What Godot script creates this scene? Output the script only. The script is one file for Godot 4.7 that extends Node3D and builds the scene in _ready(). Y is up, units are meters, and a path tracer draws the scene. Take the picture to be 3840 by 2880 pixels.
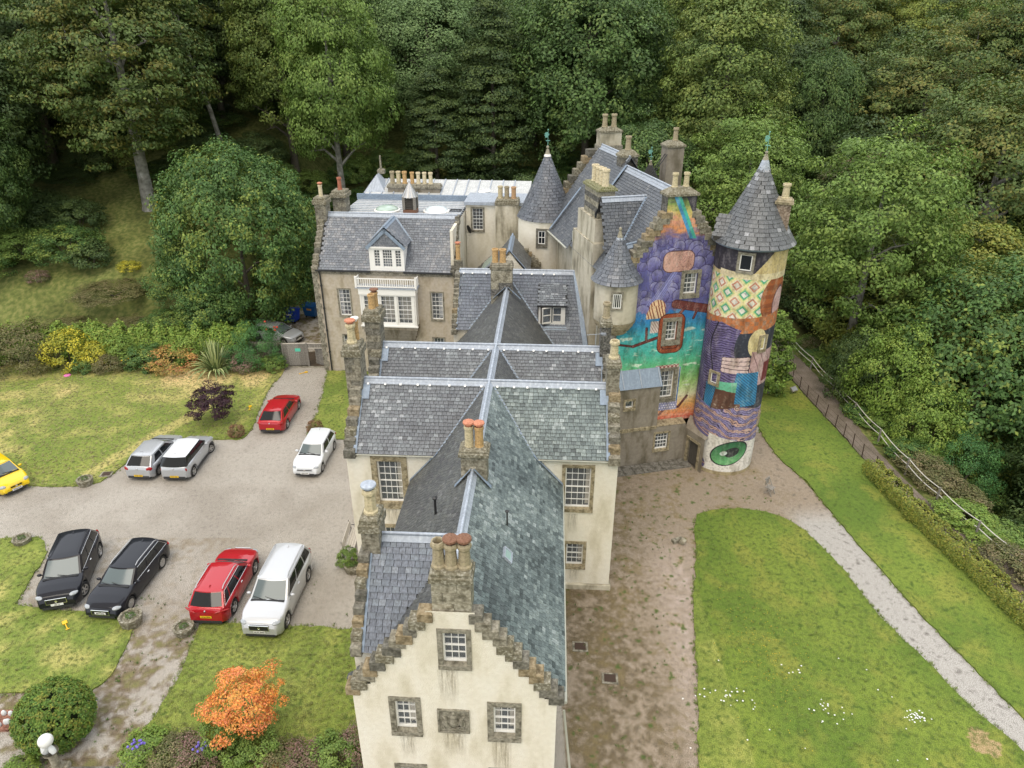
extends Node3D
# An old harled mansion with a painted keep, parked cars and a wooded glen, seen from a drone.

const V0 := Vector3.ZERO
var R := RandomNumberGenerator.new()
var M := {}
var names := {}


class MB:
	# collects triangles (corners counter-clockwise from outside) and makes one mesh of them
	var v := PackedVector3Array()
	var n := PackedVector3Array()
	var c := PackedColorArray()
	var uv := PackedVector2Array()
	var ix := PackedInt32Array()
	var X := Transform3D.IDENTITY
	var col := Color(1, 1, 1)

	func vert(p: Vector3, m: Vector3, t := Vector2.ZERO) -> void:
		v.append(p)
		n.append(m)
		c.append(col)
		uv.append(t)

	func tri(a: Vector3, b: Vector3, d: Vector3) -> void:
		a = X * a
		b = X * b
		d = X * d
		var m := (b - a).cross(d - a).normalized()
		var i := v.size()
		vert(a, m)
		vert(b, m)
		vert(d, m)
		ix.append_array(PackedInt32Array([i, i + 2, i + 1]))

	func quad(a: Vector3, b: Vector3, d: Vector3, e: Vector3, ta := Vector2.ZERO, tb := Vector2.ZERO, td := Vector2.ZERO, te := Vector2.ZERO) -> void:
		a = X * a
		b = X * b
		d = X * d
		e = X * e
		var m := (d - a).cross(e - b).normalized()
		var i := v.size()
		vert(a, m, ta)
		vert(b, m, tb)
		vert(d, m, td)
		vert(e, m, te)
		ix.append_array(PackedInt32Array([i, i + 2, i + 1, i, i + 3, i + 2]))

	func box(a: Vector3, b: Vector3) -> void:
		var x0 := minf(a.x, b.x)
		var x1 := maxf(a.x, b.x)
		var y0 := minf(a.y, b.y)
		var y1 := maxf(a.y, b.y)
		var z0 := minf(a.z, b.z)
		var z1 := maxf(a.z, b.z)
		quad(Vector3(x0, y0, z1), Vector3(x1, y0, z1), Vector3(x1, y1, z1), Vector3(x0, y1, z1))
		quad(Vector3(x1, y0, z0), Vector3(x0, y0, z0), Vector3(x0, y1, z0), Vector3(x1, y1, z0))
		quad(Vector3(x1, y0, z1), Vector3(x1, y0, z0), Vector3(x1, y1, z0), Vector3(x1, y1, z1))
		quad(Vector3(x0, y0, z0), Vector3(x0, y0, z1), Vector3(x0, y1, z1), Vector3(x0, y1, z0))
		quad(Vector3(x0, y1, z1), Vector3(x1, y1, z1), Vector3(x1, y1, z0), Vector3(x0, y1, z0))
		quad(Vector3(x0, y0, z0), Vector3(x1, y0, z0), Vector3(x1, y0, z1), Vector3(x0, y0, z1))

	func stone(a: Vector3, b: Vector3, ch := 0.02) -> void:
		# a box whose top edges are worn off
		var lo := Vector3(minf(a.x, b.x), minf(a.y, b.y), minf(a.z, b.z))
		var hi := Vector3(maxf(a.x, b.x), maxf(a.y, b.y), maxf(a.z, b.z))
		var ring := func(k: float, y: float) -> Array:
			return [Vector3(lo.x + k, y, hi.z - k), Vector3(hi.x - k, y, hi.z - k), Vector3(hi.x - k, y, lo.z + k), Vector3(lo.x + k, y, lo.z + k)]
		var r0: Array = ring.call(0.0, lo.y)
		var r1: Array = ring.call(0.0, hi.y - ch)
		var r2: Array = ring.call(ch, hi.y)
		for i in 4:
			var j := (i + 1) % 4
			quad(r0[i], r0[j], r1[j], r1[i])
			quad(r1[i], r1[j], r2[j], r2[i])
		quad(r2[0], r2[1], r2[2], r2[3])
		quad(r0[3], r0[2], r0[1], r0[0])

	func bar(p: Vector3, q: Vector3, w: float, h: float, up := Vector3.UP) -> void:
		var old := X
		var d := q - p
		var f := d.normalized()
		if absf(f.dot(up)) > 0.99:
			up = Vector3.RIGHT
		var s := f.cross(up).normalized()
		var u := s.cross(f)
		X = old * Transform3D(Basis(f, u, s), p)
		box(Vector3(0, -h / 2, -w / 2), Vector3(d.length(), h / 2, w / 2))
		X = old

	func grid(pts: Array, uvs: Array = [], flip := false) -> void:
		# rows of points; smooth normals. Rows run so that (next point) x (next row) points outward.
		var rows := pts.size()
		var cols: int = pts[0].size()
		var base := v.size()
		for r in rows:
			for k in cols:
				var a: Vector3 = pts[r][maxi(k - 1, 0)]
				var b: Vector3 = pts[r][mini(k + 1, cols - 1)]
				var d: Vector3 = pts[maxi(r - 1, 0)][k]
				var e: Vector3 = pts[mini(r + 1, rows - 1)][k]
				var m := (X.basis * ((b - a).cross(e - d))).normalized()
				if flip:
					m = -m
				vert(X * (pts[r][k] as Vector3), m, uvs[r][k] if uvs.size() else Vector2.ZERO)
		for r in rows - 1:
			for k in cols - 1:
				var i := base + r * cols + k
				if flip:
					ix.append_array(PackedInt32Array([i, i + 1, i + cols + 1, i, i + cols + 1, i + cols]))
				else:
					ix.append_array(PackedInt32Array([i, i + cols + 1, i + 1, i, i + cols, i + cols + 1]))

	func tube(pts: Array, radii: Array, sides := 6, cap := true) -> void:
		var prev := Vector3.UP
		var rings := []
		for i in pts.size():
			var a: Vector3 = pts[maxi(i - 1, 0)]
			var b: Vector3 = pts[mini(i + 1, pts.size() - 1)]
			var f := (b - a).normalized()
			if absf(f.dot(prev)) > 0.95:
				prev = Vector3.RIGHT if absf(f.x) < 0.9 else Vector3.FORWARD
			var s := f.cross(prev).normalized()
			var u := s.cross(f)
			var ring := []
			var r: float = radii[mini(i, radii.size() - 1)]
			for k in sides + 1:
				var t := TAU * k / sides
				ring.append((pts[i] as Vector3) + (s * cos(t) + u * sin(t)) * r)
			rings.append(ring)
		grid(rings, [], true)
		if cap:
			for e in [0, pts.size() - 1]:
				for k in sides:
					if e == 0:
						tri(pts[0], rings[0][k], rings[0][k + 1])
					else:
						tri(pts[e], rings[e][k + 1], rings[e][k])

	func lathe(prof: Array, sides := 16, at := Vector3.ZERO, flat := false) -> void:
		# prof: Vector2(radius, y) from bottom to top along the outside
		for i in prof.size() - 1:
			var p: Vector2 = prof[i]
			var q: Vector2 = prof[i + 1]
			var m2 := Vector2(q.y - p.y, p.x - q.x).normalized()
			for k in sides:
				var t0 := TAU * k / sides
				var t1 := TAU * (k + 1) / sides
				var d0 := Vector3(cos(t0), 0, -sin(t0))
				var d1 := Vector3(cos(t1), 0, -sin(t1))
				var tm := (t0 + t1) / 2
				var m0 := Vector3(d0.x * m2.x, m2.y, d0.z * m2.x)
				var m1 := Vector3(d1.x * m2.x, m2.y, d1.z * m2.x)
				if flat:
					m0 = Vector3(cos(tm) * m2.x, m2.y, -sin(tm) * m2.x)
					m1 = m0
				var b := v.size()
				vert(X * (at + Vector3(d0.x * p.x, p.y, d0.z * p.x)), (X.basis * m0).normalized(), Vector2(float(k) / sides, p.y))
				vert(X * (at + Vector3(d1.x * p.x, p.y, d1.z * p.x)), (X.basis * m1).normalized(), Vector2(float(k + 1) / sides, p.y))
				vert(X * (at + Vector3(d1.x * q.x, q.y, d1.z * q.x)), (X.basis * m1).normalized(), Vector2(float(k + 1) / sides, q.y))
				vert(X * (at + Vector3(d0.x * q.x, q.y, d0.z * q.x)), (X.basis * m0).normalized(), Vector2(float(k) / sides, q.y))
				ix.append_array(PackedInt32Array([b, b + 2, b + 1, b, b + 3, b + 2]))

	func ball(at: Vector3, r: Vector3, seg := 10) -> void:
		var rows := []
		for i in seg + 1:
			var a := PI * i / seg - PI / 2
			var row := []
			for k in seg * 2 + 1:
				var t := TAU * k / (seg * 2)
				row.append(at + Vector3(cos(a) * cos(t) * r.x, sin(a) * r.y, -cos(a) * sin(t) * r.z))
			rows.append(row)
		var b := v.size()
		grid(rows)
		for i in rows.size():
			for k in rows[0].size():
				var p: Vector3 = (rows[i][k] as Vector3) - at
				n[b + i * (seg * 2 + 1) + k] = (X.basis * Vector3(p.x / r.x / r.x, p.y / r.y / r.y, p.z / r.z / r.z)).normalized()

	func poly(pts: Array, out: Vector3) -> void:
		# a flat polygon in space
		var u: Vector3 = ((pts[1] as Vector3) - (pts[0] as Vector3)).normalized()
		var w := out.cross(u).normalized()
		var p2 := PackedVector2Array()
		for p in pts:
			p2.append(Vector2((p - pts[0]).dot(u), (p - pts[0]).dot(w)))
		var t := Geometry2D.triangulate_polygon(p2)
		for i in range(0, t.size(), 3):
			var a: Vector3 = pts[t[i]]
			var b: Vector3 = pts[t[i + 1]]
			var d: Vector3 = pts[t[i + 2]]
			if (b - a).cross(d - a).dot(out) < 0:
				tri(a, d, b)
			else:
				tri(a, b, d)

	func planar_uv(x0: float, z0: float, sx: float, sz: float) -> void:
		for i in v.size():
			uv[i] = Vector2((v[i].x - x0) / sx, (v[i].z - z0) / sz)

	func mesh() -> ArrayMesh:
		var a := []
		a.resize(Mesh.ARRAY_MAX)
		a[Mesh.ARRAY_VERTEX] = v
		a[Mesh.ARRAY_NORMAL] = n
		a[Mesh.ARRAY_COLOR] = c
		a[Mesh.ARRAY_TEX_UV] = uv
		a[Mesh.ARRAY_INDEX] = ix
		var m := ArrayMesh.new()
		m.add_surface_from_arrays(Mesh.PRIMITIVE_TRIANGLES, a)
		return m


func lin(r: float, g: float, b: float) -> Color:
	return Color(r, g, b).linear_to_srgb()


func noise_tex(freq: float, ramp: Array, octaves := 4, kind := FastNoiseLite.TYPE_SIMPLEX_SMOOTH, size := 256, offs: Array = [], sd := 1) -> NoiseTexture2D:
	var f := FastNoiseLite.new()
	f.noise_type = kind
	f.frequency = freq
	f.fractal_octaves = octaves
	f.seed = sd
	var t := NoiseTexture2D.new()
	t.width = size
	t.height = size
	t.seamless = true
	t.noise = f
	if ramp.size():
		var g := Gradient.new()
		var o := PackedFloat32Array()
		var cc := PackedColorArray()
		for i in ramp.size():
			o.append(offs[i] if offs.size() else float(i) / (ramp.size() - 1))
			cc.append(ramp[i])
		g.offsets = o
		g.colors = cc
		t.color_ramp = g
	return t


func mat(key: String, col: Color, rough := 0.8, metal := 0.0) -> StandardMaterial3D:
	if not M.has(key):
		var m := StandardMaterial3D.new()
		m.resource_name = key
		m.albedo_color = col
		m.roughness = rough
		m.metallic = metal
		M[key] = m
	return M[key]


func tmat(key: String, ramp: Array, fine: float, coarse: Array, cscale: float, rough := 0.9, bump := 0.0, offs: Array = [], octaves := 4, stretch := Vector3.ONE) -> StandardMaterial3D:
	# world-triplanar: a fine ramp of base colours times a coarse ramp of weathering
	var m := mat(key, Color.WHITE, rough)
	m.albedo_texture = noise_tex(0.03, ramp, octaves, FastNoiseLite.TYPE_SIMPLEX_SMOOTH, 256, offs, key.hash() % 1000)
	m.uv1_triplanar = true
	m.uv1_world_triplanar = true
	m.uv1_scale = Vector3.ONE * fine
	if coarse.size():
		m.detail_enabled = true
		m.detail_albedo = noise_tex(0.02, coarse, 5, FastNoiseLite.TYPE_SIMPLEX_SMOOTH, 256, [], key.hash() % 777)
		m.detail_blend_mode = BaseMaterial3D.BLEND_MODE_MUL
		m.detail_uv_layer = BaseMaterial3D.DETAIL_UV_2
		m.uv2_triplanar = true
		m.uv2_world_triplanar = true
		m.uv2_scale = stretch * cscale
	if bump > 0:
		m.heightmap_enabled = true
		m.heightmap_texture = noise_tex(0.12, [], 4, FastNoiseLite.TYPE_SIMPLEX_SMOOTH, 256, [], 7)
		m.heightmap_scale = bump
	return m


func inst(mesh: Mesh, called: String, m: Material, parent: Node, at := Transform3D.IDENTITY) -> MeshInstance3D:
	var o := MeshInstance3D.new()
	o.name = called
	o.mesh = mesh
	o.material_override = m
	o.transform = at
	parent.add_child(o, true)
	return o


func put(b: MB, called: String, m: Material, parent: Node) -> MeshInstance3D:
	return inst(b.mesh(), called, m, parent)


func put_split(b: MB, called: String, m: Material, parent: Node) -> void:
	# every piece that touches no other becomes a part of its own
	var tris := b.ix.size() / 3
	var where := {}
	var up := PackedInt32Array()
	var id := PackedInt32Array()
	for i in b.v.size():
		var k := Vector3i((b.v[i] * 100.0).round())
		if not where.has(k):
			where[k] = up.size()
			up.append(up.size())
		id.append(where[k])
	var root := func(a: int) -> int:
		while up[a] != a:
			a = up[a]
		return a
	for t in tris:
		var r: int = root.call(id[b.ix[t * 3]])
		for e in 2:
			var q: int = root.call(id[b.ix[t * 3 + 1 + e]])
			up[q] = r
	var parts := {}
	for t in tris:
		var r: int = root.call(id[b.ix[t * 3]])
		if not parts.has(r):
			parts[r] = MB.new()
		var o: MB = parts[r]
		for e in 3:
			var i := b.ix[t * 3 + e]
			o.ix.append(o.v.size())
			o.vert(b.v[i], b.n[i], b.uv[i])
	for r in parts:
		put(parts[r], called, m, parent)


func tag(o: Node, label: String, category := "", group := "", kind := "") -> Node:
	if label:
		o.set_meta("label", label)
	if category:
		o.set_meta("category", category)
	if group:
		o.set_meta("group", group)
	if kind:
		o.set_meta("kind", kind)
	return o


func numbered(called: String) -> String:
	names[called] = names.get(called, 0) + 1
	return called if names[called] == 1 else "%s_%03d" % [called, names[called] - 1]


func thing(called: String, label: String, category: String, at := V0, turn := 0.0, group := "") -> Node3D:
	var o := Node3D.new()
	o.name = numbered(called)
	o.position = at
	o.rotation.y = turn
	add_child(o)
	tag(o, label, category, group)
	return o


func part(called: String, parent: Node, at := Transform3D.IDENTITY) -> Node3D:
	var o := Node3D.new()
	o.name = called
	o.transform = at
	parent.add_child(o, true)
	return o


func frame(o: Vector3, facing: Vector3) -> Transform3D:
	# x to the right as one looks at the wall, y up, z outward
	var z := facing.normalized()
	return Transform3D(Basis(Vector3.UP.cross(z), Vector3.UP, z), o)


func rect(x0: float, y0: float, x1: float, y1: float) -> PackedVector2Array:
	return PackedVector2Array([Vector2(x0, y0), Vector2(x1, y0), Vector2(x1, y1), Vector2(x0, y1)])


func wall_cells(b: MB, F: Transform3D, outline: PackedVector2Array, holes: Array, reveal := 0.2, uvr := Rect2(0, 0, 1, 1)) -> void:
	var xs := []
	var ys := []
	for p in outline:
		xs.append(p.x)
		ys.append(p.y)
	for h in holes:
		xs.append_array([h.position.x, h.end.x])
		ys.append_array([h.position.y, h.end.y])
	xs.sort()
	ys.sort()
	var old := b.X
	b.X = old * F
	var T := func(x: float, y: float) -> Vector2: return Vector2((x - uvr.position.x) / uvr.size.x, 1.0 - (y - uvr.position.y) / uvr.size.y)
	for i in xs.size() - 1:
		for j in ys.size() - 1:
			var x0: float = xs[i]
			var x1: float = xs[i + 1]
			var y0: float = ys[j]
			var y1: float = ys[j + 1]
			if x1 - x0 < 1e-4 or y1 - y0 < 1e-4:
				continue
			var ctr := Vector2((x0 + x1) / 2, (y0 + y1) / 2)
			if not Geometry2D.is_point_in_polygon(ctr, outline):
				continue
			var inside := false
			for h in holes:
				if h.has_point(ctr):
					inside = true
			if not inside:
				b.quad(Vector3(x0, y0, 0), Vector3(x1, y0, 0), Vector3(x1, y1, 0), Vector3(x0, y1, 0), T.call(x0, y0), T.call(x1, y0), T.call(x1, y1), T.call(x0, y1))
	for h in holes:
		var x0: float = h.position.x
		var x1: float = h.end.x
		var y0: float = h.position.y
		var y1: float = h.end.y
		var t: Vector2 = T.call(x0, y0)
		b.quad(Vector3(x0, y0, 0), Vector3(x1, y0, 0), Vector3(x1, y0, -reveal), Vector3(x0, y0, -reveal), t, t, t, t)
		b.quad(Vector3(x1, y1, 0), Vector3(x0, y1, 0), Vector3(x0, y1, -reveal), Vector3(x1, y1, -reveal), t, t, t, t)
		b.quad(Vector3(x0, y1, 0), Vector3(x0, y0, 0), Vector3(x0, y0, -reveal), Vector3(x0, y1, -reveal), t, t, t, t)
		b.quad(Vector3(x1, y0, 0), Vector3(x1, y1, 0), Vector3(x1, y1, -reveal), Vector3(x1, y0, -reveal), t, t, t, t)
	b.X = old


var pane_cache := {}


func pane_mesh(w: float, h: float) -> ArrayMesh:
	var k := "%.2f_%.2f" % [w, h]
	if not pane_cache.has(k):
		var b := MB.new()
		b.box(Vector3(0, 0, -0.004), Vector3(w, h, 0.004))
		pane_cache[k] = b.mesh()
	return pane_cache[k]


func ring_box(b: MB, x0: float, y0: float, x1: float, y1: float, t: float, z0: float, z1: float, tb := -1.0) -> void:
	# a rectangular frame whose outer edge is x0..x1, y0..y1
	var bt := t if tb < 0 else tb
	b.box(Vector3(x0, y0, z0), Vector3(x1, y0 + bt, z1))
	b.box(Vector3(x0, y1 - t, z0), Vector3(x1, y1, z1))
	b.box(Vector3(x0, y0 + bt, z0), Vector3(x0 + t, y1 - t, z1))
	b.box(Vector3(x1 - t, y0 + bt, z0), Vector3(x1, y1 - t, z1))


func window(parent: Node, F: Transform3D, r: Rect2, cols: int, rows: int, o := {}) -> Node3D:
	# r is the opening in the wall frame F
	var wn := part("window", parent, F * Transform3D(Basis.IDENTITY, Vector3(r.position.x, r.position.y, 0)))
	var w := r.size.x
	var h := r.size.y
	var dp: float = o.get("depth", 0.17)
	var s: float = o.get("sur", 0.18)
	if s > 0:
		var b := MB.new()
		var k := 0.035
		var st: Material = o.get("stone", M.dressed)
		b.box(Vector3(-s, h, -0.05), Vector3(w + s, h + s, k))
		b.box(Vector3(-s, 0, -0.05), Vector3(0, h, k))
		b.box(Vector3(w, 0, -0.05), Vector3(w + s, h, k))
		b.box(Vector3(0, h, -dp), Vector3(w, h + 0.02, -0.05))
		put(b, "stone_surround", st, wn)
		b = MB.new()
		b.box(Vector3(-s, -s * 1.1, -0.06), Vector3(w + s, 0, 0.07))
		b.quad(Vector3(0, 0.002, 0.02), Vector3(w, 0.002, 0.02), Vector3(w, 0.03, -dp), Vector3(0, 0.03, -dp))
		put(b, "window_sill", st, wn)
	var fw: float = o.get("fw", 0.05)
	var b2 := MB.new()
	ring_box(b2, 0, 0, w, h, fw, -dp - 0.05, -dp + 0.045, fw * 1.6)
	put(b2, "window_frame", M.white_paint, wn)
	var iw := w - 2 * fw
	var ih := h - 2.6 * fw
	var cw := iw / cols
	var rh := ih / rows
	var t := 0.02
	if cols * rows > 1:
		var b3 := MB.new()
		for i in range(1, cols):
			b3.box(Vector3(fw + cw * i - t / 2, fw * 1.6, -dp - 0.018), Vector3(fw + cw * i + t / 2, fw * 1.6 + ih, -dp + 0.02))
		var meet: int = o.get("meet", rows / 2)
		for j in range(1, rows):
			var tt := t
			var zz := 0.0
			if j == meet:
				tt = 0.045
				zz = 0.012
			b3.box(Vector3(fw, fw * 1.6 + rh * j - tt / 2, -dp - 0.021), Vector3(w - fw, fw * 1.6 + rh * j + tt / 2, -dp + 0.023 + zz))
		put(b3, "glazing_bars", M.white_paint, wn)
	var pm := pane_mesh(cw - t, rh - t)
	for i in cols:
		for j in rows:
			inst(pm, "pane", M.glass, wn, Transform3D(Basis.from_euler(Vector3(R.randf_range(-0.012, 0.012), R.randf_range(-0.012, 0.012), 0)), Vector3(fw + cw * i + t / 2, fw * 1.6 + rh * j + t / 2, -dp)))
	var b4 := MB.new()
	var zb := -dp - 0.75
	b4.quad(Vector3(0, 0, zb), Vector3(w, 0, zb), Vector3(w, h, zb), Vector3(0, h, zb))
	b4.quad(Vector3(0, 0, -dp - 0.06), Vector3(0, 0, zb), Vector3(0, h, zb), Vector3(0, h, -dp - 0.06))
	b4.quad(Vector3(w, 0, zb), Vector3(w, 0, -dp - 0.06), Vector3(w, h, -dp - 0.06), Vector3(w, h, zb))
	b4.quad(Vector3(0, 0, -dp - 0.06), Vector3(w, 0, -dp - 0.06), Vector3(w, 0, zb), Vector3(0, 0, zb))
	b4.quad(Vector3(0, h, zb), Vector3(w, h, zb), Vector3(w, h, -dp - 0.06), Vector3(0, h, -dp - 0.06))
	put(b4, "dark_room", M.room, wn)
	var cu: float = o.get("curtain", 0.0)
	if cu > 0:
		for side in o.get("sides", [0, 1]):
			var rr := []
			for yy in [0.12, h - 0.08]:
				var row := []
				for k in 9:
					var xx := fw + cu * k / 8.0 if side == 0 else w - fw - cu + cu * k / 8.0
					row.append(Vector3(xx, yy, -dp - 0.12 + 0.03 * sin(k * 2.4)))
				rr.append(row)
			var b5 := MB.new()
			b5.grid(rr)
			put(b5, "curtain", o.get("cloth", M.curtain), wn)
	return wn


# ---------------------------------------------------------------- slates
var slate_bins := {}


func plane_axes(pts: Array) -> Array:
	var nn := V0
	for i in pts.size():
		nn += (pts[i] as Vector3).cross(pts[(i + 1) % pts.size()])
	nn = nn.normalized()
	if nn.y < 0:
		nn = -nn
	var u := Vector3.UP.cross(nn).normalized()
	return [u, nn.cross(u).normalized(), nn]


func slate_face(root: Node, pts: Array, pal: String, w := 0.215, g := 0.17, lift := 0.0) -> void:
	# covers the flat polygon with slates in courses; the bare boards under it go into the deck
	var ax := plane_axes(pts)
	var u: Vector3 = ax[0]
	var vv: Vector3 = ax[1]
	var nn: Vector3 = ax[2]
	var o: Vector3 = pts[0]
	var p2 := PackedVector2Array()
	var lo := Vector2(1e9, 1e9)
	var hi := Vector2(-1e9, -1e9)
	for p in pts:
		var q := Vector2((p - o).dot(u), (p - o).dot(vv))
		p2.append(q)
		lo = lo.min(q)
		hi = hi.max(q)
	var bin: Dictionary = slate_bins.get_or_add(root, {"deck": MB.new(), "list": []})
	var dk: MB = bin.deck
	var off := nn * lift
	var moved := []
	for p in pts:
		moved.append(p + off)
	dk.poly(moved, nn)
	var list: Array = bin.list
	var row := 0
	var y := lo.y - 0.03
	while y < hi.y:
		var x := lo.x - w * (0.5 if row % 2 else 0.0) - R.randf() * 0.05
		while x < hi.x:
			var sw := w * R.randf_range(0.82, 1.18)
			if Geometry2D.is_point_in_polygon(Vector2(x + sw / 2, y + g * 0.5), p2):
				var at := o + off + u * x + vv * (y + R.randf_range(-0.008, 0.008)) + nn * 0.012
				list.append([Transform3D(Basis(u * sw, vv * g, nn), at), slate_tone(root, at, pal)])
			x += sw
		y += g
		row += 1


var slate_noise: FastNoiseLite
const PAL_SIZE := 8
var palettes := {}


func slate_tone(root: Node3D, p: Vector3, pal: String) -> int:
	var q: Vector3 = root.transform * p
	var f := slate_noise.get_noise_3dv(q * 1.0) * 0.75 + slate_noise.get_noise_3dv(q * 5.0) * 0.35
	var k := int(clampf(0.5 + f * 0.55 + R.randfn(0, 0.19), 0.0, 0.999) * PAL_SIZE)
	return palettes[pal][k]


var tones: Array[Color] = []


func palette(called: String, cols: Array) -> void:
	var a := []
	for cc in cols:
		tones.append(cc)
		a.append(tones.size() - 1)
	palettes[called] = a


func slate_shape() -> MB:
	var b := MB.new()
	slate_into(b, Transform3D.IDENTITY)
	return b


func slate_into(b: MB, t: Transform3D) -> void:
	# unit slate: x 0..1, y 0..1 (one gauge; it runs on under the next course), lower edge raised
	var g := 0.035
	var a0 := t * Vector3(g, 0, 0.042)
	var a1 := t * Vector3(1 - g, 0, 0.042)
	var a2 := t * Vector3(1 - g, 1.2, 0.006)
	var a3 := t * Vector3(g, 1.2, 0.006)
	var d := t.basis.z * 0.04
	b.quad(a0, a1, a2, a3)
	b.quad(a0 - d, a1 - d, a1, a0)
	b.quad(a1 - d, a2 - d * 0.3, a2, a1)
	b.quad(a3 - d * 0.3, a0 - d, a0, a3)


func finish_slates(root: Node3D, cam: Vector3) -> void:
	var bin: Dictionary = slate_bins[root]
	put(bin.deck, "roof_boards", M.deck, root)
	var list: Array = bin.list
	for e in list:
		e.append((root.transform * (e[0] as Transform3D).origin).distance_squared_to(cam))
	list.sort_custom(func(a: Array, b: Array) -> bool: return a[2] < b[2])
	var unit := slate_shape().mesh()
	for i in mini(300, list.size()):
		inst(unit, "slate", slate_mat(list[i][1]), root, list[i][0])
	var b := MB.new()
	for i in range(300, list.size()):
		b.col = tones[list[i][1]]
		slate_into(b, list[i][0])
	if list.size() > 300:
		tag(put(b, "roof_slates", M.slates, root), "", "", "", "stuff")


func slate_mat(k: int) -> StandardMaterial3D:
	var key := "slate_%d" % k
	if not M.has(key):
		var m: StandardMaterial3D = M.slates.duplicate()
		m.vertex_color_use_as_albedo = false
		m.albedo_color = tones[k].linear_to_srgb()
		M[key] = m
	return M[key]


func lead_ridge(b: MB, p: Vector3, q: Vector3, nl: Vector3, nr: Vector3, w := 0.24) -> void:
	# lead over a ridge: nl and nr are the outward normals of the two slopes
	var f := (q - p).normalized()
	var dl := nl.cross(f).normalized()
	if dl.y > 0:
		dl = -dl
	var dr := nr.cross(f).normalized()
	if dr.y > 0:
		dr = -dr
	var up := (nl + nr).normalized() * 0.075
	for e in [[dl, nl], [dr, nr]]:
		var d: Vector3 = e[0]
		var m: Vector3 = e[1]
		var a := p + up
		var c := q + up
		var a2 := p + d * w + m * 0.055
		var c2 := q + d * w + m * 0.055
		if (c - a).cross(a2 - a).dot(m) > 0:
			b.quad(a, c, c2, a2)
			b.quad(a2, c2, c2 - m * 0.05, a2 - m * 0.05)
		else:
			b.quad(c, a, a2, c2)
			b.quad(c2, a2, a2 - m * 0.05, c2 - m * 0.05)
	b.tube([p + up, q + up], [0.06], 8)


func lead_strip(b: MB, p: Vector3, q: Vector3, across: Vector3, m: Vector3, w: float, h := 0.05) -> void:
	var a := across.normalized() * w
	var u := m.normalized() * h
	if (q - p).cross(a).dot(m) > 0:
		b.quad(p + u, q + u, q + a + u, p + a + u)
	else:
		b.quad(q + u, p + u, p + a + u, q + a + u)


# ---------------------------------------------------------------- chimneys
var pot_cache := {}


func pot_mesh(h: float, r: float, style: String) -> ArrayMesh:
	var k := "%s%.2f%.2f" % [style, h, r]
	if pot_cache.has(k):
		return pot_cache[k]
	var b := MB.new()
	var inner := [Vector2(r * 0.82, h), Vector2(r * 0.75, h - 0.05), Vector2(r * 0.7, h * 0.6), Vector2(0.0, h * 0.58)]
	match style:
		"octagon":
			b.lathe([Vector2(r * 1.2, 0), Vector2(r * 1.2, h * 0.1), Vector2(r * 0.98, h * 0.16), Vector2(r * 0.85, h * 0.7), Vector2(r * 0.9, h * 0.76), Vector2(r * 1.18, h * 0.82), Vector2(r * 1.18, h * 0.92), Vector2(r * 1.0, h)] + inner, 8, V0, true)
		"tall":
			b.lathe([Vector2(r * 1.12, 0), Vector2(r * 1.12, h * 0.07), Vector2(r * 0.95, h * 0.1), Vector2(r * 0.82, h * 0.78), Vector2(r * 0.84, h * 0.8), Vector2(r * 1.08, h * 0.84), Vector2(r * 1.08, h * 0.95), Vector2(r * 0.98, h)] + inner, 14)
		_:
			b.lathe([Vector2(r, 0), Vector2(r * 0.92, h * 0.1), Vector2(r * 0.88, h * 0.84), Vector2(r * 1.05, h * 0.87), Vector2(r * 1.05, h * 0.97), Vector2(r * 0.97, h)] + inner, 14)
	pot_cache[k] = b.mesh()
	return pot_cache[k]


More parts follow.
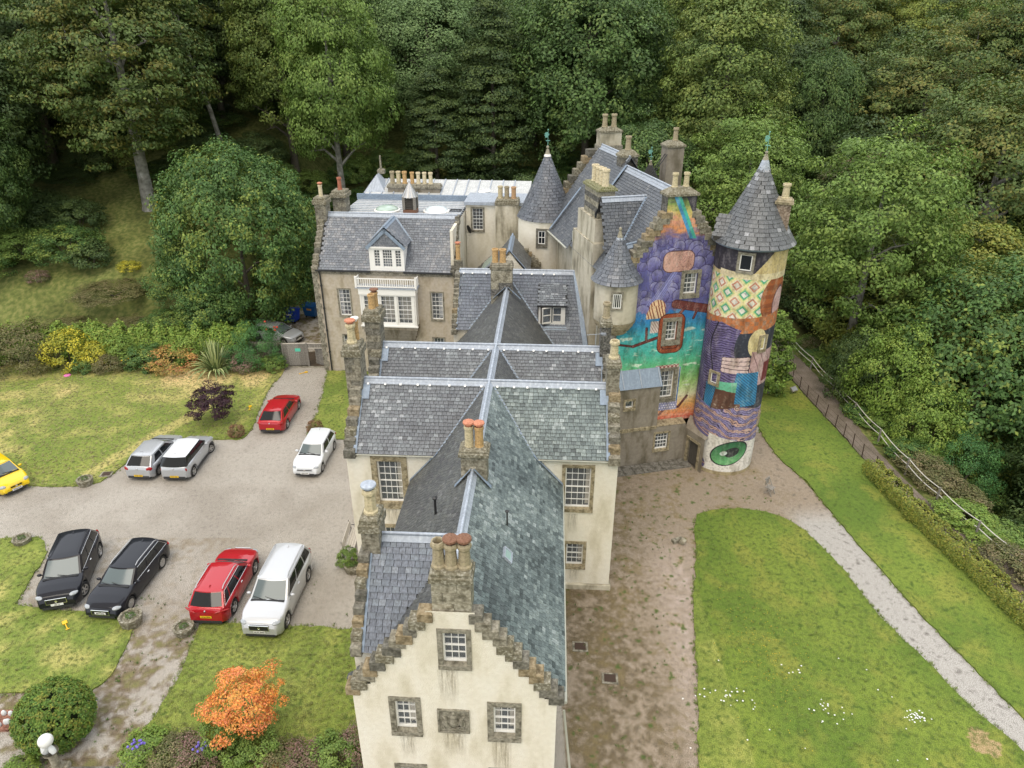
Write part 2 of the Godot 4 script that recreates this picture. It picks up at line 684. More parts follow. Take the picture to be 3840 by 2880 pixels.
func chimney(parent: Node, at: Vector3, sx: float, sz: float, y1: float, o := {}) -> Node3D:
	# at: middle of its foot; y1: top of the shaft
	var cn := part(o.get("called", "chimney_stack"), parent, Transform3D(Basis(Vector3.UP, o.get("turn", 0.0)), at))
	var h := y1 - at.y
	var sm: Material = o.get("mat", M.old_stone)
	var hx := sx / 2
	var hz := sz / 2
	if o.get("blocks", true):
		var b := MB.new()
		b.box(Vector3(-hx + 0.02, 0, -hz + 0.02), Vector3(hx - 0.02, h, hz - 0.02))
		put(b, "mortar_core", M.mortar, cn)
		var n := maxi(1, roundi(h / o.get("course", 0.38)))
		for j in n:
			var y0 := h * j / n
			var yy := h * (j + 1) / n - 0.012
			var cut := hx * (R.randf_range(-0.5, -0.1) if j % 2 else R.randf_range(0.1, 0.5))
			for e in [[-hx, cut - 0.006], [cut + 0.006, hx]]:
				var bb := MB.new()
				var k := R.randf_range(-0.008, 0.008)
				bb.stone(Vector3(e[0], y0, -hz + k), Vector3(e[1], yy, hz + k), 0.008)
				put(bb, "stone_block", [sm, o.get("mat2", sm)][R.randi() % 2], cn)
	else:
		var b := MB.new()
		b.box(Vector3(-hx, 0, -hz), Vector3(hx, h, hz))
		put(b, "shaft", sm, cn)
	var cap := MB.new()
	var ce: float = o.get("over", 0.1)
	var ch: float = o.get("cap_h", 0.22)
	if o.get("slope", false):
		var r0 := [Vector3(-hx - ce, h + 0.12, hz + ce), Vector3(hx + ce, h + 0.12, hz + ce), Vector3(hx + ce, h + 0.12, -hz - ce), Vector3(-hx - ce, h + 0.12, -hz - ce)]
		var k := 0.55
		var r1 := [Vector3(-hx * k, h + ch + 0.12, hz * k), Vector3(hx * k, h + ch + 0.12, hz * k), Vector3(hx * k, h + ch + 0.12, -hz * k), Vector3(-hx * k, h + ch + 0.12, -hz * k)]
		cap.box(Vector3(-hx - ce, h, -hz - ce), Vector3(hx + ce, h + 0.12, hz + ce))
		for i in 4:
			cap.quad(r0[i], r0[(i + 1) % 4], r1[(i + 1) % 4], r1[i])
		cap.quad(r1[0], r1[1], r1[2], r1[3])
		ch += 0.12
	else:
		cap.stone(Vector3(-hx - ce, h, -hz - ce), Vector3(hx + ce, h + ch * 0.6, hz + ce), 0.03)
		cap.stone(Vector3(-hx - ce * 0.2, h + ch * 0.6, -hz - ce * 0.2), Vector3(hx + ce * 0.2, h + ch, hz + ce * 0.2), 0.05)
	put(cap, "chimney_cap", o.get("cap_mat", M.lichen_stone), cn)
	for p in o.get("pots", []):
		# [dx, dz, height, radius, style, material]
		var q := inst(pot_mesh(p[2], p[3], p[4]), "chimney_pot", M[p[5]], cn, Transform3D(Basis(Vector3.UP, R.randf() * TAU), Vector3(p[0], h + ch - 0.02, p[1])))
		if p.size() > 6:
			var b := MB.new()
			b.lathe([Vector2(p[3] * 0.7, 0), Vector2(p[3] * 0.7, 0.12)], 10, Vector3(p[0], h + ch + p[2] - 0.03, p[1]))
			b.lathe([Vector2(p[3] * 1.25, 0.12), Vector2(p[3] * 1.2, 0.17), Vector2(0, 0.23)], 14, Vector3(p[0], h + ch + p[2] - 0.03, p[1]))
			put(b, "chimney_cowl", M[p[6]], cn)
		q.rotation.y = R.randf()
	return cn


func crow_steps(parent: Node, root: Node3D, F: Transform3D, pts: Array, thick: float, sh: float, sl := 0.75) -> void:
	# stepped coping stones from pts[0] (low) to pts[1] (high) in the wall frame F, the inner side towards the middle
	var a: Vector2 = pts[0]
	var z: Vector2 = pts[1]
	var n := maxi(1, roundi(absf(z.y - a.y) / sh))
	for i in n:
		var y0 := lerpf(a.y, z.y, float(i) / n)
		var y1 := lerpf(a.y, z.y, float(i + 1) / n)
		var x0 := lerpf(a.x, z.x, float(i) / n)
		var x1 := lerpf(a.x, z.x, float(i + 1) / n)
		var dir := signf(z.x - a.x)
		var b := MB.new()
		b.X = F
		var k := R.randf_range(-0.03, 0.03)
		b.stone(Vector3(x0 - dir * R.randf_range(0.02, 0.07), y0 - R.randf_range(0.04, 0.1), 0.05 + k), Vector3(x0 + dir * maxf(sl * R.randf_range(0.8, 1.15), absf(x1 - x0) + 0.1), y1, -thick - 0.05 + k), 0.035)
		put(b, "crow_step_stone", [M.old_stone, M.lichen_stone, M.tan_stone, M.old_stone2, M.black_stone, M.dressed_grey][R.randi() % 6], parent)


func b3(x: float, y: float, zf: float) -> Vector3:
	return Vector3(x, y, -zf)


func P(a: Array) -> Array:
	var r := []
	for i in range(0, a.size(), 3):
		r.append(Vector3(a[i], a[i + 1], -a[i + 2]))
	return r


func slate_normal(pts: Array) -> Vector3:
	return plane_axes(pts)[2]


func build_mansion() -> Node3D:
	var t := thing("harled_mansion", "cream harled mansion with grey slate cross roofs and crow-stepped front gable", "mansion", Vector3(4.66, 0, -26.17), deg_to_rad(-3.2))
	var Ff := frame(V0, Vector3(0, 0, 1))
	# cross wing
	var b := MB.new()
	wall_cells(b, Ff, rect(-12.1, 0, 0, 7.5), [Rect2(-10.75, 4.72, 1.1, 2.28), Rect2(-2.28, 4.74, 1.13, 2.22), Rect2(-2.1, 1.38, 0.78, 1.34), Rect2(-10.7, 1.5, 0.9, 1.8)])
	var Fr := frame(Vector3(0, 0, 0), Vector3(1, 0, 0))
	wall_cells(b, Fr, rect(0, 0, 8.7, 7.5), [])
	var Fl := frame(Vector3(-12.1, 0, 0), Vector3(-1, 0, 0))
	wall_cells(b, Fl, rect(-8.7, 0, 0, 7.5), [])
	var Fb := frame(Vector3(0, 0, -8.7), Vector3(0, 0, -1))
	wall_cells(b, Fb, rect(0, 0, 12.1, 7.5), [])
	# double gables at both ends
	for x in [-12.1, -11.68, -0.42, 0.0]:
		for zz in [2.4, 6.45]:
			b.poly(P([x, 7.5, zz - 2.3, x, 7.5, zz + 2.2, x, 9.75, zz + 0.3, x, 9.75, zz - 0.3]), Vector3(-1 if x in [-12.1, -0.42] else 1, 0, 0))
	# front range
	var gb := [Vector2(-8.95, 0)]
	var n := 11
	var right := []
	for i in n:
		var y0 := lerpf(6.2, 9.6, float(i) / n)
		var y1 := lerpf(6.2, 9.6, float(i + 1) / n)
		var x := lerpf(-8.55, -6.3, float(i) / n)
		if i == 0:
			right.append(Vector2(-2.66, 0))
			right.append(Vector2(-2.66, y0))
			gb.append(Vector2(-8.95, y0))
		gb.append(Vector2(x, y0))
		gb.append(Vector2(x, y1))
		right.append(Vector2(-11.61 - x + 0.02, y0))
		right.append(Vector2(-11.61 - x + 0.02, y1))
	right.reverse()
	gb.append_array(right)
	var Fg := frame(Vector3(0, 0, 11.5), Vector3(0, 0, 1))
	wall_cells(b, Fg, PackedVector2Array(gb), [Rect2(-6.06, 7.5, 0.7, 1.3), Rect2(-7.68, 4.46, 0.66, 1.38), Rect2(-4.6, 4.42, 0.68, 1.36), Rect2(-7.7, 1.3, 0.7, 1.36), Rect2(-4.6, 1.3, 0.7, 1.36)])
	wall_cells(b, frame(Vector3(-8.95, 0, 0), Vector3(-1, 0, 0)), rect(0, 0, 11.5, 6.2), [])
	wall_cells(b, frame(Vector3(-2.66, 0, 0), Vector3(1, 0, 0)), rect(-11.5, 0, 0, 6.2), [])
	# gable dormer on the left flank
	b.box(b3(-8.97, 5.4, -10.85), b3(-7.7, 7.28, -10.75))
	b.box(b3(-8.97, 5.4, -6.4), b3(-7.7, 7.28, -6.3))
	b.box(b3(-8.97, 5.4, -10.75), b3(-8.5, 7.28, -6.4))
	b.poly(P([-8.97, 7.28, -10.7, -8.97, 7.28, -6.5, -8.97, 9.6, -8.4, -8.97, 9.6, -8.8]), Vector3(-1, 0, 0))
	# back range and link
	b.box(b3(-10.1, 0, 8.75), b3(-1.6, 4.9, 12.5))
	wall_cells(b, frame(b3(0, 0, 14.8), Vector3(0, 0, 1)), rect(-9.2, 0, -1.6, 7.25), [])
	b.box(b3(-9.2, 0, 14.9), b3(-1.4, 6.0, 20.8))
	put(b, "harled_wall", M.harl, t)
	b = MB.new()
	b.stone(b3(-12.2, -0.1, -0.09), b3(-9.0, 0.32, 0.3), 0.05)
	b.stone(b3(-2.6, -0.1, -0.09), b3(0.09, 0.32, 0.3), 0.05)
	put_split(b, "plinth", M.harl_old, t)
	# windows
	var big := {"sur": 0.24, "curtain": 0.2}
	window(t, Ff, Rect2(-10.75, 4.72, 1.1, 2.28), 4, 6, {"sur": 0.27, "curtain": 0.2, "sides": [1]})
	window(t, Ff, Rect2(-2.28, 4.74, 1.13, 2.22), 4, 6, {"sur": 0.16, "curtain": 0.16, "sides": [1]})
	window(t, Ff, Rect2(-2.1, 1.38, 0.78, 1.34), 3, 4, {"sur": 0.15, "curtain": 0.16, "sides": [1]})
	window(t, Ff, Rect2(-10.7, 1.5, 0.9, 1.8), 4, 5, {"sur": 0.2})
	window(t, Fg, Rect2(-6.06, 7.5, 0.7, 1.3), 3, 4, {"sur": 0.15, "stone": M.dressed_grey})
	window(t, Fg, Rect2(-7.68, 4.46, 0.66, 1.38), 3, 4, {"sur": 0.17, "curtain": 0.26, "sides": [1], "stone": M.dressed_grey})
	window(t, Fg, Rect2(-4.6, 4.42, 0.68, 1.36), 3, 4, {"sur": 0.19, "curtain": 0.14, "stone": M.dressed_grey})
	window(t, Fg, Rect2(-7.7, 1.3, 0.7, 1.36), 4, 4, {"sur": 0.19, "stone": M.dressed_grey})
	window(t, Fg, Rect2(-4.6, 1.3, 0.7, 1.36), 3, 4, {"sur": 0.19, "stone": M.dressed_grey})
	for e in [[-5.95, 7.28, 0.75, 1.7, Fg], [-4.35, 4.2, 0.75, 2.2, Fg], [-7.35, 4.2, 0.6, 1.2, Fg], [-5.85, 4.5, 0.9, 1.3, Fg], [-1.9, 4.45, 0.6, 1.3, Ff], [-10.2, 4.4, 0.8, 1.2, Ff], [-1.7, 1.15, 0.6, 0.9, Ff]]:
		b = MB.new()
		b.X = e[4] * Transform3D(Basis.IDENTITY, Vector3(e[0], e[1], 0.004))
		b.quad(Vector3(-e[2] / 2, -e[3], 0), Vector3(e[2] / 2, -e[3], 0), Vector3(e[2] / 2, 0, 0), Vector3(-e[2] / 2, 0, 0), Vector2(0, 1), Vector2(1, 1), Vector2(1, 0), Vector2(0, 0))
		put(b, "rain_stain", M.rain_stain, t)
	# carved panel on the gable
	var pn := part("carved_panel", t, Transform3D(Basis.IDENTITY, b3(-5.85, 5.04, -11.5)))
	b = MB.new()
	ring_box(b, -0.5, -0.52, 0.5, 0.52, 0.06, -0.02, 0.06)
	b.box(Vector3(-0.44, -0.46, -0.02), Vector3(0.44, 0.46, 0.02))
	put(b, "panel_frame", M.dressed_grey, pn)
	b = MB.new()
	b.ball(Vector3(0, -0.06, 0.03), Vector3(0.14, 0.19, 0.06), 6)
	b.ball(Vector3(0, 0.2, 0.03), Vector3(0.13, 0.09, 0.07), 5)
	b.ball(Vector3(0, 0.34, 0.03), Vector3(0.07, 0.1, 0.06), 5)
	for s in [-1, 1]:
		b.tube([Vector3(0.12 * s, -0.3, 0.03), Vector3(0.26 * s, -0.1, 0.05), Vector3(0.24 * s, 0.12, 0.04), Vector3(0.36 * s, 0.24, 0.02)], [0.05, 0.075, 0.06, 0.03], 6)
		b.tube([Vector3(0.3 * s, -0.34, 0.02), Vector3(0.34 * s, -0.12, 0.03), Vector3(0.31 * s, 0.04, 0.03)], [0.03, 0.05, 0.03], 6)
	b.bar(Vector3(-0.36, -0.38, 0.03), Vector3(0.36, -0.38, 0.03), 0.05, 0.06)
	put(b, "carving", M.dressed_grey, pn)
	# slates
	slate_face(t, P([-2.45, 6.1, -11.1, -2.45, 6.1, 0, -3.76, 7.57, 0, -5.83, 9.9, 2.4, -5.83, 9.9, -11.1]), "green", 0.2, 0.165)
	slate_face(t, P([-9.2, 6.1, -11.1, -9.2, 6.1, -10.9, -8.14, 7.3, -10.9, -5.83, 9.9, -8.6, -5.83, 9.9, -11.1]), "dark", 0.2, 0.165)
	slate_face(t, P([-5.83, 9.9, -8.6, -8.14, 7.3, -6.3, -9.2, 6.1, -6.3, -9.2, 6.1, 0, -7.9, 7.57, 0, -5.83, 9.9, 2.4]), "dark", 0.2, 0.165)
	slate_face(t, P([-8.72, 7.25, -10.95, -8.1, 7.25, -10.95, -5.83, 9.9, -8.6, -8.72, 9.9, -8.6]), "blue", 0.24, 0.2)
	slate_face(t, P([-8.72, 7.3, -6.3, -8.14, 7.3, -6.3, -5.83, 9.9, -8.6, -8.72, 9.9, -8.6]), "blue", 0.24, 0.2)
	slate_face(t, P([-11.7, 7.45, -0.1, -7.9, 7.45, -0.1, -5.83, 9.9, 2.4, -11.7, 9.9, 2.4]), "grey")
	slate_face(t, P([-3.76, 7.45, -0.1, -0.4, 7.45, -0.1, -0.4, 9.9, 2.4, -5.83, 9.9, 2.4]), "green")
	slate_face(t, P([-11.7, 9.9, 2.4, -11.7, 7.8, 4.43, -7.7, 7.8, 4.43, -5.83, 9.9, 2.4]), "grey")
	slate_face(t, P([-0.4, 9.9, 2.4, -0.4, 7.8, 4.43, -3.96, 7.8, 4.43, -5.83, 9.9, 2.4]), "grey")
	slate_face(t, P([-11.7, 7.8, 4.43, -7.7, 7.8, 4.43, -5.83, 9.9, 6.45, -11.7, 9.9, 6.45]), "grey")
	slate_face(t, P([-0.4, 7.8, 4.43, -3.96, 7.8, 4.43, -5.83, 9.9, 6.45, -0.4, 9.9, 6.45]), "grey")
	slate_face(t, P([-5.83, 9.9, 2.4, -7.7, 7.8, 4.43, -5.83, 9.9, 6.45]), "dark")
	slate_face(t, P([-5.83, 9.9, 2.4, -3.96, 7.8, 4.43, -5.83, 9.9, 6.45]), "dark")
	slate_face(t, P([-11.7, 9.9, 6.45, -11.7, 7.45, 8.8, -7.96, 7.45, 8.8, -5.83, 9.9, 6.45]), "grey")
	slate_face(t, P([-0.4, 9.9, 6.45, -0.4, 7.45, 8.8, -3.7, 7.45, 8.8, -5.83, 9.9, 6.45]), "grey")
	slate_face(t, P([-5.83, 9.9, 6.45, -3.7, 7.5, 8.75, -1.43, 4.95, 8.75, -1.43, 4.95, 12.53, -5.83, 9.9, 17.04]), "dark", 0.2, 0.165)
	slate_face(t, P([-5.83, 9.9, 6.45, -5.83, 9.9, 17.04, -8.14, 7.3, 14.67, -10.23, 4.95, 14.67, -10.23, 4.95, 8.75, -7.96, 7.5, 8.75]), "dark", 0.2, 0.165)
	slate_face(t, P([-9.0, 7.3, 14.66, -8.14, 7.3, 14.66, -5.83, 9.9, 17.04, -5.83, 10.3, 17.4, -9.0, 10.3, 17.4]), "blue", 0.25, 0.21)
	slate_face(t, P([-5.83, 9.9, 17.04, -1.43, 4.95, 12.53, -0.6, 4.95, 12.53, -1.6, 10.3, 17.4, -5.83, 10.3, 17.4]), "blue", 0.25, 0.21)
	slate_face(t, P([-9.0, 10.3, 17.4, -1.6, 10.3, 17.4, -1.6, 6.3, 21, -9.0, 6.3, 21]), "blue", 0.25, 0.21)
	# lead
	b = MB.new()
	var nr := Vector3(1.125, 1, 0).normalized()
	var nl := Vector3(-1.125, 1, 0).normalized()
	var nf := Vector3(0, 1, 1.0).normalized()
	var nb := Vector3(0, 1, -1.0).normalized()
	lead_ridge(b, b3(-5.83, 9.9, -11.0), b3(-5.83, 9.9, 16.9), nl, nr, 0.2)
	lead_ridge(b, b3(-11.7, 9.9, 2.4), b3(-0.4, 9.9, 2.4), nf, nb, 0.25)
	lead_ridge(b, b3(-11.7, 9.9, 6.45), b3(-0.4, 9.9, 6.45), nf, nb, 0.25)
	lead_ridge(b, b3(-9.0, 10.3, 17.4), b3(-1.6, 10.3, 17.4), nf, nb, 0.25)
	lead_ridge(b, b3(-8.8, 9.9, -8.6), b3(-5.83, 9.9, -8.6), nf, nb, 0.22)
	put_split(b, "lead_ridge", M.lead, t)
	b = MB.new()
	for e in [[-3.76, 7.5, -0.05, -5.83, 9.9, 2.4, nf, 1], [-7.9, 7.5, -0.05, -5.83, 9.9, 2.4, nf, -1],
			[-3.96, 7.8, 4.43, -5.83, 9.9, 6.45, nf, 1], [-7.7, 7.8, 4.43, -5.83, 9.9, 6.45, nf, -1],
			[-1.43, 4.95, 12.53, -5.83, 9.9, 17.04, nf, 1], [-8.14, 7.3, 14.67, -5.83, 9.9, 17.04, nf, -1], [-8.14, 7.3, -10.9, -5.83, 9.9, -8.6, nf, 1]]:
		var p := b3(e[0], e[1], e[2])
		var q := b3(e[3], e[4], e[5])
		# one leaf of the valley on each slope, the bright one on the front face
		lead_strip(b, p, q, Vector3(e[7], 0, 0), e[6], 0.13, 0.045)
		lead_strip(b, p, q, (q - p).cross(nr if e[7] > 0 else nl) * (1.0 if e[7] < 0 else -1.0), nr if e[7] > 0 else nl, -0.02, 0.05)
	# skirting where the front roofs meet the wing walls and at the verges
	lead_strip(b, b3(-2.42, 6.1, -0.02), b3(-3.76, 7.62, -0.02), Vector3(0, 0, 1), nr, 0.2, 0.05)
	lead_strip(b, b3(-9.25, 6.06, -0.02), b3(-7.9, 7.6, -0.02), Vector3(0, 0, 1), nl, 0.2, 0.05)
	for z in [[-0.12, 7.45, 2.4, 9.9], [4.43, 7.8, 6.45, 9.9]]:
		lead_strip(b, b3(-11.72, z[1], z[0]), b3(-11.72, z[3], z[2]), Vector3(1, 0, 0), nf, 0.16, 0.07)
		lead_strip(b, b3(-0.38, z[1], z[0]), b3(-0.38, z[3], z[2]), Vector3(-1, 0, 0), nf, 0.16, 0.07)
	lead_strip(b, b3(-8.75, 7.25, -10.95), b3(-8.75, 9.9, -8.6), Vector3(1, 0, 0), nf, 0.15, 0.06)
	lead_strip(b, b3(-9.02, 7.3, 14.66), b3(-9.02, 10.3, 17.4), Vector3(1, 0, 0), nf, 0.1, 0.06)
	lead_strip(b, b3(-0.75, 4.95, 12.53), b3(-1.75, 10.3, 17.4), Vector3(1, 0, 0), nf, 0.3, 0.1)
	lead_strip(b, b3(-9.0, 7.7, 4.43), b3(-0.4, 7.7, 4.43), Vector3(0, 0, 1), Vector3.UP, 0.2, 0.12)
	# saddles behind the chimneys
	for e in [[-11.5, 9.45, 1.95], [-0.6, 9.45, 1.95], [-11.5, 9.45, 6.0], [-0.6, 9.45, 6.0]]:
		b.X = Transform3D(Basis(Vector3.RIGHT, 0.78), b3(e[0], e[1], e[2]))
		b.box(Vector3(-0.22, -0.02, -0.35), Vector3(0.22, 0.09, 0.35))
	b.X = Transform3D.IDENTITY
	put_split(b, "lead_flashing", M.lead_blue, t)
	# lead dots: clips along the ridges
	for e in [[-11.4, 2.28, 15], [-11.4, 6.33, 15], [-8.8, 17.28, 9]]:
		for k in int(e[2]):
			var x: float = e[0] + k * 0.74 + R.randf_range(-0.1, 0.1)
			if absf(x + 5.83) < 0.3 or x > -0.7:
				continue
			var bb := MB.new()
			var y := 9.78 if e[1] < 10 else 10.18
			bb.X = Transform3D(Basis(Vector3.RIGHT, 0.78), b3(x, y - 0.05, e[1] - 0.1))
			bb.box(Vector3(-0.045, 0.03, -0.045), Vector3(0.045, 0.1, 0.045))
			put(bb, "lead_clip", M.white_paint, t)
	# little roof vents
	for x in [-10.15, -8.95, -7.75, -4.0 + 0.15, -2.95 + 0.2, -1.75 + 0.15]:
		var bb := MB.new()
		bb.X = Transform3D(Basis(Vector3.RIGHT, 0.79), b3(x, 8.42, 5.02))
		bb.tri(Vector3(-0.16, 0.03, 0.16), Vector3(0.0, 0.16, 0.16), Vector3(0, 0.03, -0.26))
		bb.tri(Vector3(0.0, 0.16, 0.16), Vector3(0.16, 0.03, 0.16), Vector3(0, 0.03, -0.26))
		bb.tri(Vector3(-0.16, 0.03, 0.16), Vector3(0.16, 0.03, 0.16), Vector3(0, 0.16, 0.16))
		put(bb, "roof_vent", M.lead_blue, t)
		bb = MB.new()
		bb.X = Transform3D(Basis(Vector3.RIGHT, 0.79), b3(x, 8.42, 5.02))
		bb.box(Vector3(-0.07, 0.04, 0.15), Vector3(0.07, 0.1, 0.165))
		put(bb, "vent_mouth", M.black, t)
	# crow steps
	crow_steps(t, t, Fg, [Vector2(-9.12, 6.1), Vector2(-6.5, 9.55)], 0.36, 0.29, 0.44)
	crow_steps(t, t, Fg, [Vector2(-2.48, 6.1), Vector2(-5.1, 9.55)], 0.36, 0.29, 0.44)
	for F in [Fl, frame(V0, Vector3(1, 0, 0))]:
		var s := 1.0 if F == Fl else -1.0
		crow_steps(t, t, F, [Vector2(0.18 * s, 7.3), Vector2(-2.0 * s, 9.75)], 0.42, 0.33)
		crow_steps(t, t, F, [Vector2(-4.55 * s, 7.9), Vector2(-2.85 * s, 9.75)], 0.42, 0.33)
		crow_steps(t, t, F, [Vector2(-4.3 * s, 7.9), Vector2(-6.05 * s, 9.75)], 0.42, 0.33)
		crow_steps(t, t, F, [Vector2(-8.85 * s, 7.3), Vector2(-6.85 * s, 9.75)], 0.42, 0.33)
	var Fs := frame(b3(-8.97, 0, 0), Vector3(-1, 0, 0))
	crow_steps(t, t, Fs, [Vector2(11.0, 7.2), Vector2(9.0, 9.6)], 0.25, 0.3)
	crow_steps(t, t, Fs, [Vector2(6.2, 7.2), Vector2(8.2, 9.6)], 0.25, 0.3)
	crow_steps(t, t, frame(b3(-9.25, 0, 0), Vector3(-1, 0, 0)), [Vector2(-14.5, 7.1), Vector2(-17.2, 10.2)], 0.25, 0.25)
	# chimneys
	chimney(t, b3(-5.74, 9.45, -11.1), 1.12, 0.66, 10.6, {"course": 0.42, "mat": M.pale_stone, "mat2": M.pale_stone2, "cap_h": 0.34, "over": 0.06,
		"pots": [[-0.36, 0.0, 0.9, 0.18, "octagon", "pot_old"], [0, 0.02, 0.86, 0.18, "octagon", "pot_old", "rust"], [0.37, 0, 0.86, 0.18, "octagon", "pot_old", "rust"]]})
	chimney(t, b3(-5.78, 8.9, -4.55), 0.94, 0.72, 10.55, {"mat": M.pale_stone, "mat2": M.old_stone, "over": 0.08, "cap_h": 0.26, "pots": [[-0.19, 0, 0.86, 0.17, "round", "pot_buff", "terracotta"], [0.18, 0, 0.84, 0.17, "round", "pot_gold", "terracotta"]]})
	chimney(t, b3(-8.62, 7.5, -8.6), 0.56, 0.85, 10.3, {"mat": M.old_stone, "over": 0.06, "cap_h": 0.5, "pots": [[0, 0.0, 0.9, 0.2, "octagon", "pot_buff", "lead"]]})
	chimney(t, b3(-11.95, 7.6, 2.4), 0.72, 0.9, 11.2, {"mat": M.old_stone, "mat2": M.old_stone2, "cap_h": 0.55, "over": 0.09, "pots": [[0.0, 0.12, 0.95, 0.2, "octagon", "pot_buff", "terracotta"], [0.1, -0.28, 0.9, 0.15, "round", "pot_gold", "white_paint"]]})
	chimney(t, b3(-11.98, 7.6, 6.45), 0.74, 0.9, 11.25, {"mat": M.old_stone, "mat2": M.old_stone2, "cap_h": 0.6, "over": 0.12, "pots": [[0.0, 0.15, 0.75, 0.18, "round", "pot_gold"], [0.08, -0.2, 0.75, 0.18, "round", "pot_gold", "rust"]]})
	chimney(t, b3(-0.38, 7.6, 6.45), 0.5, 0.85, 11.2, {"mat": M.dark_stone, "cap_h": 0.36, "over": 0.05, "pots": [[0, 0, 0.8, 0.19, "tall", "pot_old"]]})
	chimney(t, b3(-0.28, 7.6, 2.4), 0.56, 0.9, 10.95, {"mat": M.old_stone, "cap_h": 0.3, "over": 0.06, "pots": [[0, 0, 0.85, 0.2, "octagon", "pot_buff"]]})
	chimney(t, b3(-6.15, 8.6, 15.4), 1.3, 0.8, 11.15, {"mat": M.pale_stone2, "mat2": M.dark_stone, "course": 0.45, "over": 0.06, "cap_h": 0.34, "cap_mat": M.old_stone, "pots": [[-0.4, 0.0, 0.85, 0.2, "round", "pot_gold"], [0.06, 0, 0.83, 0.21, "round", "pot_gold"]]})
	b = MB.new()
	for e in [[-11.1, -8.6], [-5.2, -4.9], [14.98, 15.0]]:
		pass
	for e in [[-4.93, 0.47, -5.78], [14.97, 0.66, -6.1]]:
		lead_strip(b, b3(-5.83, 10.02, e[0] - 0.12), b3(-5.83 - e[1] - 0.15, 9.25, e[0] - 0.12), Vector3(0, 0, -1), nl, 0.18, 0.08)
		lead_strip(b, b3(-5.83, 10.02, e[0] - 0.12), b3(-5.83 + e[1] + 0.15, 9.25, e[0] - 0.12), Vector3(0, 0, -1), nr, 0.18, 0.08)
	put_split(b, "chimney_flashing", M.lead_blue, t)
	# roof dormer on the link
	var dr := part("dormer", t)
	var Fd := frame(b3(0, 0, 14.95), Vector3(0, 0, 1))
	b = MB.new()
	wall_cells(b, Fd, rect(-3.85, 7.55, -2.2, 8.9), [Rect2(-3.62, 7.75, 1.2, 1.05)], 0.08)
	b.poly(P([-3.85, 7.55, 14.95, -3.85, 8.9, 14.95, -3.85, 9.65, 16.9]), Vector3(-1, 0, 0))
	b.poly(P([-2.2, 7.55, 14.95, -2.2, 8.9, 14.95, -2.2, 9.65, 16.9]), Vector3(1, 0, 0))
	put(b, "dormer_wall", M.white_paint, dr)
	window(t, Fd, Rect2(-2.98, 7.75, 0.56, 1.05), 1, 2, {"sur": 0, "depth": 0.05, "fw": 0.05})
	var op := window(t, Fd, Rect2(-3.62, 7.75, 0.6, 1.05), 1, 2, {"sur": 0, "depth": 0.05, "fw": 0.05})
	op.rotate_object_local(Vector3.UP, deg_to_rad(24))
	op.position += b3(0.02, 0, -0.28)
	slate_face(t, P([-3.92, 8.92, 14.85, -2.13, 8.92, 14.85, -2.13, 9.66, 16.85, -3.92, 9.66, 16.85]), "grey", 0.24, 0.2, 0.02)
	b = MB.new()
	b.box(b3(-3.95, 8.84, 14.8), b3(-2.1, 8.93, 14.9))
	put_split(b, "gutter", M.black_iron, dr)
	b = MB.new()
	lead_strip(b, b3(-3.92, 9.66, 16.85), b3(-2.13, 9.66, 16.85), Vector3(0, 0.35, -1), Vector3(0, 1, 0.3), 0.35, 0.06)
	lead_strip(b, b3(-3.95, 7.52, 14.9), b3(-2.1, 7.52, 14.9), Vector3(0, -1, 1), Vector3(0, 1, 1), 0.25, 0.06)
	put_split(b, "lead_apron", M.lead_blue, dr)
	# flues and roof light on the front range
	b = MB.new()
	b.tube([b3(-7.15, 8.4, -5.6), b3(-7.15, 9.15, -5.6)], [0.05], 8)
	b.lathe([Vector2(0.09, 0), Vector2(0.11, 0.06), Vector2(0, 0.14)], 10, b3(-7.15, 9.15, -5.6))
	put(b, "flue_pipe", M.black_iron, t)
	b = MB.new()
	b.tube([b3(-4.5, 8.4, -6.1), b3(-4.5, 9.05, -6.1)], [0.03], 8)
	b.lathe([Vector2(0.06, 0), Vector2(0.08, 0.05), Vector2(0, 0.1)], 10, b3(-4.5, 9.05, -6.1))
	put(b, "flue_pipe", M.black_iron, t)
	var sk := part("roof_window", t, Transform3D(Basis(Vector3.BACK, -0.844), b3(-4.43, 8.36, -7.6)))
	b = MB.new()
	ring_box(b, -0.2, -0.27, 0.2, 0.27, 0.06, 0, 0.1)
	var bx := MB.new()
	for i in b.v.size():
		b.v[i] = Vector3(b.v[i].x, b.v[i].z, -b.v[i].y)
		b.n[i] = Vector3(b.n[i].x, b.n[i].z, -b.n[i].y)
	put(b, "window_frame", M.lead, sk)
	bx.box(Vector3(-0.15, 0.05, -0.22), Vector3(0.15, 0.08, 0.22))
	put(bx, "pane", M.sky_glass, sk)
	# gutters and pipes
	b = MB.new()
	b.tube([b3(-2.4, 6.02, -11.45), b3(-2.4, 6.02, 0)], [0.06], 8)
	put_split(b, "gutter", M.pale_iron, t)
	b = MB.new()
	b.tube([b3(-12.05, 7.38, -0.12), b3(-8.0, 7.38, -0.12)], [0.045], 8)
	put_split(b, "gutter", M.pale_iron, t)
	b = MB.new()
	b.tube([b3(-3.6, 7.38, -0.12), b3(0.0, 7.38, -0.12)], [0.045], 8)
	put_split(b, "gutter", M.pale_iron, t)
	b = MB.new()
	b.tube([b3(-2.35, 3.6, -9.8), b3(-1.9, 0.05, -11.0)], [0.045], 8)
	put(b, "drain_pipe", M.pale_iron, t)
	# gabled roof behind the link
	slate_face(t, P([-5.9, 11.1, 18.9, -7.1, 9.6, 18.9, -7.1, 9.6, 23, -5.9, 11.1, 23]), "dark")
	slate_face(t, P([-5.9, 11.1, 18.9, -4.6, 9.6, 18.9, -4.6, 9.6, 23, -5.9, 11.1, 23]), "dark")
	b = MB.new()
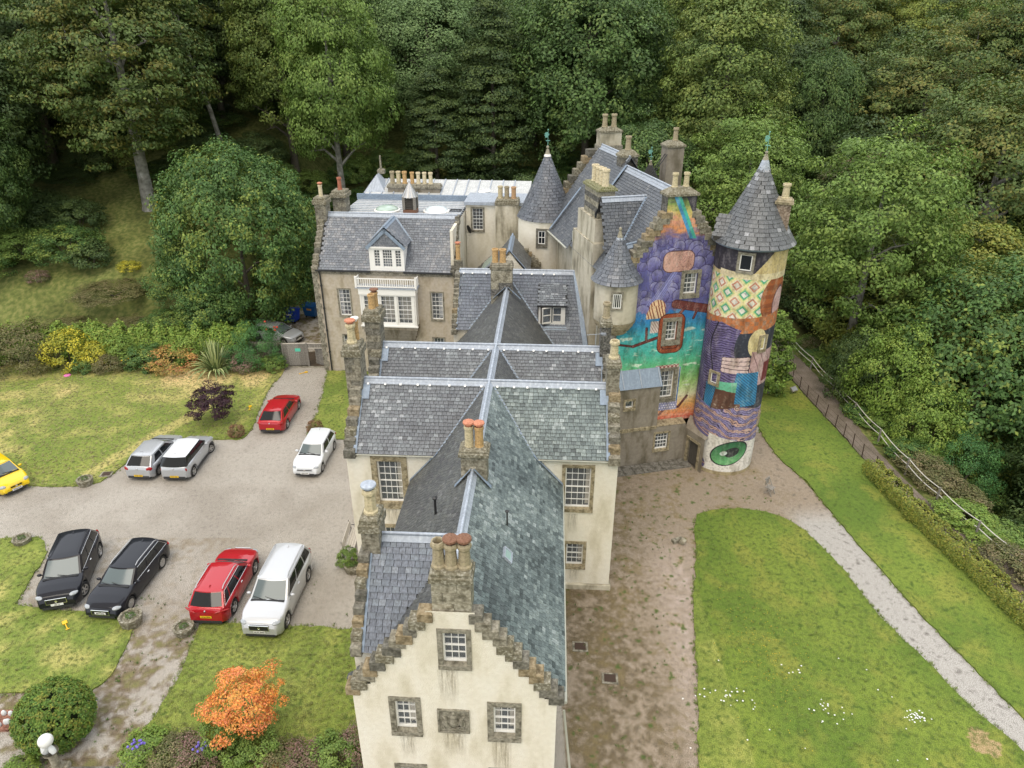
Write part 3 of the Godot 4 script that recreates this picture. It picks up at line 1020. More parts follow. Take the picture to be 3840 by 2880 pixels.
	lead_ridge(b, b3(-5.9, 11.12, 18.85), b3(-5.9, 11.12, 23), Vector3(-1.2, 1, 0).normalized(), Vector3(1.2, 1, 0).normalized(), 0.2)
	lead_strip(b, b3(-5.9, 11.12, 18.85), b3(-4.6, 9.62, 18.85), Vector3(0, 0, -1), Vector3(1.2, 1, 0), 0.2, 0.06)
	lead_strip(b, b3(-5.9, 11.12, 18.85), b3(-7.1, 9.62, 18.85), Vector3(0, 0, -1), Vector3(-1.2, 1, 0), 0.2, 0.06)
	put_split(b, "lead_ridge", M.lead_blue, t)
	b = MB.new()
	b.box(b3(-7.0, 5, 18.95), b3(-4.7, 9.6, 23))
	b.poly(P([-7.0, 9.6, 18.95, -4.7, 9.6, 18.95, -5.85, 10.95, 18.95]), Vector3(0, 0, 1))
	put(b, "harled_wall", M.harl, t)
	crow_steps(t, t, frame(b3(0, 0, 22.6), Vector3(0, 0, 1)), [Vector2(-3.9, 9.0), Vector2(-5.0, 10.2)], 0.3, 0.26)
	# aerial on the right chimney
	b = MB.new()
	b.tube([b3(-0.9, 10.2, 5.6), b3(-0.9, 11.0, 5.6)], [0.015], 5)
	b.tube([b3(-1.35, 10.95, 5.6), b3(-0.45, 11.05, 5.6)], [0.012], 5)
	for k in 5:
		b.tube([b3(-0.62 + k * 0.05, 11.03, 5.4), b3(-0.62 + k * 0.05, 11.03, 5.8)], [0.008], 4)
	put(b, "aerial", M.lead, t)
	return t


func build_house() -> Node3D:
	var t := thing("grey_house", "grey-beige harled house with white bay window, balcony and dormer, beside the wooden gate", "house", Vector3(-14.37, 0, -50.5), deg_to_rad(-5.0))
	var Ff := frame(V0, Vector3(0, 0, 1))
	var holes := [Rect2(1.4, 4.68, 0.86, 2.08), Rect2(8.42, 4.58, 0.86, 2.12), Rect2(1.4, 1.55, 0.82, 1.5), Rect2(8.42, 1.55, 0.82, 1.52)]
	var b := MB.new()
	wall_cells(b, Ff, rect(-0.3, 0, 10.16, 8.3), holes)
	b.box(b3(-0.3, 0, 0.25), b3(-0.1, 8.3, 9.6))
	b.poly(P([-0.3, 8.3, 0, -0.3, 8.3, 6, -0.3, 11.5, 3]), Vector3(-1, 0, 0))
	put(b, "harled_wall", M.harl_grey, t)
	b = MB.new()
	b.box(b3(9.96, 0, 0.25), b3(10.16, 11.3, 9.6))
	put(b, "side_wall", M.harl, t)
	b = MB.new()
	for j in 21:
		b.stone(b3(-0.42, j * 0.4 - 0.02, -0.05), b3(-0.42 + (0.42 if j % 2 else 0.3), j * 0.4 + 0.38, 0.3), 0.02)
	put(b, "corner_stones", M.dressed_grey, t)
	for i in holes.size():
		var r: Rect2 = holes[i]
		window(t, Ff, r, 3, 6 if i < 2 else 4, {"sur": 0.1, "stone": M.dressed_grey, "curtain": 0.24 if i < 2 else 0.0, "sides": [i], "cloth": M.curtain_grey, "depth": 0.12})
	# slated front slope, ridge, verge
	slate_face(t, P([0.15, 8.3, -0.1, 10.0, 8.3, -0.1, 10.0, 11.7, 3, 0.15, 11.7, 3]), "house", 0.26, 0.2)
	b = MB.new()
	lead_ridge(b, b3(0.1, 11.7, 3), b3(10.1, 11.7, 3), Vector3(0, 1, 1.1).normalized(), Vector3(0, 1, -0.4).normalized(), 0.3)
	put_split(b, "lead_ridge", M.lead, t)
	crow_steps(t, t, frame(b3(-0.32, 0, 0), Vector3(-1, 0, 0)), [Vector2(0.15, 8.2), Vector2(-3.0, 11.7)], 0.36, 0.36, 0.85)
	crow_steps(t, t, frame(b3(10.2, 0, 0), Vector3(1, 0, 0)), [Vector2(-0.1, 8.2), Vector2(3.0, 11.7)], 0.2, 0.3, 0.7)
	b = MB.new()
	b.box(b3(-0.1, 8.18, -0.22), b3(4.0, 8.3, -0.08))
	put_split(b, "gutter", M.black_iron, t)
	b = MB.new()
	b.box(b3(6.5, 8.18, -0.22), b3(10.1, 8.3, -0.08))
	put_split(b, "gutter", M.black_iron, t)
	b = MB.new()
	b.tube([b3(0.15, 8.2, -0.15), b3(0.2, 7.9, -0.12), b3(0.2, 0, -0.12)], [0.06], 8)
	for y in [1.6, 3.4, 5.2, 7.0]:
		b.tube([b3(0.2, y, -0.12), b3(0.2, y + 0.12, -0.12)], [0.09], 8)
	put(b, "drain_pipe", M.black_iron, t)
	b = MB.new()
	b.stone(b3(-0.3, 7.95, -0.06), b3(10.16, 8.18, 0.1), 0.03)
	put(b, "cornice", M.dressed_grey, t)
	# bay window
	var bay := part("bay_window", t)
	b = MB.new()
	var Fy := frame(b3(0, 0, -0.75), Vector3(0, 0, 1))
	var bh := [Rect2(3.5, 4.5, 0.98, 2.1), Rect2(4.78, 4.45, 1.06, 2.18), Rect2(6.05, 4.45, 1.06, 2.18)]
	wall_cells(b, Fy, rect(3.25, 4.25, 7.4, 6.7), bh, 0.1)
	b.box(b3(3.25, 4.25, -0.7), b3(3.35, 6.7, 0))
	b.box(b3(7.3, 4.25, -0.7), b3(7.4, 6.7, 0))
	for x in [3.3, 4.63, 5.95, 7.25]:
		b.box(b3(x - 0.05, 4.25, -0.8), b3(x + 0.05, 6.7, -0.76))
	b.box(b3(3.2, 6.72, -0.88), b3(7.45, 7.2, 0))
	b.box(b3(3.15, 4.2, -0.86), b3(7.5, 4.3, -0.76))
	put(b, "bay_frame", M.white_paint, bay)
	for r in bh:
		window(t, Fy, r, 3, 6, {"sur": 0, "depth": 0.06, "fw": 0.05, "curtain": 0.0})
	b = MB.new()
	for j in 5:
		b.stone(b3(3.2 + j * 0.1, 3.95 - j * 0.28, -0.8 + j * 0.15), b3(7.45 - j * 0.1, 4.2 - j * 0.28, 0), 0.03)
	put(b, "bay_corbel", M.harl_brown, bay)
	# balcony
	var bal := part("balcony", t)
	b = MB.new()
	b.box(b3(3.0, 7.2, -0.95), b3(7.6, 7.27, 0))
	put(b, "balcony_floor", M.lead, bal)
	b = MB.new()
	for y in [7.33, 7.92]:
		b.box(b3(3.05, y, -0.93), b3(7.55, y + 0.07, -0.86))
		b.box(b3(3.05, y, -0.86), b3(3.12, y + 0.07, 0))
		b.box(b3(7.48, y, -0.86), b3(7.55, y + 0.07, 0))
	put(b, "balcony_rail", M.white_paint, bal)
	b = MB.new()
	b.box(Vector3(-0.028, 0, -0.02), Vector3(0.028, 0.54, 0.02))
	var bm := b.mesh()
	for k in 27:
		inst(bm, "baluster", M.white_paint, bal, Transform3D(Basis.IDENTITY, b3(3.16 + k * 0.164, 7.39, -0.895)))
	for k in 5:
		inst(bm, "baluster", M.white_paint, bal, Transform3D(Basis.IDENTITY, b3(3.085, 7.39, -0.75 + k * 0.16)))
		inst(bm, "baluster", M.white_paint, bal, Transform3D(Basis.IDENTITY, b3(7.515, 7.39, -0.75 + k * 0.16)))
	for e in [[3.085, -0.895], [7.515, -0.895]]:
		b = MB.new()
		b.box(b3(e[0] - 0.06, 7.27, e[1] - 0.06), b3(e[0] + 0.06, 8.12, e[1] + 0.06))
		put(b, "newel_post", M.white_paint, bal)
	# dormer
	var dm := part("dormer", t)
	var Fd := frame(b3(0, 0, 0.0), Vector3(0, 0, 1))
	b = MB.new()
	var dh := [Rect2(4.4, 8.6, 0.46, 1.3), Rect2(5.02, 8.58, 0.74, 1.34), Rect2(5.95, 8.6, 0.46, 1.3)]
	wall_cells(b, frame(b3(0, 0, -0.12), Vector3(0, 0, 1)), rect(4.05, 8.3, 6.6, 10.1), dh, 0.08)
	for x in [4.05, 6.6]:
		b.poly(P([x, 8.3, -0.12, x, 10.1, -0.12, x, 10.1, 1.8]), Vector3(-1 if x < 5 else 1, 0, 0))
	b.box(b3(3.95, 10.02, -0.25), b3(6.7, 10.14, -0.13))
	put(b, "dormer_wall", M.white_paint, dm)
	for r in dh:
		window(t, frame(b3(0, 0, -0.12), Vector3(0, 0, 1)), r, 4 if r.size.x > 0.6 else 2, 6, {"sur": 0, "depth": 0.05, "fw": 0.045})
	slate_face(t, P([3.9, 10.12, -0.2, 3.9, 10.12, 1.6, 5.33, 11.5, 2.85, 5.33, 11.5, -0.2]), "house", 0.24, 0.2, 0.03)
	slate_face(t, P([6.76, 10.12, -0.2, 6.76, 10.12, 1.6, 5.33, 11.5, 2.85, 5.33, 11.5, -0.2]), "house", 0.24, 0.2, 0.03)
	# slated pediment
	slate_face(t, P([4.15, 10.12, -0.16, 6.5, 10.12, -0.16, 5.33, 11.25, -0.12]), "house", 0.24, 0.18)
	b = MB.new()
	lead_ridge(b, b3(5.33, 11.53, -0.3), b3(5.33, 11.53, 2.9), Vector3(-0.96, 1, 0).normalized(), Vector3(0.96, 1, 0).normalized(), 0.18)
	for s in [-1, 1]:
		lead_strip(b, b3(5.33 + 1.5 * s, 10.08, -0.24), b3(5.33, 11.5, -0.24), Vector3(-s * 0.7, -0.75, 0), Vector3(0, 0.0, 1), 0.24, 0.04)
		lead_strip(b, b3(5.33 + 1.43 * s, 10.12, 1.6), b3(5.33, 11.55, 2.85), Vector3(s, 0, 0), Vector3(0, 1, 1), 0.18, 0.07)
	put_split(b, "lead_flashing", M.lead_blue, dm)
	# flat lead roof with rolls
	b = MB.new()
	b.box(b3(0.7, 10.6, 3.3), b3(10.15, 11.3, 9.6))
	put(b, "lead_roof", M.lead_pale, t)
	for i in 10:
		var z := 3.8 + i * 0.58
		for e in [[0.75, 3.3], [3.34, 7.6], [7.64, 10.12]]:
			b = MB.new()
			b.box(b3(e[0], 11.29, z + e[0] * 0.01), b3(e[1], 11.35, z + 0.06 + e[0] * 0.01))
			put(b, "lead_roll", M.lead, t)
	b = MB.new()
	b.box(b3(0.6, 11.3, 9.5), b3(10.2, 11.75, 9.75))
	put(b, "parapet", M.lead_blue, t)
	for e in [[4.1, 5.7, "dome_glass_green"], [8.0, 5.7, "dome_glass"]]:
		var rl := part("roof_light", t, Transform3D(Basis.IDENTITY, b3(e[0], 11.3, e[1])))
		b = MB.new()
		b.lathe([Vector2(1.02, 0), Vector2(1.02, 0.12), Vector2(0.9, 0.16)], 28)
		put(b, "kerb_ring", M.white_paint, rl)
		b = MB.new()
		b.lathe([Vector2(0.92, 0.12), Vector2(0.82, 0.26), Vector2(0.6, 0.38), Vector2(0.3, 0.45), Vector2(0, 0.47)], 28)
		put(b, "glass_dome", M[e[2]], rl)
	# louvred lantern
	var ln := part("roof_lantern", t, Transform3D(Basis.IDENTITY, b3(6.1, 11.3, 5.2)))
	b = MB.new()
	b.box(Vector3(-0.5, 0, -0.5), Vector3(0.5, 0.35, 0.5))
	put(b, "rusty_base", M.rust, ln)
	b = MB.new()
	for e in [[-0.42, -0.42], [0.42, -0.42], [-0.42, 0.42], [0.42, 0.42]]:
		b.box(Vector3(e[0] - 0.1, 0.35, e[1] - 0.1), Vector3(e[0] + 0.1, 1.3, e[1] + 0.1))
	put(b, "lantern_frame", M.old_timber, ln)
	for s in 4:
		for k in 6:
			var bb := MB.new()
			bb.X = Transform3D(Basis(Vector3.UP, PI / 2 * s), V0)
			bb.X = bb.X * Transform3D(Basis(Vector3.RIGHT, 0.6), Vector3(0, 0.45 + k * 0.145, 0.42))
			bb.box(Vector3(-0.34, -0.01, -0.08), Vector3(0.34, 0.01, 0.08))
			put(bb, "louvre", M.dark_timber, ln)
	b = MB.new()
	for k in 16:
		var a0 := TAU * k / 16
		var a1 := TAU * (k + 1) / 16
		var am := (a0 + a1) / 2
		b.quad(Vector3(cos(a0) * 0.62, 1.28, -sin(a0) * 0.62), Vector3(cos(am) * 0.66, 1.26, -sin(am) * 0.66), Vector3(cos(am) * 0.05, 2.35, -sin(am) * 0.05), Vector3(cos(a0) * 0.04, 2.35, -sin(a0) * 0.04))
		b.quad(Vector3(cos(am) * 0.66, 1.26, -sin(am) * 0.66), Vector3(cos(a1) * 0.62, 1.28, -sin(a1) * 0.62), Vector3(cos(a1) * 0.04, 2.35, -sin(a1) * 0.04), Vector3(cos(am) * 0.05, 2.35, -sin(am) * 0.05))
	b.lathe([Vector2(0.6, 1.27), Vector2(0, 1.27)], 16)
	b.ball(Vector3(0, 2.38, 0), Vector3(0.06, 0.09, 0.06), 5)
	put(b, "cone_cap", M.zinc, ln)
	b = MB.new()
	ring_box(b, 9.0, 5.8, 9.9, 6.6, 0.08, 11.3, 11.36)
	for i in b.v.size():
		b.v[i] = Vector3(b.v[i].x, b.v[i].z, -b.v[i].y)
		b.n[i] = Vector3(b.n[i].x, b.n[i].z, -b.n[i].y)
	for k in 6:
		b.box(b3(9.1 + k * 0.125, 11.31, 5.85), b3(9.15 + k * 0.125, 11.35, 6.55))
	put(b, "roof_grille", M.black_iron, t)
	# rear roofs
	b = MB.new()
	b.poly(P([1.2, 11.7, 9.8, 15, 11.7, 9.8, 15, 12.4, 12.8, 1.2, 12.4, 12.8]), Vector3(0, 1, 0.2))
	b.box(b3(1.2, 9, 9.8), b3(15, 11.68, 12.8))
	put(b, "lead_roof", M.lead_pale, t)
	for k in 13:
		b = MB.new()
		b.bar(b3(1.6 + k * 1.0, 11.73, 9.85), b3(1.6 + k * 1.0, 12.43, 12.75), 0.08, 0.1)
		put(b, "lead_roll", M.lead, t)
	b = MB.new()
	b.box(b3(9.0, 11.2, 9.62), b3(15, 11.72, 9.78))
	put(b, "fascia", M.lead_blue, t)
	b = MB.new()
	b.X = Transform3D(Basis.from_euler(Vector3(0.3, 0.5, 0.1)), b3(11.3, 12.05, 10.0))
	b.box(Vector3(-0.5, -0.03, -0.2), Vector3(0.5, 0.03, 0.2))
	put(b, "loose_sheet", M.white_paint, t)
	# small left gablet with pole
	slate_face(t, P([0.9, 11.6, 10.2, 1.9, 13.0, 11.4, 1.9, 13.0, 12.4, 0.9, 11.6, 12.4]), "house")
	b = MB.new()
	b.poly(P([1.0, 11.7, 10.1, 2.9, 11.7, 10.1, 1.9, 13.0, 11.4]), Vector3(0, 0.7, 1))
	b.poly(P([2.9, 11.6, 10.1, 2.9, 11.6, 12.4, 1.9, 13.0, 12.4, 1.9, 13.0, 11.4]), Vector3(1, 0.7, 0))
	put(b, "lead_gablet", M.lead, t)
	b = MB.new()
	b.stone(b3(1.75, 12.9, 12.2), b3(2.35, 13.3, 12.7), 0.1)
	b.tube([b3(2.05, 13.2, 12.4), b3(2.05, 14.4, 12.4)], [0.1, 0.07], 8)
	put(b, "finial", M.dressed_grey, t)
	# chimneys
	var pots := []
	for k in 7:
		pots.append([-1.85 + k * 0.52 + (0.12 if k > 2 else 0.0), 0, 1.0 if k < 3 else 0.95, 0.2 if k < 3 else 0.18, ["tall", "round"][k % 2], ["pot_old", "pot_buff", "pot_gold", "pot_gold", "pot_cream", "pot_cream", "pot_cream"][k]])
	chimney(t, b3(5.3, 11.0, 10.6), 4.4, 0.8, 12.15, {"blocks": false, "mat": M.harl_brown, "over": 0.08, "cap_h": 0.32, "cap_mat": M.dressed_grey, "pots": pots})
	chimney(t, b3(-0.12, 8.5, 3), 0.85, 1.0, 12.45, {"mat": M.dressed_grey, "mat2": M.old_stone2, "over": 0.12, "cap_h": 0.5, "pots": [[0, 0, 0.85, 0.16, "round", "pot_cream", "terracotta"]]})
	chimney(t, b3(0.65, 8.5, 5.2), 1.0, 1.1, 12.5, {"mat": M.old_stone2, "mat2": M.dressed_grey, "over": 0.14, "cap_h": 0.5, "pots": [[0, 0, 0.95, 0.17, "tall", "pot_red"]]})
	chimney(t, b3(10.5, 5.5, 0.25), 0.55, 0.5, 9.15, {"mat": M.old_stone2, "mat2": M.lichen_stone, "over": 0.03, "cap_h": 0.1, "pots": [[0.0, 0.0, 1.1, 0.18, "round", "pot_gold", "terracotta"]]})
	# cream rear wing and tall stack
	var Fw := frame(b3(10.2, 0, 6.5), Vector3(0, 0, 1))
	b = MB.new()
	wall_cells(b, Fw, rect(0, 4, 4.6, 11.75), [Rect2(0.5, 9.7, 0.86, 1.75)])
	put(b, "rear_wall", M.harl, t)
	window(t, Fw, Rect2(0.5, 9.7, 0.86, 1.75), 3, 6, {"sur": 0.12, "stone": M.dressed_grey})
	b = MB.new()
	b.box(b3(10.1, 11.75, 6.3), b3(15, 12.0, 9.7))
	put(b, "lead_roof", M.lead, t)
	chimney(t, b3(13.55, 2, 6.0), 1.75, 1.3, 12.0, {"blocks": false, "mat": M.harl_old, "over": 0.05, "cap_h": 0.4, "cap_mat": M.lichen_stone, "pots": [[-0.55, 0, 0.95, 0.2, "round", "pot_buff"], [-0.05, 0, 0.92, 0.2, "round", "pot_old"], [0.48, 0, 0.9, 0.2, "round", "pot_red2"]]})
	# valley roof with long roof light
	slate_face(t, P([10.25, 5.6, 0.6, 13.6, 8.6, 0.6, 13.6, 8.9, 6.4, 10.25, 5.9, 6.4]), "dark", 0.24, 0.2)
	var rw := part("roof_window", t, Transform3D(Basis(Vector3.BACK, 0.73), b3(12.3, 7.75, 4.4)))
	b = MB.new()
	b.box(Vector3(-0.75, 0, -1.2), Vector3(0.75, 0.12, 1.2))
	put(b, "kerb", M.lead, rw)
	for k in 4:
		b = MB.new()
		b.box(Vector3(-0.7, 0.12, -1.15 + k * 0.58), Vector3(0.7, 0.15, -0.62 + k * 0.58))
		put(b, "pane", M.sky_glass, rw)
	# satellite dish
	var sd := part("satellite_dish", t, Transform3D(Basis.from_euler(Vector3(0.2, -0.9, 0)), b3(10.55, 9.9, 6.2)))
	b = MB.new()
	b.X = Transform3D(Basis(Vector3.RIGHT, PI / 2), V0)
	b.lathe([Vector2(0, 0), Vector2(0.2, 0.03), Vector2(0.34, 0.1)], 16)
	put(b, "dish", M.black_iron, sd)
	b = MB.new()
	b.tube([Vector3(0, 0, 0), Vector3(0, -0.3, -0.2), Vector3(0, -0.3, -0.4)], [0.025], 6)
	b.tube([Vector3(0, -0.3, 0.05), Vector3(0, -0.1, 0.45)], [0.015], 5)
	put(b, "dish_arm", M.black_iron, sd)
	return t


func cone_slates(root: Node3D, ctr: Vector3, prof: Array, pal: String, w := 0.24) -> void:
	# prof: Vector2(radius, height) of the course edges from the eaves up
	var bin: Dictionary = slate_bins.get_or_add(root, {"deck": MB.new(), "list": []})
	var dk: MB = bin.deck
	dk.lathe(prof, 28, ctr)
	for i in prof.size() - 1:
		var p: Vector2 = prof[i]
		var q: Vector2 = prof[i + 1]
		var n := maxi(5, roundi(TAU * p.x / w))
		var a := R.randf() * TAU
		for k in n:
			var t := a + TAU * (k + R.randf_range(-0.1, 0.1)) / n
			var d := Vector3(cos(t), 0, -sin(t))
			var u := Vector3.UP.cross(d)
			var vv := (d * (q.x - p.x) + Vector3.UP * (q.y - p.y))
			var nn := u.cross(vv).normalized()
			var sw := TAU * p.x / n
			var at := ctr + d * p.x + Vector3.UP * p.y - u * sw / 2 + nn * 0.012
			bin.list.append([Transform3D(Basis(u * sw, vv, nn), at), slate_tone(root, at, pal)])


func cone_profile(r0: float, y0: float, y1: float, g := 0.19, bell := 0.25) -> Array:
	var pr := []
	var n := int((y1 - y0) / (g * 0.93))
	for i in n + 1:
		var f := float(i) / n
		var r := lerpf(r0 * 0.93, 0.12, f)
		r += r0 * bell * 0.28 * pow(1.0 - f, 6.0)
		pr.append(Vector2(r, lerpf(y0, y1, f)))
	return pr


func vane(root: Node3D, at: Vector3, h: float, s := 1.0) -> void:
	var w := part("weather_vane", root, Transform3D(Basis(Vector3.UP, R.randf_range(-0.6, 0.6)), at))
	var b := MB.new()
	b.tube([V0, Vector3(0, h, 0)], [0.02, 0.012], 6)
	b.tube([Vector3(-0.22 * s, h * 0.35, 0), Vector3(0.22 * s, h * 0.35, 0)], [0.012], 5)
	b.tube([Vector3(0, h * 0.35, -0.22 * s), Vector3(0, h * 0.35, 0.22 * s)], [0.012], 5)
	b.ball(Vector3(0, h, 0), Vector3(0.04, 0.05, 0.04), 4)
	put(b, "vane_rod", M.verdigris, w)
	b = MB.new()
	for e in [[-0.3, 0.55, -0.02, 0.85], [-0.38, 0.66, -0.3, 0.72], [-0.38, 0.76, -0.3, 0.8], [0.02, 0.66, 0.12, 0.76]]:
		b.box(Vector3(e[0] * s, h * e[1], -0.01), Vector3(e[2] * s, h * e[3], 0.01))
	put(b, "vane_flag", M.verdigris, w)


func stone_finial(root: Node3D, at: Vector3, h: float, r: float) -> void:
	var b := MB.new()
	b.lathe([Vector2(r, 0), Vector2(r * 0.45, h * 0.6), Vector2(r * 0.3, h * 0.66), Vector2(r * 0.5, h * 0.72), Vector2(r * 0.55, h * 0.82), Vector2(r * 0.4, h * 0.93), Vector2(0, h)], 14, at)
	put(b, "stone_finial", M.pale_stone2, root)


func build_keep() -> Node3D:
	var t := thing("painted_keep", "old tower house with cone turrets and a colourful mural on gable and round tower", "castle", Vector3(6.41, 0, -36.67), deg_to_rad(13.1))
	var b := MB.new()
	# mural gable
	var F := frame(b3(0, 0, 0.6), Vector3(0, 0, 1))
	var out := [Vector2(-0.35, 2.6), Vector2(6.0, 2.6)]
	var up := []
	for i in 9:
		var y0 := lerpf(11.9, 15.3, i / 9.0)
		var y1 := lerpf(11.9, 15.3, (i + 1) / 9.0)
		up.append(Vector2(lerpf(-0.35, 2.0, i / 9.0), y0))
		up.append(Vector2(lerpf(-0.35, 2.0, i / 9.0), y1))
	for e in up.duplicate():
		out.append(Vector2(6.0 - (e.x + 0.35) * 0.99, e.y))
	# right side was appended low to high; add the chimney front and come down the left
	out.append_array([Vector2(3.66, 15.3), Vector2(3.66, 16.3), Vector2(2.0, 16.3), Vector2(2.0, 15.3)])
	up.reverse()
	out.append_array(up)
	var w1 := Rect2(3.46, 10.77, 0.8, 1.24)
	var w2 := Rect2(2.66, 7.98, 0.7, 1.22)
	var w3 := Rect2(2.68, 4.2, 0.84, 1.84)
	var uvr := Rect2(-0.5, 2.4, 6.6, 14.2)
	wall_cells(b, F, PackedVector2Array(out), [w1, w2, w3], 0.25, uvr)
	put(b, "painted_gable_wall", M.mural_gable, t)
	for e in [[w1, 3, 4, 0.2], [w2, 3, 4, 0.24], [w3, 3, 5, 0.22]]:
		window(t, F, e[0], e[1], e[2], {"sur": e[3], "stone": M.dressed_grey, "depth": 0.2, "curtain": 0.14, "sides": [1]})
	# harled walls
	b = MB.new()
	wall_cells(b, frame(b3(-0.35, 0, 0), Vector3(-1, 0, 0)), rect(-15, 0, -0.6, 11.8), [])
	b.box(b3(5.8, 0, 0.7), b3(6.0, 11.8, 14.6))
	b.box(b3(-0.3, 0, 14.3), b3(6.0, 11.8, 14.6))
	b.poly(P([-0.35, 11.75, 14.6, 6.1, 11.75, 14.6, 3.3, 17, 14.6]), Vector3(0, 0, -1))
	b.poly(P([-0.35, 11.75, 14.2, 6.1, 11.75, 14.2, 3.3, 17, 14.2]), Vector3(0, 0, 1))
	put(b, "harled_wall", M.harl_old, t)
	# grey base wall, lean-to and string course
	var Fb := frame(V0, Vector3(0, 0, 1))
	b = MB.new()
	var wl := Rect2(2.42, 0.97, 0.84, 1.14)
	wall_cells(b, Fb, rect(-1.0, -0.05, 4.35, 2.6), [wl])
	var ws := Rect2(0.28, 4.12, 0.5, 0.5)
	wall_cells(b, Fb, rect(-1.0, 2.6, 2.42, 5.45), [ws])
	b.quad(b3(2.42, 2.6, 0), b3(2.42, 2.6, 0.6), b3(2.42, 5.45, 0.6), b3(2.42, 5.45, 0))
	put(b, "grey_base_wall", M.harl_brown, t)
	window(t, Fb, wl, 4, 4, {"sur": 0.13, "stone": M.dressed, "depth": 0.14})
	window(t, Fb, ws, 1, 1, {"sur": 0.13, "stone": M.dressed, "depth": 0.14})
	for k in 9:
		b = MB.new()
		var x := -1.0 + k * 0.38
		b.stone(b3(x + 0.01, 2.5 + R.randf_range(-0.03, 0.03), -0.06), b3(x + 0.37, 2.72, 0.3), 0.03)
		put(b, "string_course_stone", M.dressed, t)
	b = MB.new()
	b.poly(P([2.42, 2.62, 0, 4.35, 2.62, 0, 4.35, 2.75, 0.6, 2.42, 2.75, 0.6]), Vector3(0, 1, 0))
	put(b, "wall_ledge", M.dressed, t)
	b = MB.new()
	b.poly(P([-1.0, 5.43, -0.1, 2.5, 5.43, -0.1, 2.5, 6.36, 0.6, -1.0, 6.36, 0.6]), Vector3(0, 1, 1))
	b.poly(P([2.5, 5.43, -0.1, 2.5, 5.43, 0.6, 2.5, 6.36, 0.6]), Vector3(1, 0, 0))
	put(b, "lead_roof", M.lead_blue, t)
	for x in [0.1, 1.2, 2.4]:
		b = MB.new()
		b.bar(b3(x, 5.47, -0.1), b3(x, 6.4, 0.6), 0.05, 0.04)
		put(b, "lead_roll", M.lead, t)
	# door block between the wall and the round tower
	var d0 := b3(4.35, 0, 0.0)
	var d1 := b3(4.82, 0, -1.72)
	var dir := (d1 - d0).normalized()
	var Fd := Transform3D(Basis(dir, Vector3.UP, dir.cross(Vector3.UP)), d0)
	b = MB.new()
	wall_cells(b, Fd, rect(0, -0.05, 1.75, 2.35), [Rect2(0.42, 0, 0.88, 1.75)], 0.25)
	b.poly([d0 + Vector3(0, 2.35, 0), d1 + Vector3(0, 2.35, 0), b3(6.4, 2.6, -0.5), b3(4.9, 2.8, 0.6)], Vector3.UP)
	put(b, "door_wall", M.harl_brown, t)
	var dn := part("doorway", t, Fd)
	b = MB.new()
	b.box(Vector3(0.25, 0, -0.1), Vector3(0.42, 1.92, 0.04))
	b.box(Vector3(1.3, 0, -0.1), Vector3(1.47, 1.92, 0.04))
	b.box(Vector3(0.42, 1.75, -0.1), Vector3(1.3, 1.92, 0.04))
	put(b, "stone_surround", M.dressed, dn)
	for k in 5:
		b = MB.new()
		b.box(Vector3(0.42 + k * 0.176 + 0.006, 0.03, -0.2), Vector3(0.42 + (k + 1) * 0.176 - 0.006, 1.74, -0.15))
		put(b, "door_board", M.dark_timber, dn)
	# paved step along the base
	var pv := 0
	for i in 9:
		for j in 2:
			b = MB.new()
			b.stone(b3(-1.0 + i * 0.62 + 0.01, -0.1, -0.95 + j * 0.46), b3(-1.0 + (i + 1) * 0.62 - 0.01, 0.11 + R.randf_range(-0.01, 0.015), -0.95 + (j + 1) * 0.46 - 0.02), 0.02)
			put(b, "paving_slab", M.paving, t)
	# round tower
	var tc := b3(6.7, 0, -0.44)
	b = MB.new()
	var rows := []
	var uvs := []
	for yy in [-0.05, 3.5, 7.0, 10.5, 14.1]:
		var row := []
		var ur := []
		for k in 49:
			var a := TAU * k / 48
			row.append(tc + Vector3(cos(a) * (1.88 + 0.03 * (14 - yy) / 14), yy, -sin(a) * (1.88 + 0.03 * (14 - yy) / 14)))
			ur.append(Vector2(float(k) / 48, 1.0 - yy / 14.2))
		rows.append(row)
		uvs.append(ur)
	b.grid(rows, uvs)
	put(b, "painted_tower_wall", M.mural_tower, t)
	cone_slates(t, tc, cone_profile(2.14, 14.02, 18.0, 0.21, 0.3), "cone_old", 0.26)
	b = MB.new()
	b.lathe([Vector2(2.0, 13.9), Vector2(2.14, 13.98), Vector2(2.16, 14.05)], 36, tc)
	put(b, "eaves_gutter", M.lead_blue, t)
	b = MB.new()
	b.lathe([Vector2(0.34, 17.6), Vector2(0.2, 18.1), Vector2(0.13, 18.25)], 12, tc)
	put(b, "lead_cap", M.lead, t)
	stone_finial(t, tc + Vector3(0, 18.2, 0), 0.45, 0.16)
	vane(t, tc + Vector3(0, 18.55, 0), 1.0, 0.8)
	for e in [[5.57, -1.91, 12.85, 0.62, 0.85, 1], [4.82, -1.45, 6.0, 0.42, 0.62, 0], [7.13, -2.33, 8.3, 0.3, 0.75, 0], [8.1, -1.72, 3.2, 0.3, 0.6, 0]]:
		var dd := (b3(e[0], 0, e[1]) - tc).normalized()
		var Ft := frame(tc + dd * 1.87, dd)
		var wn := part("window", t, Ft * Transform3D(Basis.IDENTITY, Vector3(-e[3] / 2, e[2], 0)))
		b = MB.new()
		ring_box(b, -0.14, -0.18, e[3] + 0.14, e[4] + 0.12, 0.14, -0.25, 0.08)
		put(b, "stone_surround", M.dressed_grey if e[5] else M.dressed, wn)
		b = MB.new()
		ring_box(b, 0, 0, e[3], e[4], 0.05, -0.1, 0.03)
		put(b, "window_frame", M.white_paint, wn)
		b = MB.new()
		b.box(Vector3(0.03, 0.03, -0.06), Vector3(e[3] - 0.03, e[4] - 0.03, 0.012))
		put(b, "pane", M.dark_glass, wn)
	# tower chimney and little dormer
	var rd := Vector3(0.847, 0, 0.53)
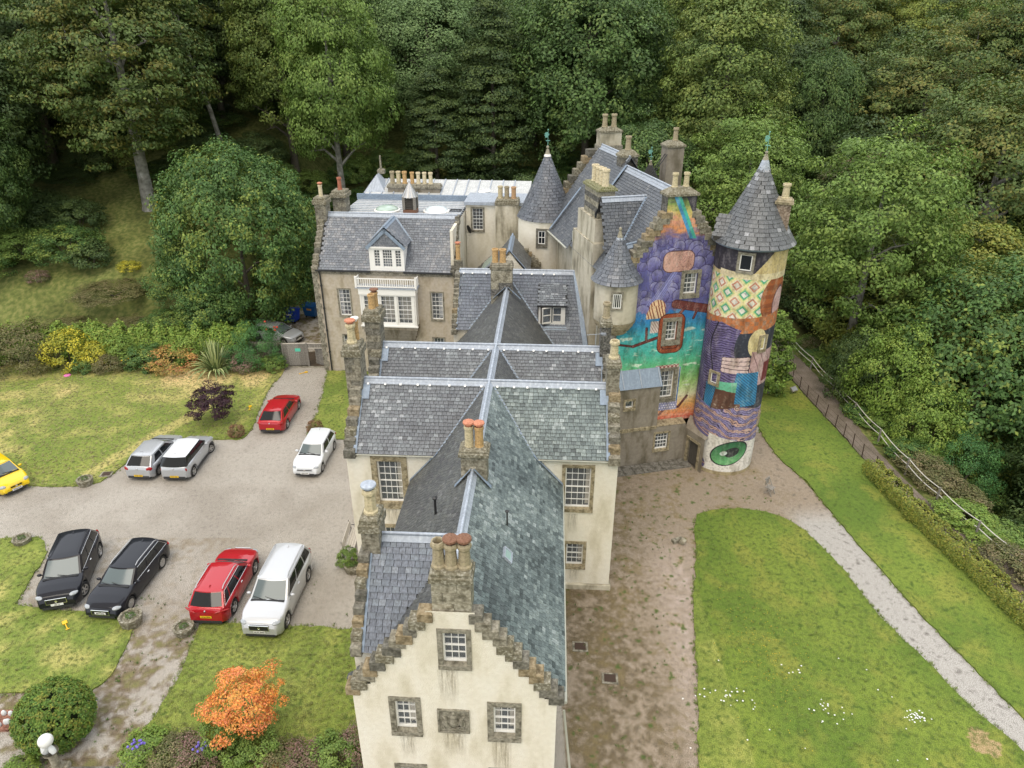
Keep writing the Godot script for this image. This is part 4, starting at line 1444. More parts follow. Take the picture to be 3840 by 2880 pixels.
	chimney(t, b3(7.6, 13.6, -1.35), 0.72, 0.72, 16.15, {"blocks": false, "mat": M.rubble, "over": 0.1, "cap_h": 0.26, "turn": -0.56, "cap_mat": M.dressed, "pots": [[0, 0, 0.75, 0.2, "tall", "pot_buff"]]})
	b = MB.new()
	b.X = Transform3D(Basis(Vector3.UP, -0.56), b3(7.6, 14.0, -1.35))
	b.box(Vector3(-0.42, -0.05, -0.3), Vector3(-0.36, 1.3, 0.46))
	b.box(Vector3(-0.46, -0.15, 0.37), Vector3(0.5, 0.2, 0.43))
	put_split(b, "lead_flashing", M.lead_blue, t)
	slate_face(t, P([4.35, 14.45, -0.3, 5.1, 14.35, -0.9, 5.7, 15.5, -0.6, 4.7, 15.25, 0.15]), "cone_old", 0.24, 0.2)
	b = MB.new()
	b.poly(P([4.35, 14.4, -0.3, 5.1, 14.3, -0.9, 5.0, 14.0, -0.75, 4.5, 14.0, -0.25]), Vector3(-0.6, 0, 0.7))
	put(b, "dormer_cheek", M.dark_timber, t)
	# gable copings and chimney on the painted gable
	crow_steps(t, t, F, [Vector2(-0.5, 12.0), Vector2(1.95, 15.5)], 0.5, 0.3, 0.6)
	crow_steps(t, t, F, [Vector2(6.0, 12.4), Vector2(3.75, 15.5)], 0.5, 0.3, 0.6)
	b = MB.new()
	b.box(b3(2.0, 15.0, 0.63), b3(3.66, 16.3, 1.4))
	put(b, "chimney_back", M.dark_stone, t)
	chimney(t, b3(2.83, 16.28, 1.0), 1.66, 0.8, 16.32, {"blocks": false, "mat": M.dark_stone, "slope": true, "over": 0.1, "cap_h": 0.3, "cap_mat": M.lichen_stone, "pots": [[-0.35, 0, 0.75, 0.16, "tall", "pot_buff"], [0.3, 0, 0.75, 0.16, "tall", "pot_buff"]]})
	# main roofs
	slate_face(t, P([-0.75, 11.7, 1.05, -0.75, 11.7, 8.6, 2.8, 16.45, 8.6, 2.8, 16.45, 1.05]), "keep")
	slate_face(t, P([6.35, 11.7, 1.05, 6.35, 11.7, 8.6, 2.8, 16.45, 8.6, 2.8, 16.45, 1.05]), "keep")
	slate_face(t, P([-0.95, 11.5, 8.6, -0.95, 11.5, 14.2, 3.05, 16.95, 14.2, 3.05, 16.95, 8.6]), "keep")
	slate_face(t, P([7.0, 11.5, 8.6, 7.0, 11.5, 14.2, 3.05, 16.95, 14.2, 3.05, 16.95, 8.6]), "keep")
	slate_face(t, P([-0.59, 11.9, 2.1, 2.17, 15.6, 3.9, -0.59, 15.6, 3.9]), "keep", 0.24, 0.19)
	slate_face(t, P([-0.59, 15.6, 3.9, 2.17, 15.6, 3.9, -0.59, 11.9, 5.7]), "keep", 0.24, 0.19)
	b = MB.new()
	lead_ridge(b, b3(2.8, 16.45, 1.3), b3(2.8, 16.45, 8.7), Vector3(-1.34, 1, 0).normalized(), Vector3(1.34, 1, 0).normalized(), 0.32)
	lead_ridge(b, b3(3.05, 16.95, 8.8), b3(3.05, 16.95, 14.0), Vector3(-1.36, 1, 0).normalized(), Vector3(1.36, 1, 0).normalized(), 0.3)
	lead_ridge(b, b3(-0.5, 15.62, 3.9), b3(2.2, 15.62, 3.9), Vector3(0, 1, 1.8).normalized(), Vector3(0, 1, -1.8).normalized(), 0.22)
	put_split(b, "lead_ridge", M.lead, t)
	b = MB.new()
	lead_strip(b, b3(-0.59, 11.9, 2.1), b3(2.17, 15.6, 3.9), Vector3(0.2, 0, 1), Vector3(-1.2, 1, 0.3), 0.22, 0.07)
	lead_strip(b, b3(2.8, 16.5, 8.62), b3(1.6, 14.9, 8.62), Vector3(0, 0, 1), Vector3(-1.3, 1, 0), 0.25, 0.12)
	lead_strip(b, b3(-0.9, 11.75, 12.6), b3(1.1, 14.5, 12.3), Vector3(0, 0, 1), Vector3(-1.3, 1, 0), 0.2, 0.1)
	put_split(b, "lead_flashing", M.lead_blue, t)
	# back gable
	crow_steps(t, t, frame(b3(0, 0, 14.6), Vector3(0, 0, 1)), [Vector2(-0.8, 11.9), Vector2(2.6, 16.6)], 0.5, 0.42, 0.5)
	chimney(t, b3(3.7, 15.3, 14.5), 1.5, 0.9, 17.75, {"blocks": false, "mat": M.harl_old, "over": 0.06, "slope": true, "cap_h": 0.22, "cap_mat": M.lichen_stone, "pots": [[-0.36, 0, 0.85, 0.19, "tall", "pot_old"], [0.3, 0, 0.85, 0.19, "tall", "pot_old"]]})
	b = MB.new()
	b.stone(b3(2.86, 15.3, 13.95), b3(4.54, 16.95, 15.0), 0.06)
	put(b, "chimney_base", M.dressed_grey, t)
	chimney(t, b3(3.1, 15.8, 9.4), 1.1, 0.8, 16.95, {"mat": M.old_stone2, "mat2": M.dark_stone, "slope": true, "over": 0.07, "cap_h": 0.28, "pots": [[0, 0, 0.85, 0.19, "tall", "pot_old"]]})
	chimney(t, b3(6.3, 9.0, 9.7), 1.15, 0.95, 17.4, {"blocks": false, "mat": M.harl_brown, "slope": true, "over": 0.08, "cap_h": 0.24, "pots": [[0.1, 0, 0.8, 0.17, "tall", "pot_old"]]})
	b = MB.new()
	for s in [0.0, 0.3]:
		b.tube([b3(5.7, 17.0, 9.2 + s), b3(4.6, 15.4, 9.2 + s)], [0.03], 5)
	put_split(b, "iron_stay", M.black_iron, t)
	b = MB.new()
	b.lathe([Vector2(1.0, 14.4), Vector2(0.12, 16.0)], 14, b3(5.6, 0, 11.4))
	put(b, "rear_turret_roof", M.deck, t)
	stone_finial(t, b3(5.6, 15.9, 11.4), 0.4, 0.16)
	vane(t, b3(5.6, 16.2, 11.4), 0.9, 0.7)
	# big side stack
	b = MB.new()
	b.box(b3(-0.8, 8.0, 4.0), b3(0.5, 13.0, 7.9))
	b.box(b3(-0.72, 13.0, 4.1), b3(0.5, 14.4, 7.3))
	b.quad(b3(-0.8, 13.0, 4.0), b3(0.5, 13.0, 4.0), b3(0.5, 13.1, 4.1), b3(-0.72, 13.1, 4.1))
	b.quad(b3(-0.8, 0, 4.0), b3(-0.3, 0, 4.0), b3(-0.3, 8, 4.0), b3(-0.8, 8, 4.0))
	b.quad(b3(-0.8, 0, 7.9), b3(-0.8, 0, 4.0), b3(-0.8, 8, 4.0), b3(-0.8, 8, 7.9))
	put(b, "chimney_breast", M.harl_old, t)
	chimney(t, b3(-0.05, 14.4, 5.5), 1.0, 2.4, 15.95, {"mat": M.dark_stone, "mat2": M.pale_stone2, "course": 0.3, "over": 0.12, "cap_h": 0.24, "cap_mat": M.moss_stone, "pots": [[0, 0.9, 0.95, 0.22, "round", "pot_cream"], [0, 0.35, 0.95, 0.22, "round", "pot_cream"], [0, -0.2, 0.92, 0.22, "round", "pot_cream"], [-0.05, -0.78, 0.95, 0.22, "round", "pot_cream"]]})
	# corner turret
	var uc := b3(-0.4, 0, 1.0)
	b = MB.new()
	b.lathe([Vector2(0.5, 8.75), Vector2(0.75, 8.8), Vector2(0.78, 8.98), Vector2(0.92, 9.02), Vector2(0.95, 9.2), Vector2(1.08, 9.24), Vector2(1.1, 9.42), Vector2(1.18, 9.46), Vector2(1.2, 9.62)], 28, uc)
	put(b, "corbel_course", M.dressed, t)
	b = MB.new()
	b.lathe([Vector2(1.19, 9.62), Vector2(1.2, 11.95)], 28, uc)
	put(b, "turret_wall", M.harl_old, t)
	cone_slates(t, uc, cone_profile(1.36, 11.86, 14.2, 0.19, 0.35), "cone", 0.22)
	b = MB.new()
	b.lathe([Vector2(0.24, 14.05), Vector2(0.18, 14.2)], 12, uc)
	put(b, "lead_cap", M.lead, t)
	stone_finial(t, uc + Vector3(0, 14.15, 0), 0.62, 0.17)
	var td := Vector3(-0.28, 0, 1).normalized()
	var Fu := frame(uc + td * 1.19, td)
	var tw := part("window", t, Fu * Transform3D(Basis.IDENTITY, Vector3(-0.28, 10.6, 0)))
	b = MB.new()
	ring_box(b, -0.1, -0.12, 0.56, 0.92, 0.1, -0.2, 0.05)
	put(b, "stone_surround", M.dressed_grey, tw)
	b = MB.new()
	ring_box(b, 0, 0, 0.46, 0.82, 0.05, -0.1, 0.03)
	for k in 3:
		b.box(Vector3(0.1 + k * 0.11, 0.05, 0.0), Vector3(0.13 + k * 0.11, 0.78, 0.035))
	put(b, "window_bars", M.white_paint, tw)
	b = MB.new()
	b.box(Vector3(0.02, 0.02, -0.05), Vector3(0.44, 0.8, 0.005))
	put(b, "pane", M.dark_glass, tw)
	slate_face(t, P([-0.2, 12.6, 0.75, 1.3, 12.9, 0.75, 1.35, 13.75, 1.45, -0.2, 13.5, 1.45]), "keep")
	b = MB.new()
	lead_ridge(b, b3(-0.1, 13.52, 1.45), b3(1.35, 13.78, 1.45), Vector3(0, 1, 1.2).normalized(), Vector3(0, 1, -1.2).normalized(), 0.2)
	lead_strip(b, b3(1.3, 12.7, 0.75), b3(1.4, 13.75, 1.45), Vector3(1, 0.4, 0), Vector3(0, 0.7, 1), 0.2, 0.08)
	put_split(b, "lead_flashing", M.lead_blue, t)
	# back round tower
	var kc := b3(-0.55, 0, 15.0)
	b = MB.new()
	b.lathe([Vector2(2.03, 0), Vector2(2.02, 12.1)], 36, kc)
	put(b, "round_tower_wall", M.harl, t)
	cone_slates(t, kc, cone_profile(2.14, 12.05, 16.3, 0.2, 0.12), "cone", 0.25)
	b = MB.new()
	b.lathe([Vector2(0.26, 16.2), Vector2(0.2, 16.35)], 14, kc)
	put(b, "lead_cap", M.white_paint, t)
	stone_finial(t, kc + Vector3(0, 16.3, 0), 0.62, 0.2)
	vane(t, kc + Vector3(0, 16.85, 0), 1.1, 0.9)
	var kd := (b3(-1.37, 0, 13.03) - kc).normalized()
	var Fk := frame(kc + kd * 2.02, kd)
	var kw := part("window", t, Fk * Transform3D(Basis.IDENTITY, Vector3(-0.3, 10.55, 0)))
	b = MB.new()
	ring_box(b, -0.16, -0.3, 0.66, 1.08, 0.16, -0.25, 0.06, 0.28)
	put(b, "stone_surround", M.old_stone2, kw)
	b = MB.new()
	ring_box(b, 0, 0, 0.5, 0.92, 0.05, -0.1, 0.03)
	b.box(Vector3(0.235, 0.04, -0.05), Vector3(0.265, 0.88, 0.025))
	b.box(Vector3(0.04, 0.45, -0.05), Vector3(0.46, 0.49, 0.022))
	put(b, "window_frame", M.white_paint, kw)
	b = MB.new()
	b.box(Vector3(0.02, 0.02, -0.06), Vector3(0.48, 0.9, 0.0))
	put(b, "pane", M.dark_glass, kw)
	# pipes on the side wall
	b = MB.new()
	b.tube([b3(-0.5, 11.4, 3.4), b3(-0.5, 4.6, 3.4)], [0.06], 8)
	b.box(b3(-0.7, 11.3, 3.2), b3(-0.38, 11.7, 3.6))
	put(b, "drain_pipe", M.pale_iron, t)
	b = MB.new()
	b.tube([b3(-0.55, 12.6, 8.6), b3(-0.55, 8.6, 8.4), b3(-0.6, 6.5, 7.5)], [0.07], 8)
	put(b, "drain_pipe", M.pale_iron, t)
	b = MB.new()
	b.tube([b3(-1.0, 11.5, 8.6), b3(-1.0, 11.5, 14)], [0.06], 8)
	put_split(b, "gutter", M.pale_iron, t)
	return t


# ---------------------------------------------------------------- painted walls
func rgb8(r: float, g: float, b: float) -> Color:
	return Color(r / 255.0, g / 255.0, b / 255.0)


func stops(y: float, s: Array) -> Color:
	# s: [y, colour] from high to low
	for i in s.size() - 1:
		if y <= s[i][0] and y >= s[i + 1][0]:
			return (s[i + 1][1] as Color).lerp(s[i][1], (y - s[i + 1][0]) / (s[i][0] - s[i + 1][0]))
	return s[0][1] if y > s[0][0] else s[-1][1]


func seg_d(p: Vector2, a: Vector2, b: Vector2) -> float:
	return p.distance_to(Geometry2D.get_closest_point_to_segment(p, a, b))


func rrect_d(p: Vector2, c: Vector2, h: Vector2, r: float) -> float:
	var q := (p - c).abs() - h + Vector2(r, r)
	return Vector2(maxf(q.x, 0), maxf(q.y, 0)).length() + minf(maxf(q.x, q.y), 0) - r


func paint_gable() -> ImageTexture:
	var W := 330
	var H := 710
	var im := Image.create(W, H, false, Image.FORMAT_RGB8)
	var nz := FastNoiseLite.new()
	nz.frequency = 0.9
	nz.seed = 4
	var sky := [[10.6, rgb8(38, 96, 176)], [9.4, rgb8(36, 128, 200)], [8.4, rgb8(52, 178, 190)], [7.2, rgb8(66, 190, 165)], [6.2, rgb8(92, 190, 112)], [5.2, rgb8(160, 208, 110)], [4.3, rgb8(226, 222, 176)], [3.7, rgb8(240, 176, 90)], [3.1, rgb8(238, 138, 84)], [2.75, rgb8(226, 98, 78)]]
	var puffs := []
	for i in 70:
		var y := R.randf_range(9.9, 14.3)
		puffs.append([Vector2(R.randf_range(0.2, 5.6), y), R.randf_range(0.18, 0.5), R.randf()])
	puffs.sort_custom(func(a: Array, b: Array) -> bool: return a[0].y > b[0].y)
	var limbs := [[Vector2(-0.2, 8.05), Vector2(0.7, 7.85), 0.07], [Vector2(0.7, 7.85), Vector2(2.3, 8.3), 0.1], [Vector2(1.5, 8.1), Vector2(1.45, 8.9), 0.08], [Vector2(3.1, 10.25), Vector2(5.6, 9.7), 0.27], [Vector2(3.7, 10.0), Vector2(3.3, 9.5), 0.1], [Vector2(4.5, 9.85), Vector2(4.3, 9.3), 0.08], [Vector2(2.4, 3.45), Vector2(4.0, 3.5), 0.08], [Vector2(4.0, 3.5), Vector2(4.5, 4.2), 0.08], [Vector2(3.1, 3.45), Vector2(2.8, 3.1), 0.08]]
	for py in H:
		for px in W:
			var p := Vector2(-0.5 + (px + 0.5) * 6.6 / W, 16.6 - (py + 0.5) * 14.2 / H)
			var c := stops(p.y, sky)
			var f := nz.get_noise_2d(p.x * 0.8, p.y * 2.6)
			if p.y < 8.8 and p.y > 4.6 and f > 0.28:
				c = c.lerp(rgb8(235, 245, 225), clampf((f - 0.28) * 4.0, 0, 0.8))
			if p.y > 9.9 + 0.4 * nz.get_noise_2d(p.x * 1.5, 3.0) and p.y < 14.4:
				c = rgb8(92, 92, 158)
				for q in puffs:
					var d: float = p.distance_to(q[0]) / q[1]
					if d < 1.0:
						var ang: float = (p - q[0]).angle()
						c = rgb8(96, 92, 160).lerp(rgb8(158, 158, 205), clampf((p.y - q[0].y) / q[1] * 0.6 + 0.35, 0, 1) * (0.5 + 0.5 * q[2]))
						if d > 0.9 or sin(ang * 30.0) * d > 0.8:
							c = rgb8(70, 62, 120)
			if p.y >= 14.0:
				c = stops(p.y + f * 0.5, [[16.4, rgb8(70, 75, 70)], [15.9, rgb8(120, 150, 70)], [15.4, rgb8(215, 190, 100)], [15.0, rgb8(225, 150, 120)], [14.6, rgb8(225, 140, 80)], [14.1, rgb8(110, 100, 165)]])
				var s := p.x - 2.75 - (15.9 - p.y) * 0.5
				if absf(s) < 0.2:
					c = rgb8(60, 150, 205) if s < 0 else rgb8(60, 185, 165)
				if p.x > 3.25 + (15.9 - p.y) * 0.5 and p.y > 14.9:
					c = rgb8(58, 55, 66)
			# plain rosy patch and pale rays over the clouds
			var d1 := rrect_d(p, Vector2(3.0, 12.75), Vector2(0.95, 0.62), 0.45)
			if d1 < 0:
				c = rgb8(206, 156, 140)
				if fmod(absf(p.x * 1.0 + p.y * 2.2 + f), 0.22) < 0.06 and p.x > 2.9:
					c = rgb8(160, 110, 104)
				if d1 > -0.05:
					c = rgb8(90, 60, 66)
			var ray := p.x - (1.75 + (p.y - 10.4) * 0.62)
			if p.y < 12.15 and p.y > 10.3 and absf(ray) < 0.42 - (p.y - 10.3) * 0.14:
				c = rgb8(140, 142, 205) if fmod(absf(ray * 9.0), 1.0) < 0.6 else rgb8(92, 92, 160)
			# banded bowls
			for e in [[Vector2(2.0, 10.1), 0.5], [Vector2(1.95, 9.65), 0.6]]:
				var q: Vector2 = p - e[0]
				if q.length() < e[1] and q.y > -0.18:
					c = rgb8(232, 196, 150) if fmod(absf(q.x * 6.0 + q.y * 2.0), 1.0) < 0.6 else rgb8(140, 62, 40)
			var q2 := p - Vector2(1.95, 8.95)
			if absf(q2.x) < 0.28 and absf(q2.y) < 0.36:
				c = rgb8(222, 214, 205) if sin(q2.x * 40.0 + q2.y * 26.0) > -0.2 else rgb8(190, 150, 150)
			for l in limbs:
				var d := seg_d(p, l[0], l[1])
				if d < l[2]:
					c = rgb8(108, 44, 40) if d < l[2] - 0.03 else rgb8(48, 20, 26)
			# russet arch round the middle window
			var d2 := rrect_d(p, Vector2(3.0, 8.45), Vector2(0.82, 1.25), 0.5)
			if d2 < 0.0:
				c = rgb8(168, 74, 36) if fmod(absf(p.x * 3.0 + f), 0.5) < 0.4 else rgb8(128, 50, 28)
				if d2 > -0.05 or absf(d2 + 0.3) < 0.03:
					c = rgb8(70, 26, 22)
			if absf(p.y - 6.32) < 0.12 and absf(p.x - 3.0) < 0.75:
				c = rgb8(150, 70, 66) if (int(floor(p.x * 8.0)) + int(floor(p.y * 8.0))) % 2 == 0 else rgb8(214, 190, 176)
			# painted frame and dotted cloth round the lower window
			if absf(p.x - 3.1) < 0.8 and p.y > 3.35 and p.y < 6.25:
				c = rgb8(226, 214, 180)
				if absf(absf(p.x - 3.1) - 0.74) < 0.04:
					c = rgb8(70, 120, 190)
				if p.y < 3.95:
					c = rgb8(150, 150, 196)
					if fmod(absf(p.x * 6.0 + floor(p.y * 6.0) * 0.5), 1.0) < 0.45 and fmod(absf(p.y * 6.0), 1.0) < 0.45:
						c = rgb8(232, 232, 240)
			if p.y < 3.3 and absf(p.x - 3.4) < 2.0 and f > 0.1:
				c = c.lerp(rgb8(250, 200, 170), 0.4)
			var gy := c.get_luminance()
			c = c.lerp(Color(gy, gy, gy), 0.14).lerp(rgb8(222, 216, 205), clampf(nz.get_noise_2d(p.x * 2.6, p.y * 0.8) * 0.5 + nz.get_noise_2d(p.x * 11.0, p.y * 9.0) * 0.3, 0, 0.3))
			c = c.lerp(rgb8(70, 66, 64), clampf(nz.get_noise_2d(p.x * 7.0 + 40, p.y * 5.0) * 0.5, 0, 0.3))
			im.set_pixel(px, py, c)
	return ImageTexture.create_from_image(im)


func paint_tower() -> ImageTexture:
	var W := 640
	var H := 700
	var im := Image.create(W, H, false, Image.FORMAT_RGB8)
	var nz := FastNoiseLite.new()
	nz.frequency = 0.8
	nz.seed = 11
	for py in H:
		for px in W:
			var a := TAU * (px + 0.5) / W
			var m := wrapf(a - deg_to_rad(238.0), -PI, PI) * 1.88
			var y := 14.2 * (1.0 - (py + 0.5) / H)
			var f := nz.get_noise_2d(m * 1.2, y * 1.2)
			var g := nz.get_noise_2d(m * 6.0, y * 6.0)
			var c: Color
			if y > 12.35:
				c = rgb8(206, 184, 124)
				if m < 0.5 + (y - 12.9) * 0.8 and y > 12.55 + 0.1 * f:
					c = rgb8(50, 46, 58)
				if y < 12.7 and y > 12.35 and m > -1.6:
					c = rgb8(220, 204, 160)
			elif y > 10.15 + 0.12 * m:
				var p := m / 0.92
				var q := y / 0.92
				var u := absf(fposmod(p + q, 1.0) - 0.5)
				var v := absf(fposmod(p - q, 1.0) - 0.5)
				var k := maxf(u, v)
				var odd := (int(floor(p + q)) + int(floor(p - q))) % 2 == 0
				c = rgb8(226, 220, 208)
				if k > 0.2 and k < 0.32:
					c = rgb8(206, 130, 96) if odd else rgb8(70, 168, 128)
				elif k >= 0.32 and k < 0.4:
					c = rgb8(226, 214, 190) if odd else rgb8(176, 206, 120)
				elif k >= 0.4:
					c = rgb8(228, 214, 150)
				if k < 0.2 and f > 0.25:
					c = rgb8(176, 176, 182)
				if m > 0.7 and Vector2((m - 1.9) / 1.0, (y - 11.2) / 1.4).length() < 1.0:
					c = rgb8(176, 92, 44) if fmod(absf(y * 2.0), 1.0) < 0.5 else rgb8(150, 76, 38)
				if Vector2((m - 2.25) / 0.55, (y - 10.9) / 1.0).length() < 1.0:
					c = rgb8(200, 158, 158)
					if Vector2((m - 2.25) / 0.55, (y - 10.9) / 1.0).length() > 0.9:
						c = rgb8(86, 60, 70)
			elif y > 9.25 + 0.12 * m:
				c = rgb8(196, 104, 48)
				if (int(floor(m * 4.0)) + int(floor(y * 4.0))) % 2 == 0:
					c = rgb8(158, 108, 76)
				if fmod(absf(m * 4.0), 2.0) < 1.0:
					c = c.lerp(rgb8(206, 120, 60), 0.4)
			else:
				c = rgb8(46, 50, 66)
			# purple folds on the left
			if y < 9.75 - absf(m + 1.0) * 0.25 and y > 4.6 and m < 0.25 + 0.35 * sin(y * 1.3):
				c = rgb8(112, 100, 152)
				if fposmod(y * 7.0 + sin(m * 3.0) * 0.6 + f, 1.0) < 0.42:
					c = rgb8(62, 50, 92)
				if absf(m + 1.35 + 0.2 * sin(y * 1.7)) < 0.05:
					c = rgb8(34, 28, 50)
			# cream and rosy patches on the right
			if Vector2((m - 1.15) / 0.55, (y - 8.7) / 0.85).length() < 1.0:
				c = rgb8(214, 196, 138)
			if m > 0.9 and y < 8.2 and y > 6.0:
				c = rgb8(196, 158, 158)
				if fposmod(m * 2.0 + y * 1.0, 1.0) < 0.08:
					c = rgb8(120, 80, 90)
			if m > 1.9 and y < 7.4 and y > 6.2:
				c = rgb8(120, 40, 44)
			# four pale bars
			for k in 4:
				var d := seg_d(Vector2(m, y), Vector2(-0.55, 7.6 - k * 0.22), Vector2(0.75, 7.75 - k * 0.27))
				if d < 0.15:
					c = rgb8(214, 186, 182) if d < 0.12 else rgb8(70, 44, 60)
			# blue blocks with hatching
			var blue := (y < 6.9 and y > 4.75 and m > 0.25 - (6.9 - y) * 0.1 and m < 1.55 + (6.9 - y) * 0.1) or (y < 5.9 and y > 4.4 and m < -0.45 and m > -1.5)
			if blue:
				c = rgb8(48, 138, 190)
				if fposmod(m * 5.0 + y * 6.0, 1.0) < 0.3:
					c = rgb8(22, 74, 130)
			# earth wedge with a turquoise edge
			if y < 6.25 + 0.1 * m and y > 4.35 and absf(m + 0.1) < 0.75 - (y - 5.3) * 0.12 and not (m > 0.35 and y > 4.9):
				c = rgb8(98, 62, 46)
				if y > 5.7 + 0.1 * f:
					c = rgb8(96, 190, 150)
				if g > 0.45 and y < 4.8:
					c = rgb8(190, 180, 165)
			# waves of purple and peach
			if y < 4.55 + 0.15 * sin(m * 2.0) and y > 2.6 - 0.35 * m * 0.5:
				var w := fposmod(y * 2.0 + 0.35 * sin(m * 1.7) + m * 0.35 + f * 0.5, 1.0)
				c = rgb8(142, 132, 186) if w < 0.62 else rgb8(206, 164, 150)
				if fposmod(y * 8.0 + 1.4 * sin(m * 1.7) + m * 1.4 + f * 2.0, 1.0) < 0.24:
					c = rgb8(52, 46, 84)
			elif y <= 2.6 - 0.35 * m * 0.5:
				c = rgb8(226, 222, 214)
				if g > 0.5:
					c = rgb8(200, 196, 190)
				if m < -1.1 + 0.3 * sin(y * 3.0):
					c = rgb8(112, 104, 160) if fposmod(y * 3.0 + m, 1.0) < 0.7 else rgb8(200, 160, 150)
					if fposmod(y * 9.0 + m * 3.0, 1.0) < 0.25:
						c = rgb8(50, 44, 82)
				# green oval
				var e := Vector2((m - 0.55 - (y - 1.5) * 0.2) / 1.0, (y - 1.55 - (m - 0.55) * 0.12) / 0.78)
				var r := e.length()
				if r < 1.08:
					c = rgb8(28, 30, 38)
				if r < 1.0:
					c = rgb8(96, 176, 106).lerp(rgb8(38, 100, 62), clampf(e.y * 0.6 + 0.4, 0, 1))
				var r2 := (e - Vector2(0.1, 0.1)).length()
				if r2 < 0.42:
					c = rgb8(40, 46, 46)
				if (e - Vector2(-0.35, 0.05)).length() < 0.2:
					c = rgb8(206, 224, 220)
				if y < 0.25:
					c = rgb8(168, 152, 112)
			var gy := c.get_luminance()
			c = c.lerp(Color(gy, gy, gy), 0.14).lerp(rgb8(222, 216, 205), clampf(nz.get_noise_2d(m * 2.6, y * 0.8 + 9) * 0.5 + g * 0.25, 0, 0.28))
			c = c.lerp(rgb8(74, 70, 66), clampf(nz.get_noise_2d(m * 7.0 + 40, y * 6.0) * 0.5, 0, 0.3))
			im.set_pixel(px, py, c)
	return ImageTexture.create_from_image(im)


# ---------------------------------------------------------------- ground
func smooth(a: float, b: float, x: float) -> float:
	return smoothstep(a, b, x)


func th(x: float, z: float) -> float:
	# height of the land
	var zf := -z
	var start := lerpf(52.2, 64.0, smooth(-25.5, -23.0, x)) if x < -10 else lerpf(64.0, 60.0, smooth(4, 18, x))
	var d := maxf(0.0, zf - start)
	var hill := d * 0.34 * smooth(0.0, 8.0, d) + (1.4 * smooth(0.0, 0.7, d) if x < -23.0 else 0.0)
	var edge := 24.4 + smooth(30, 22, zf) * 1.6 + maxf(0.0, zf - 54) * 0.1
	var e := x - edge
	var glen := 0.0
	if e > 0:
		glen = -0.7 * e * smooth(0, 3, e) if e < 15 else -10.5
		if e > 19:
			glen += (e - 19) * 0.62
	var w := smooth(8.0, 26.0, x)
	var far := maxf(0.0, zf - 66.0) * 0.3
	return lerpf(hill, glen + (far if e > -3 else far * 0.9), w)


var nA: FastNoiseLite


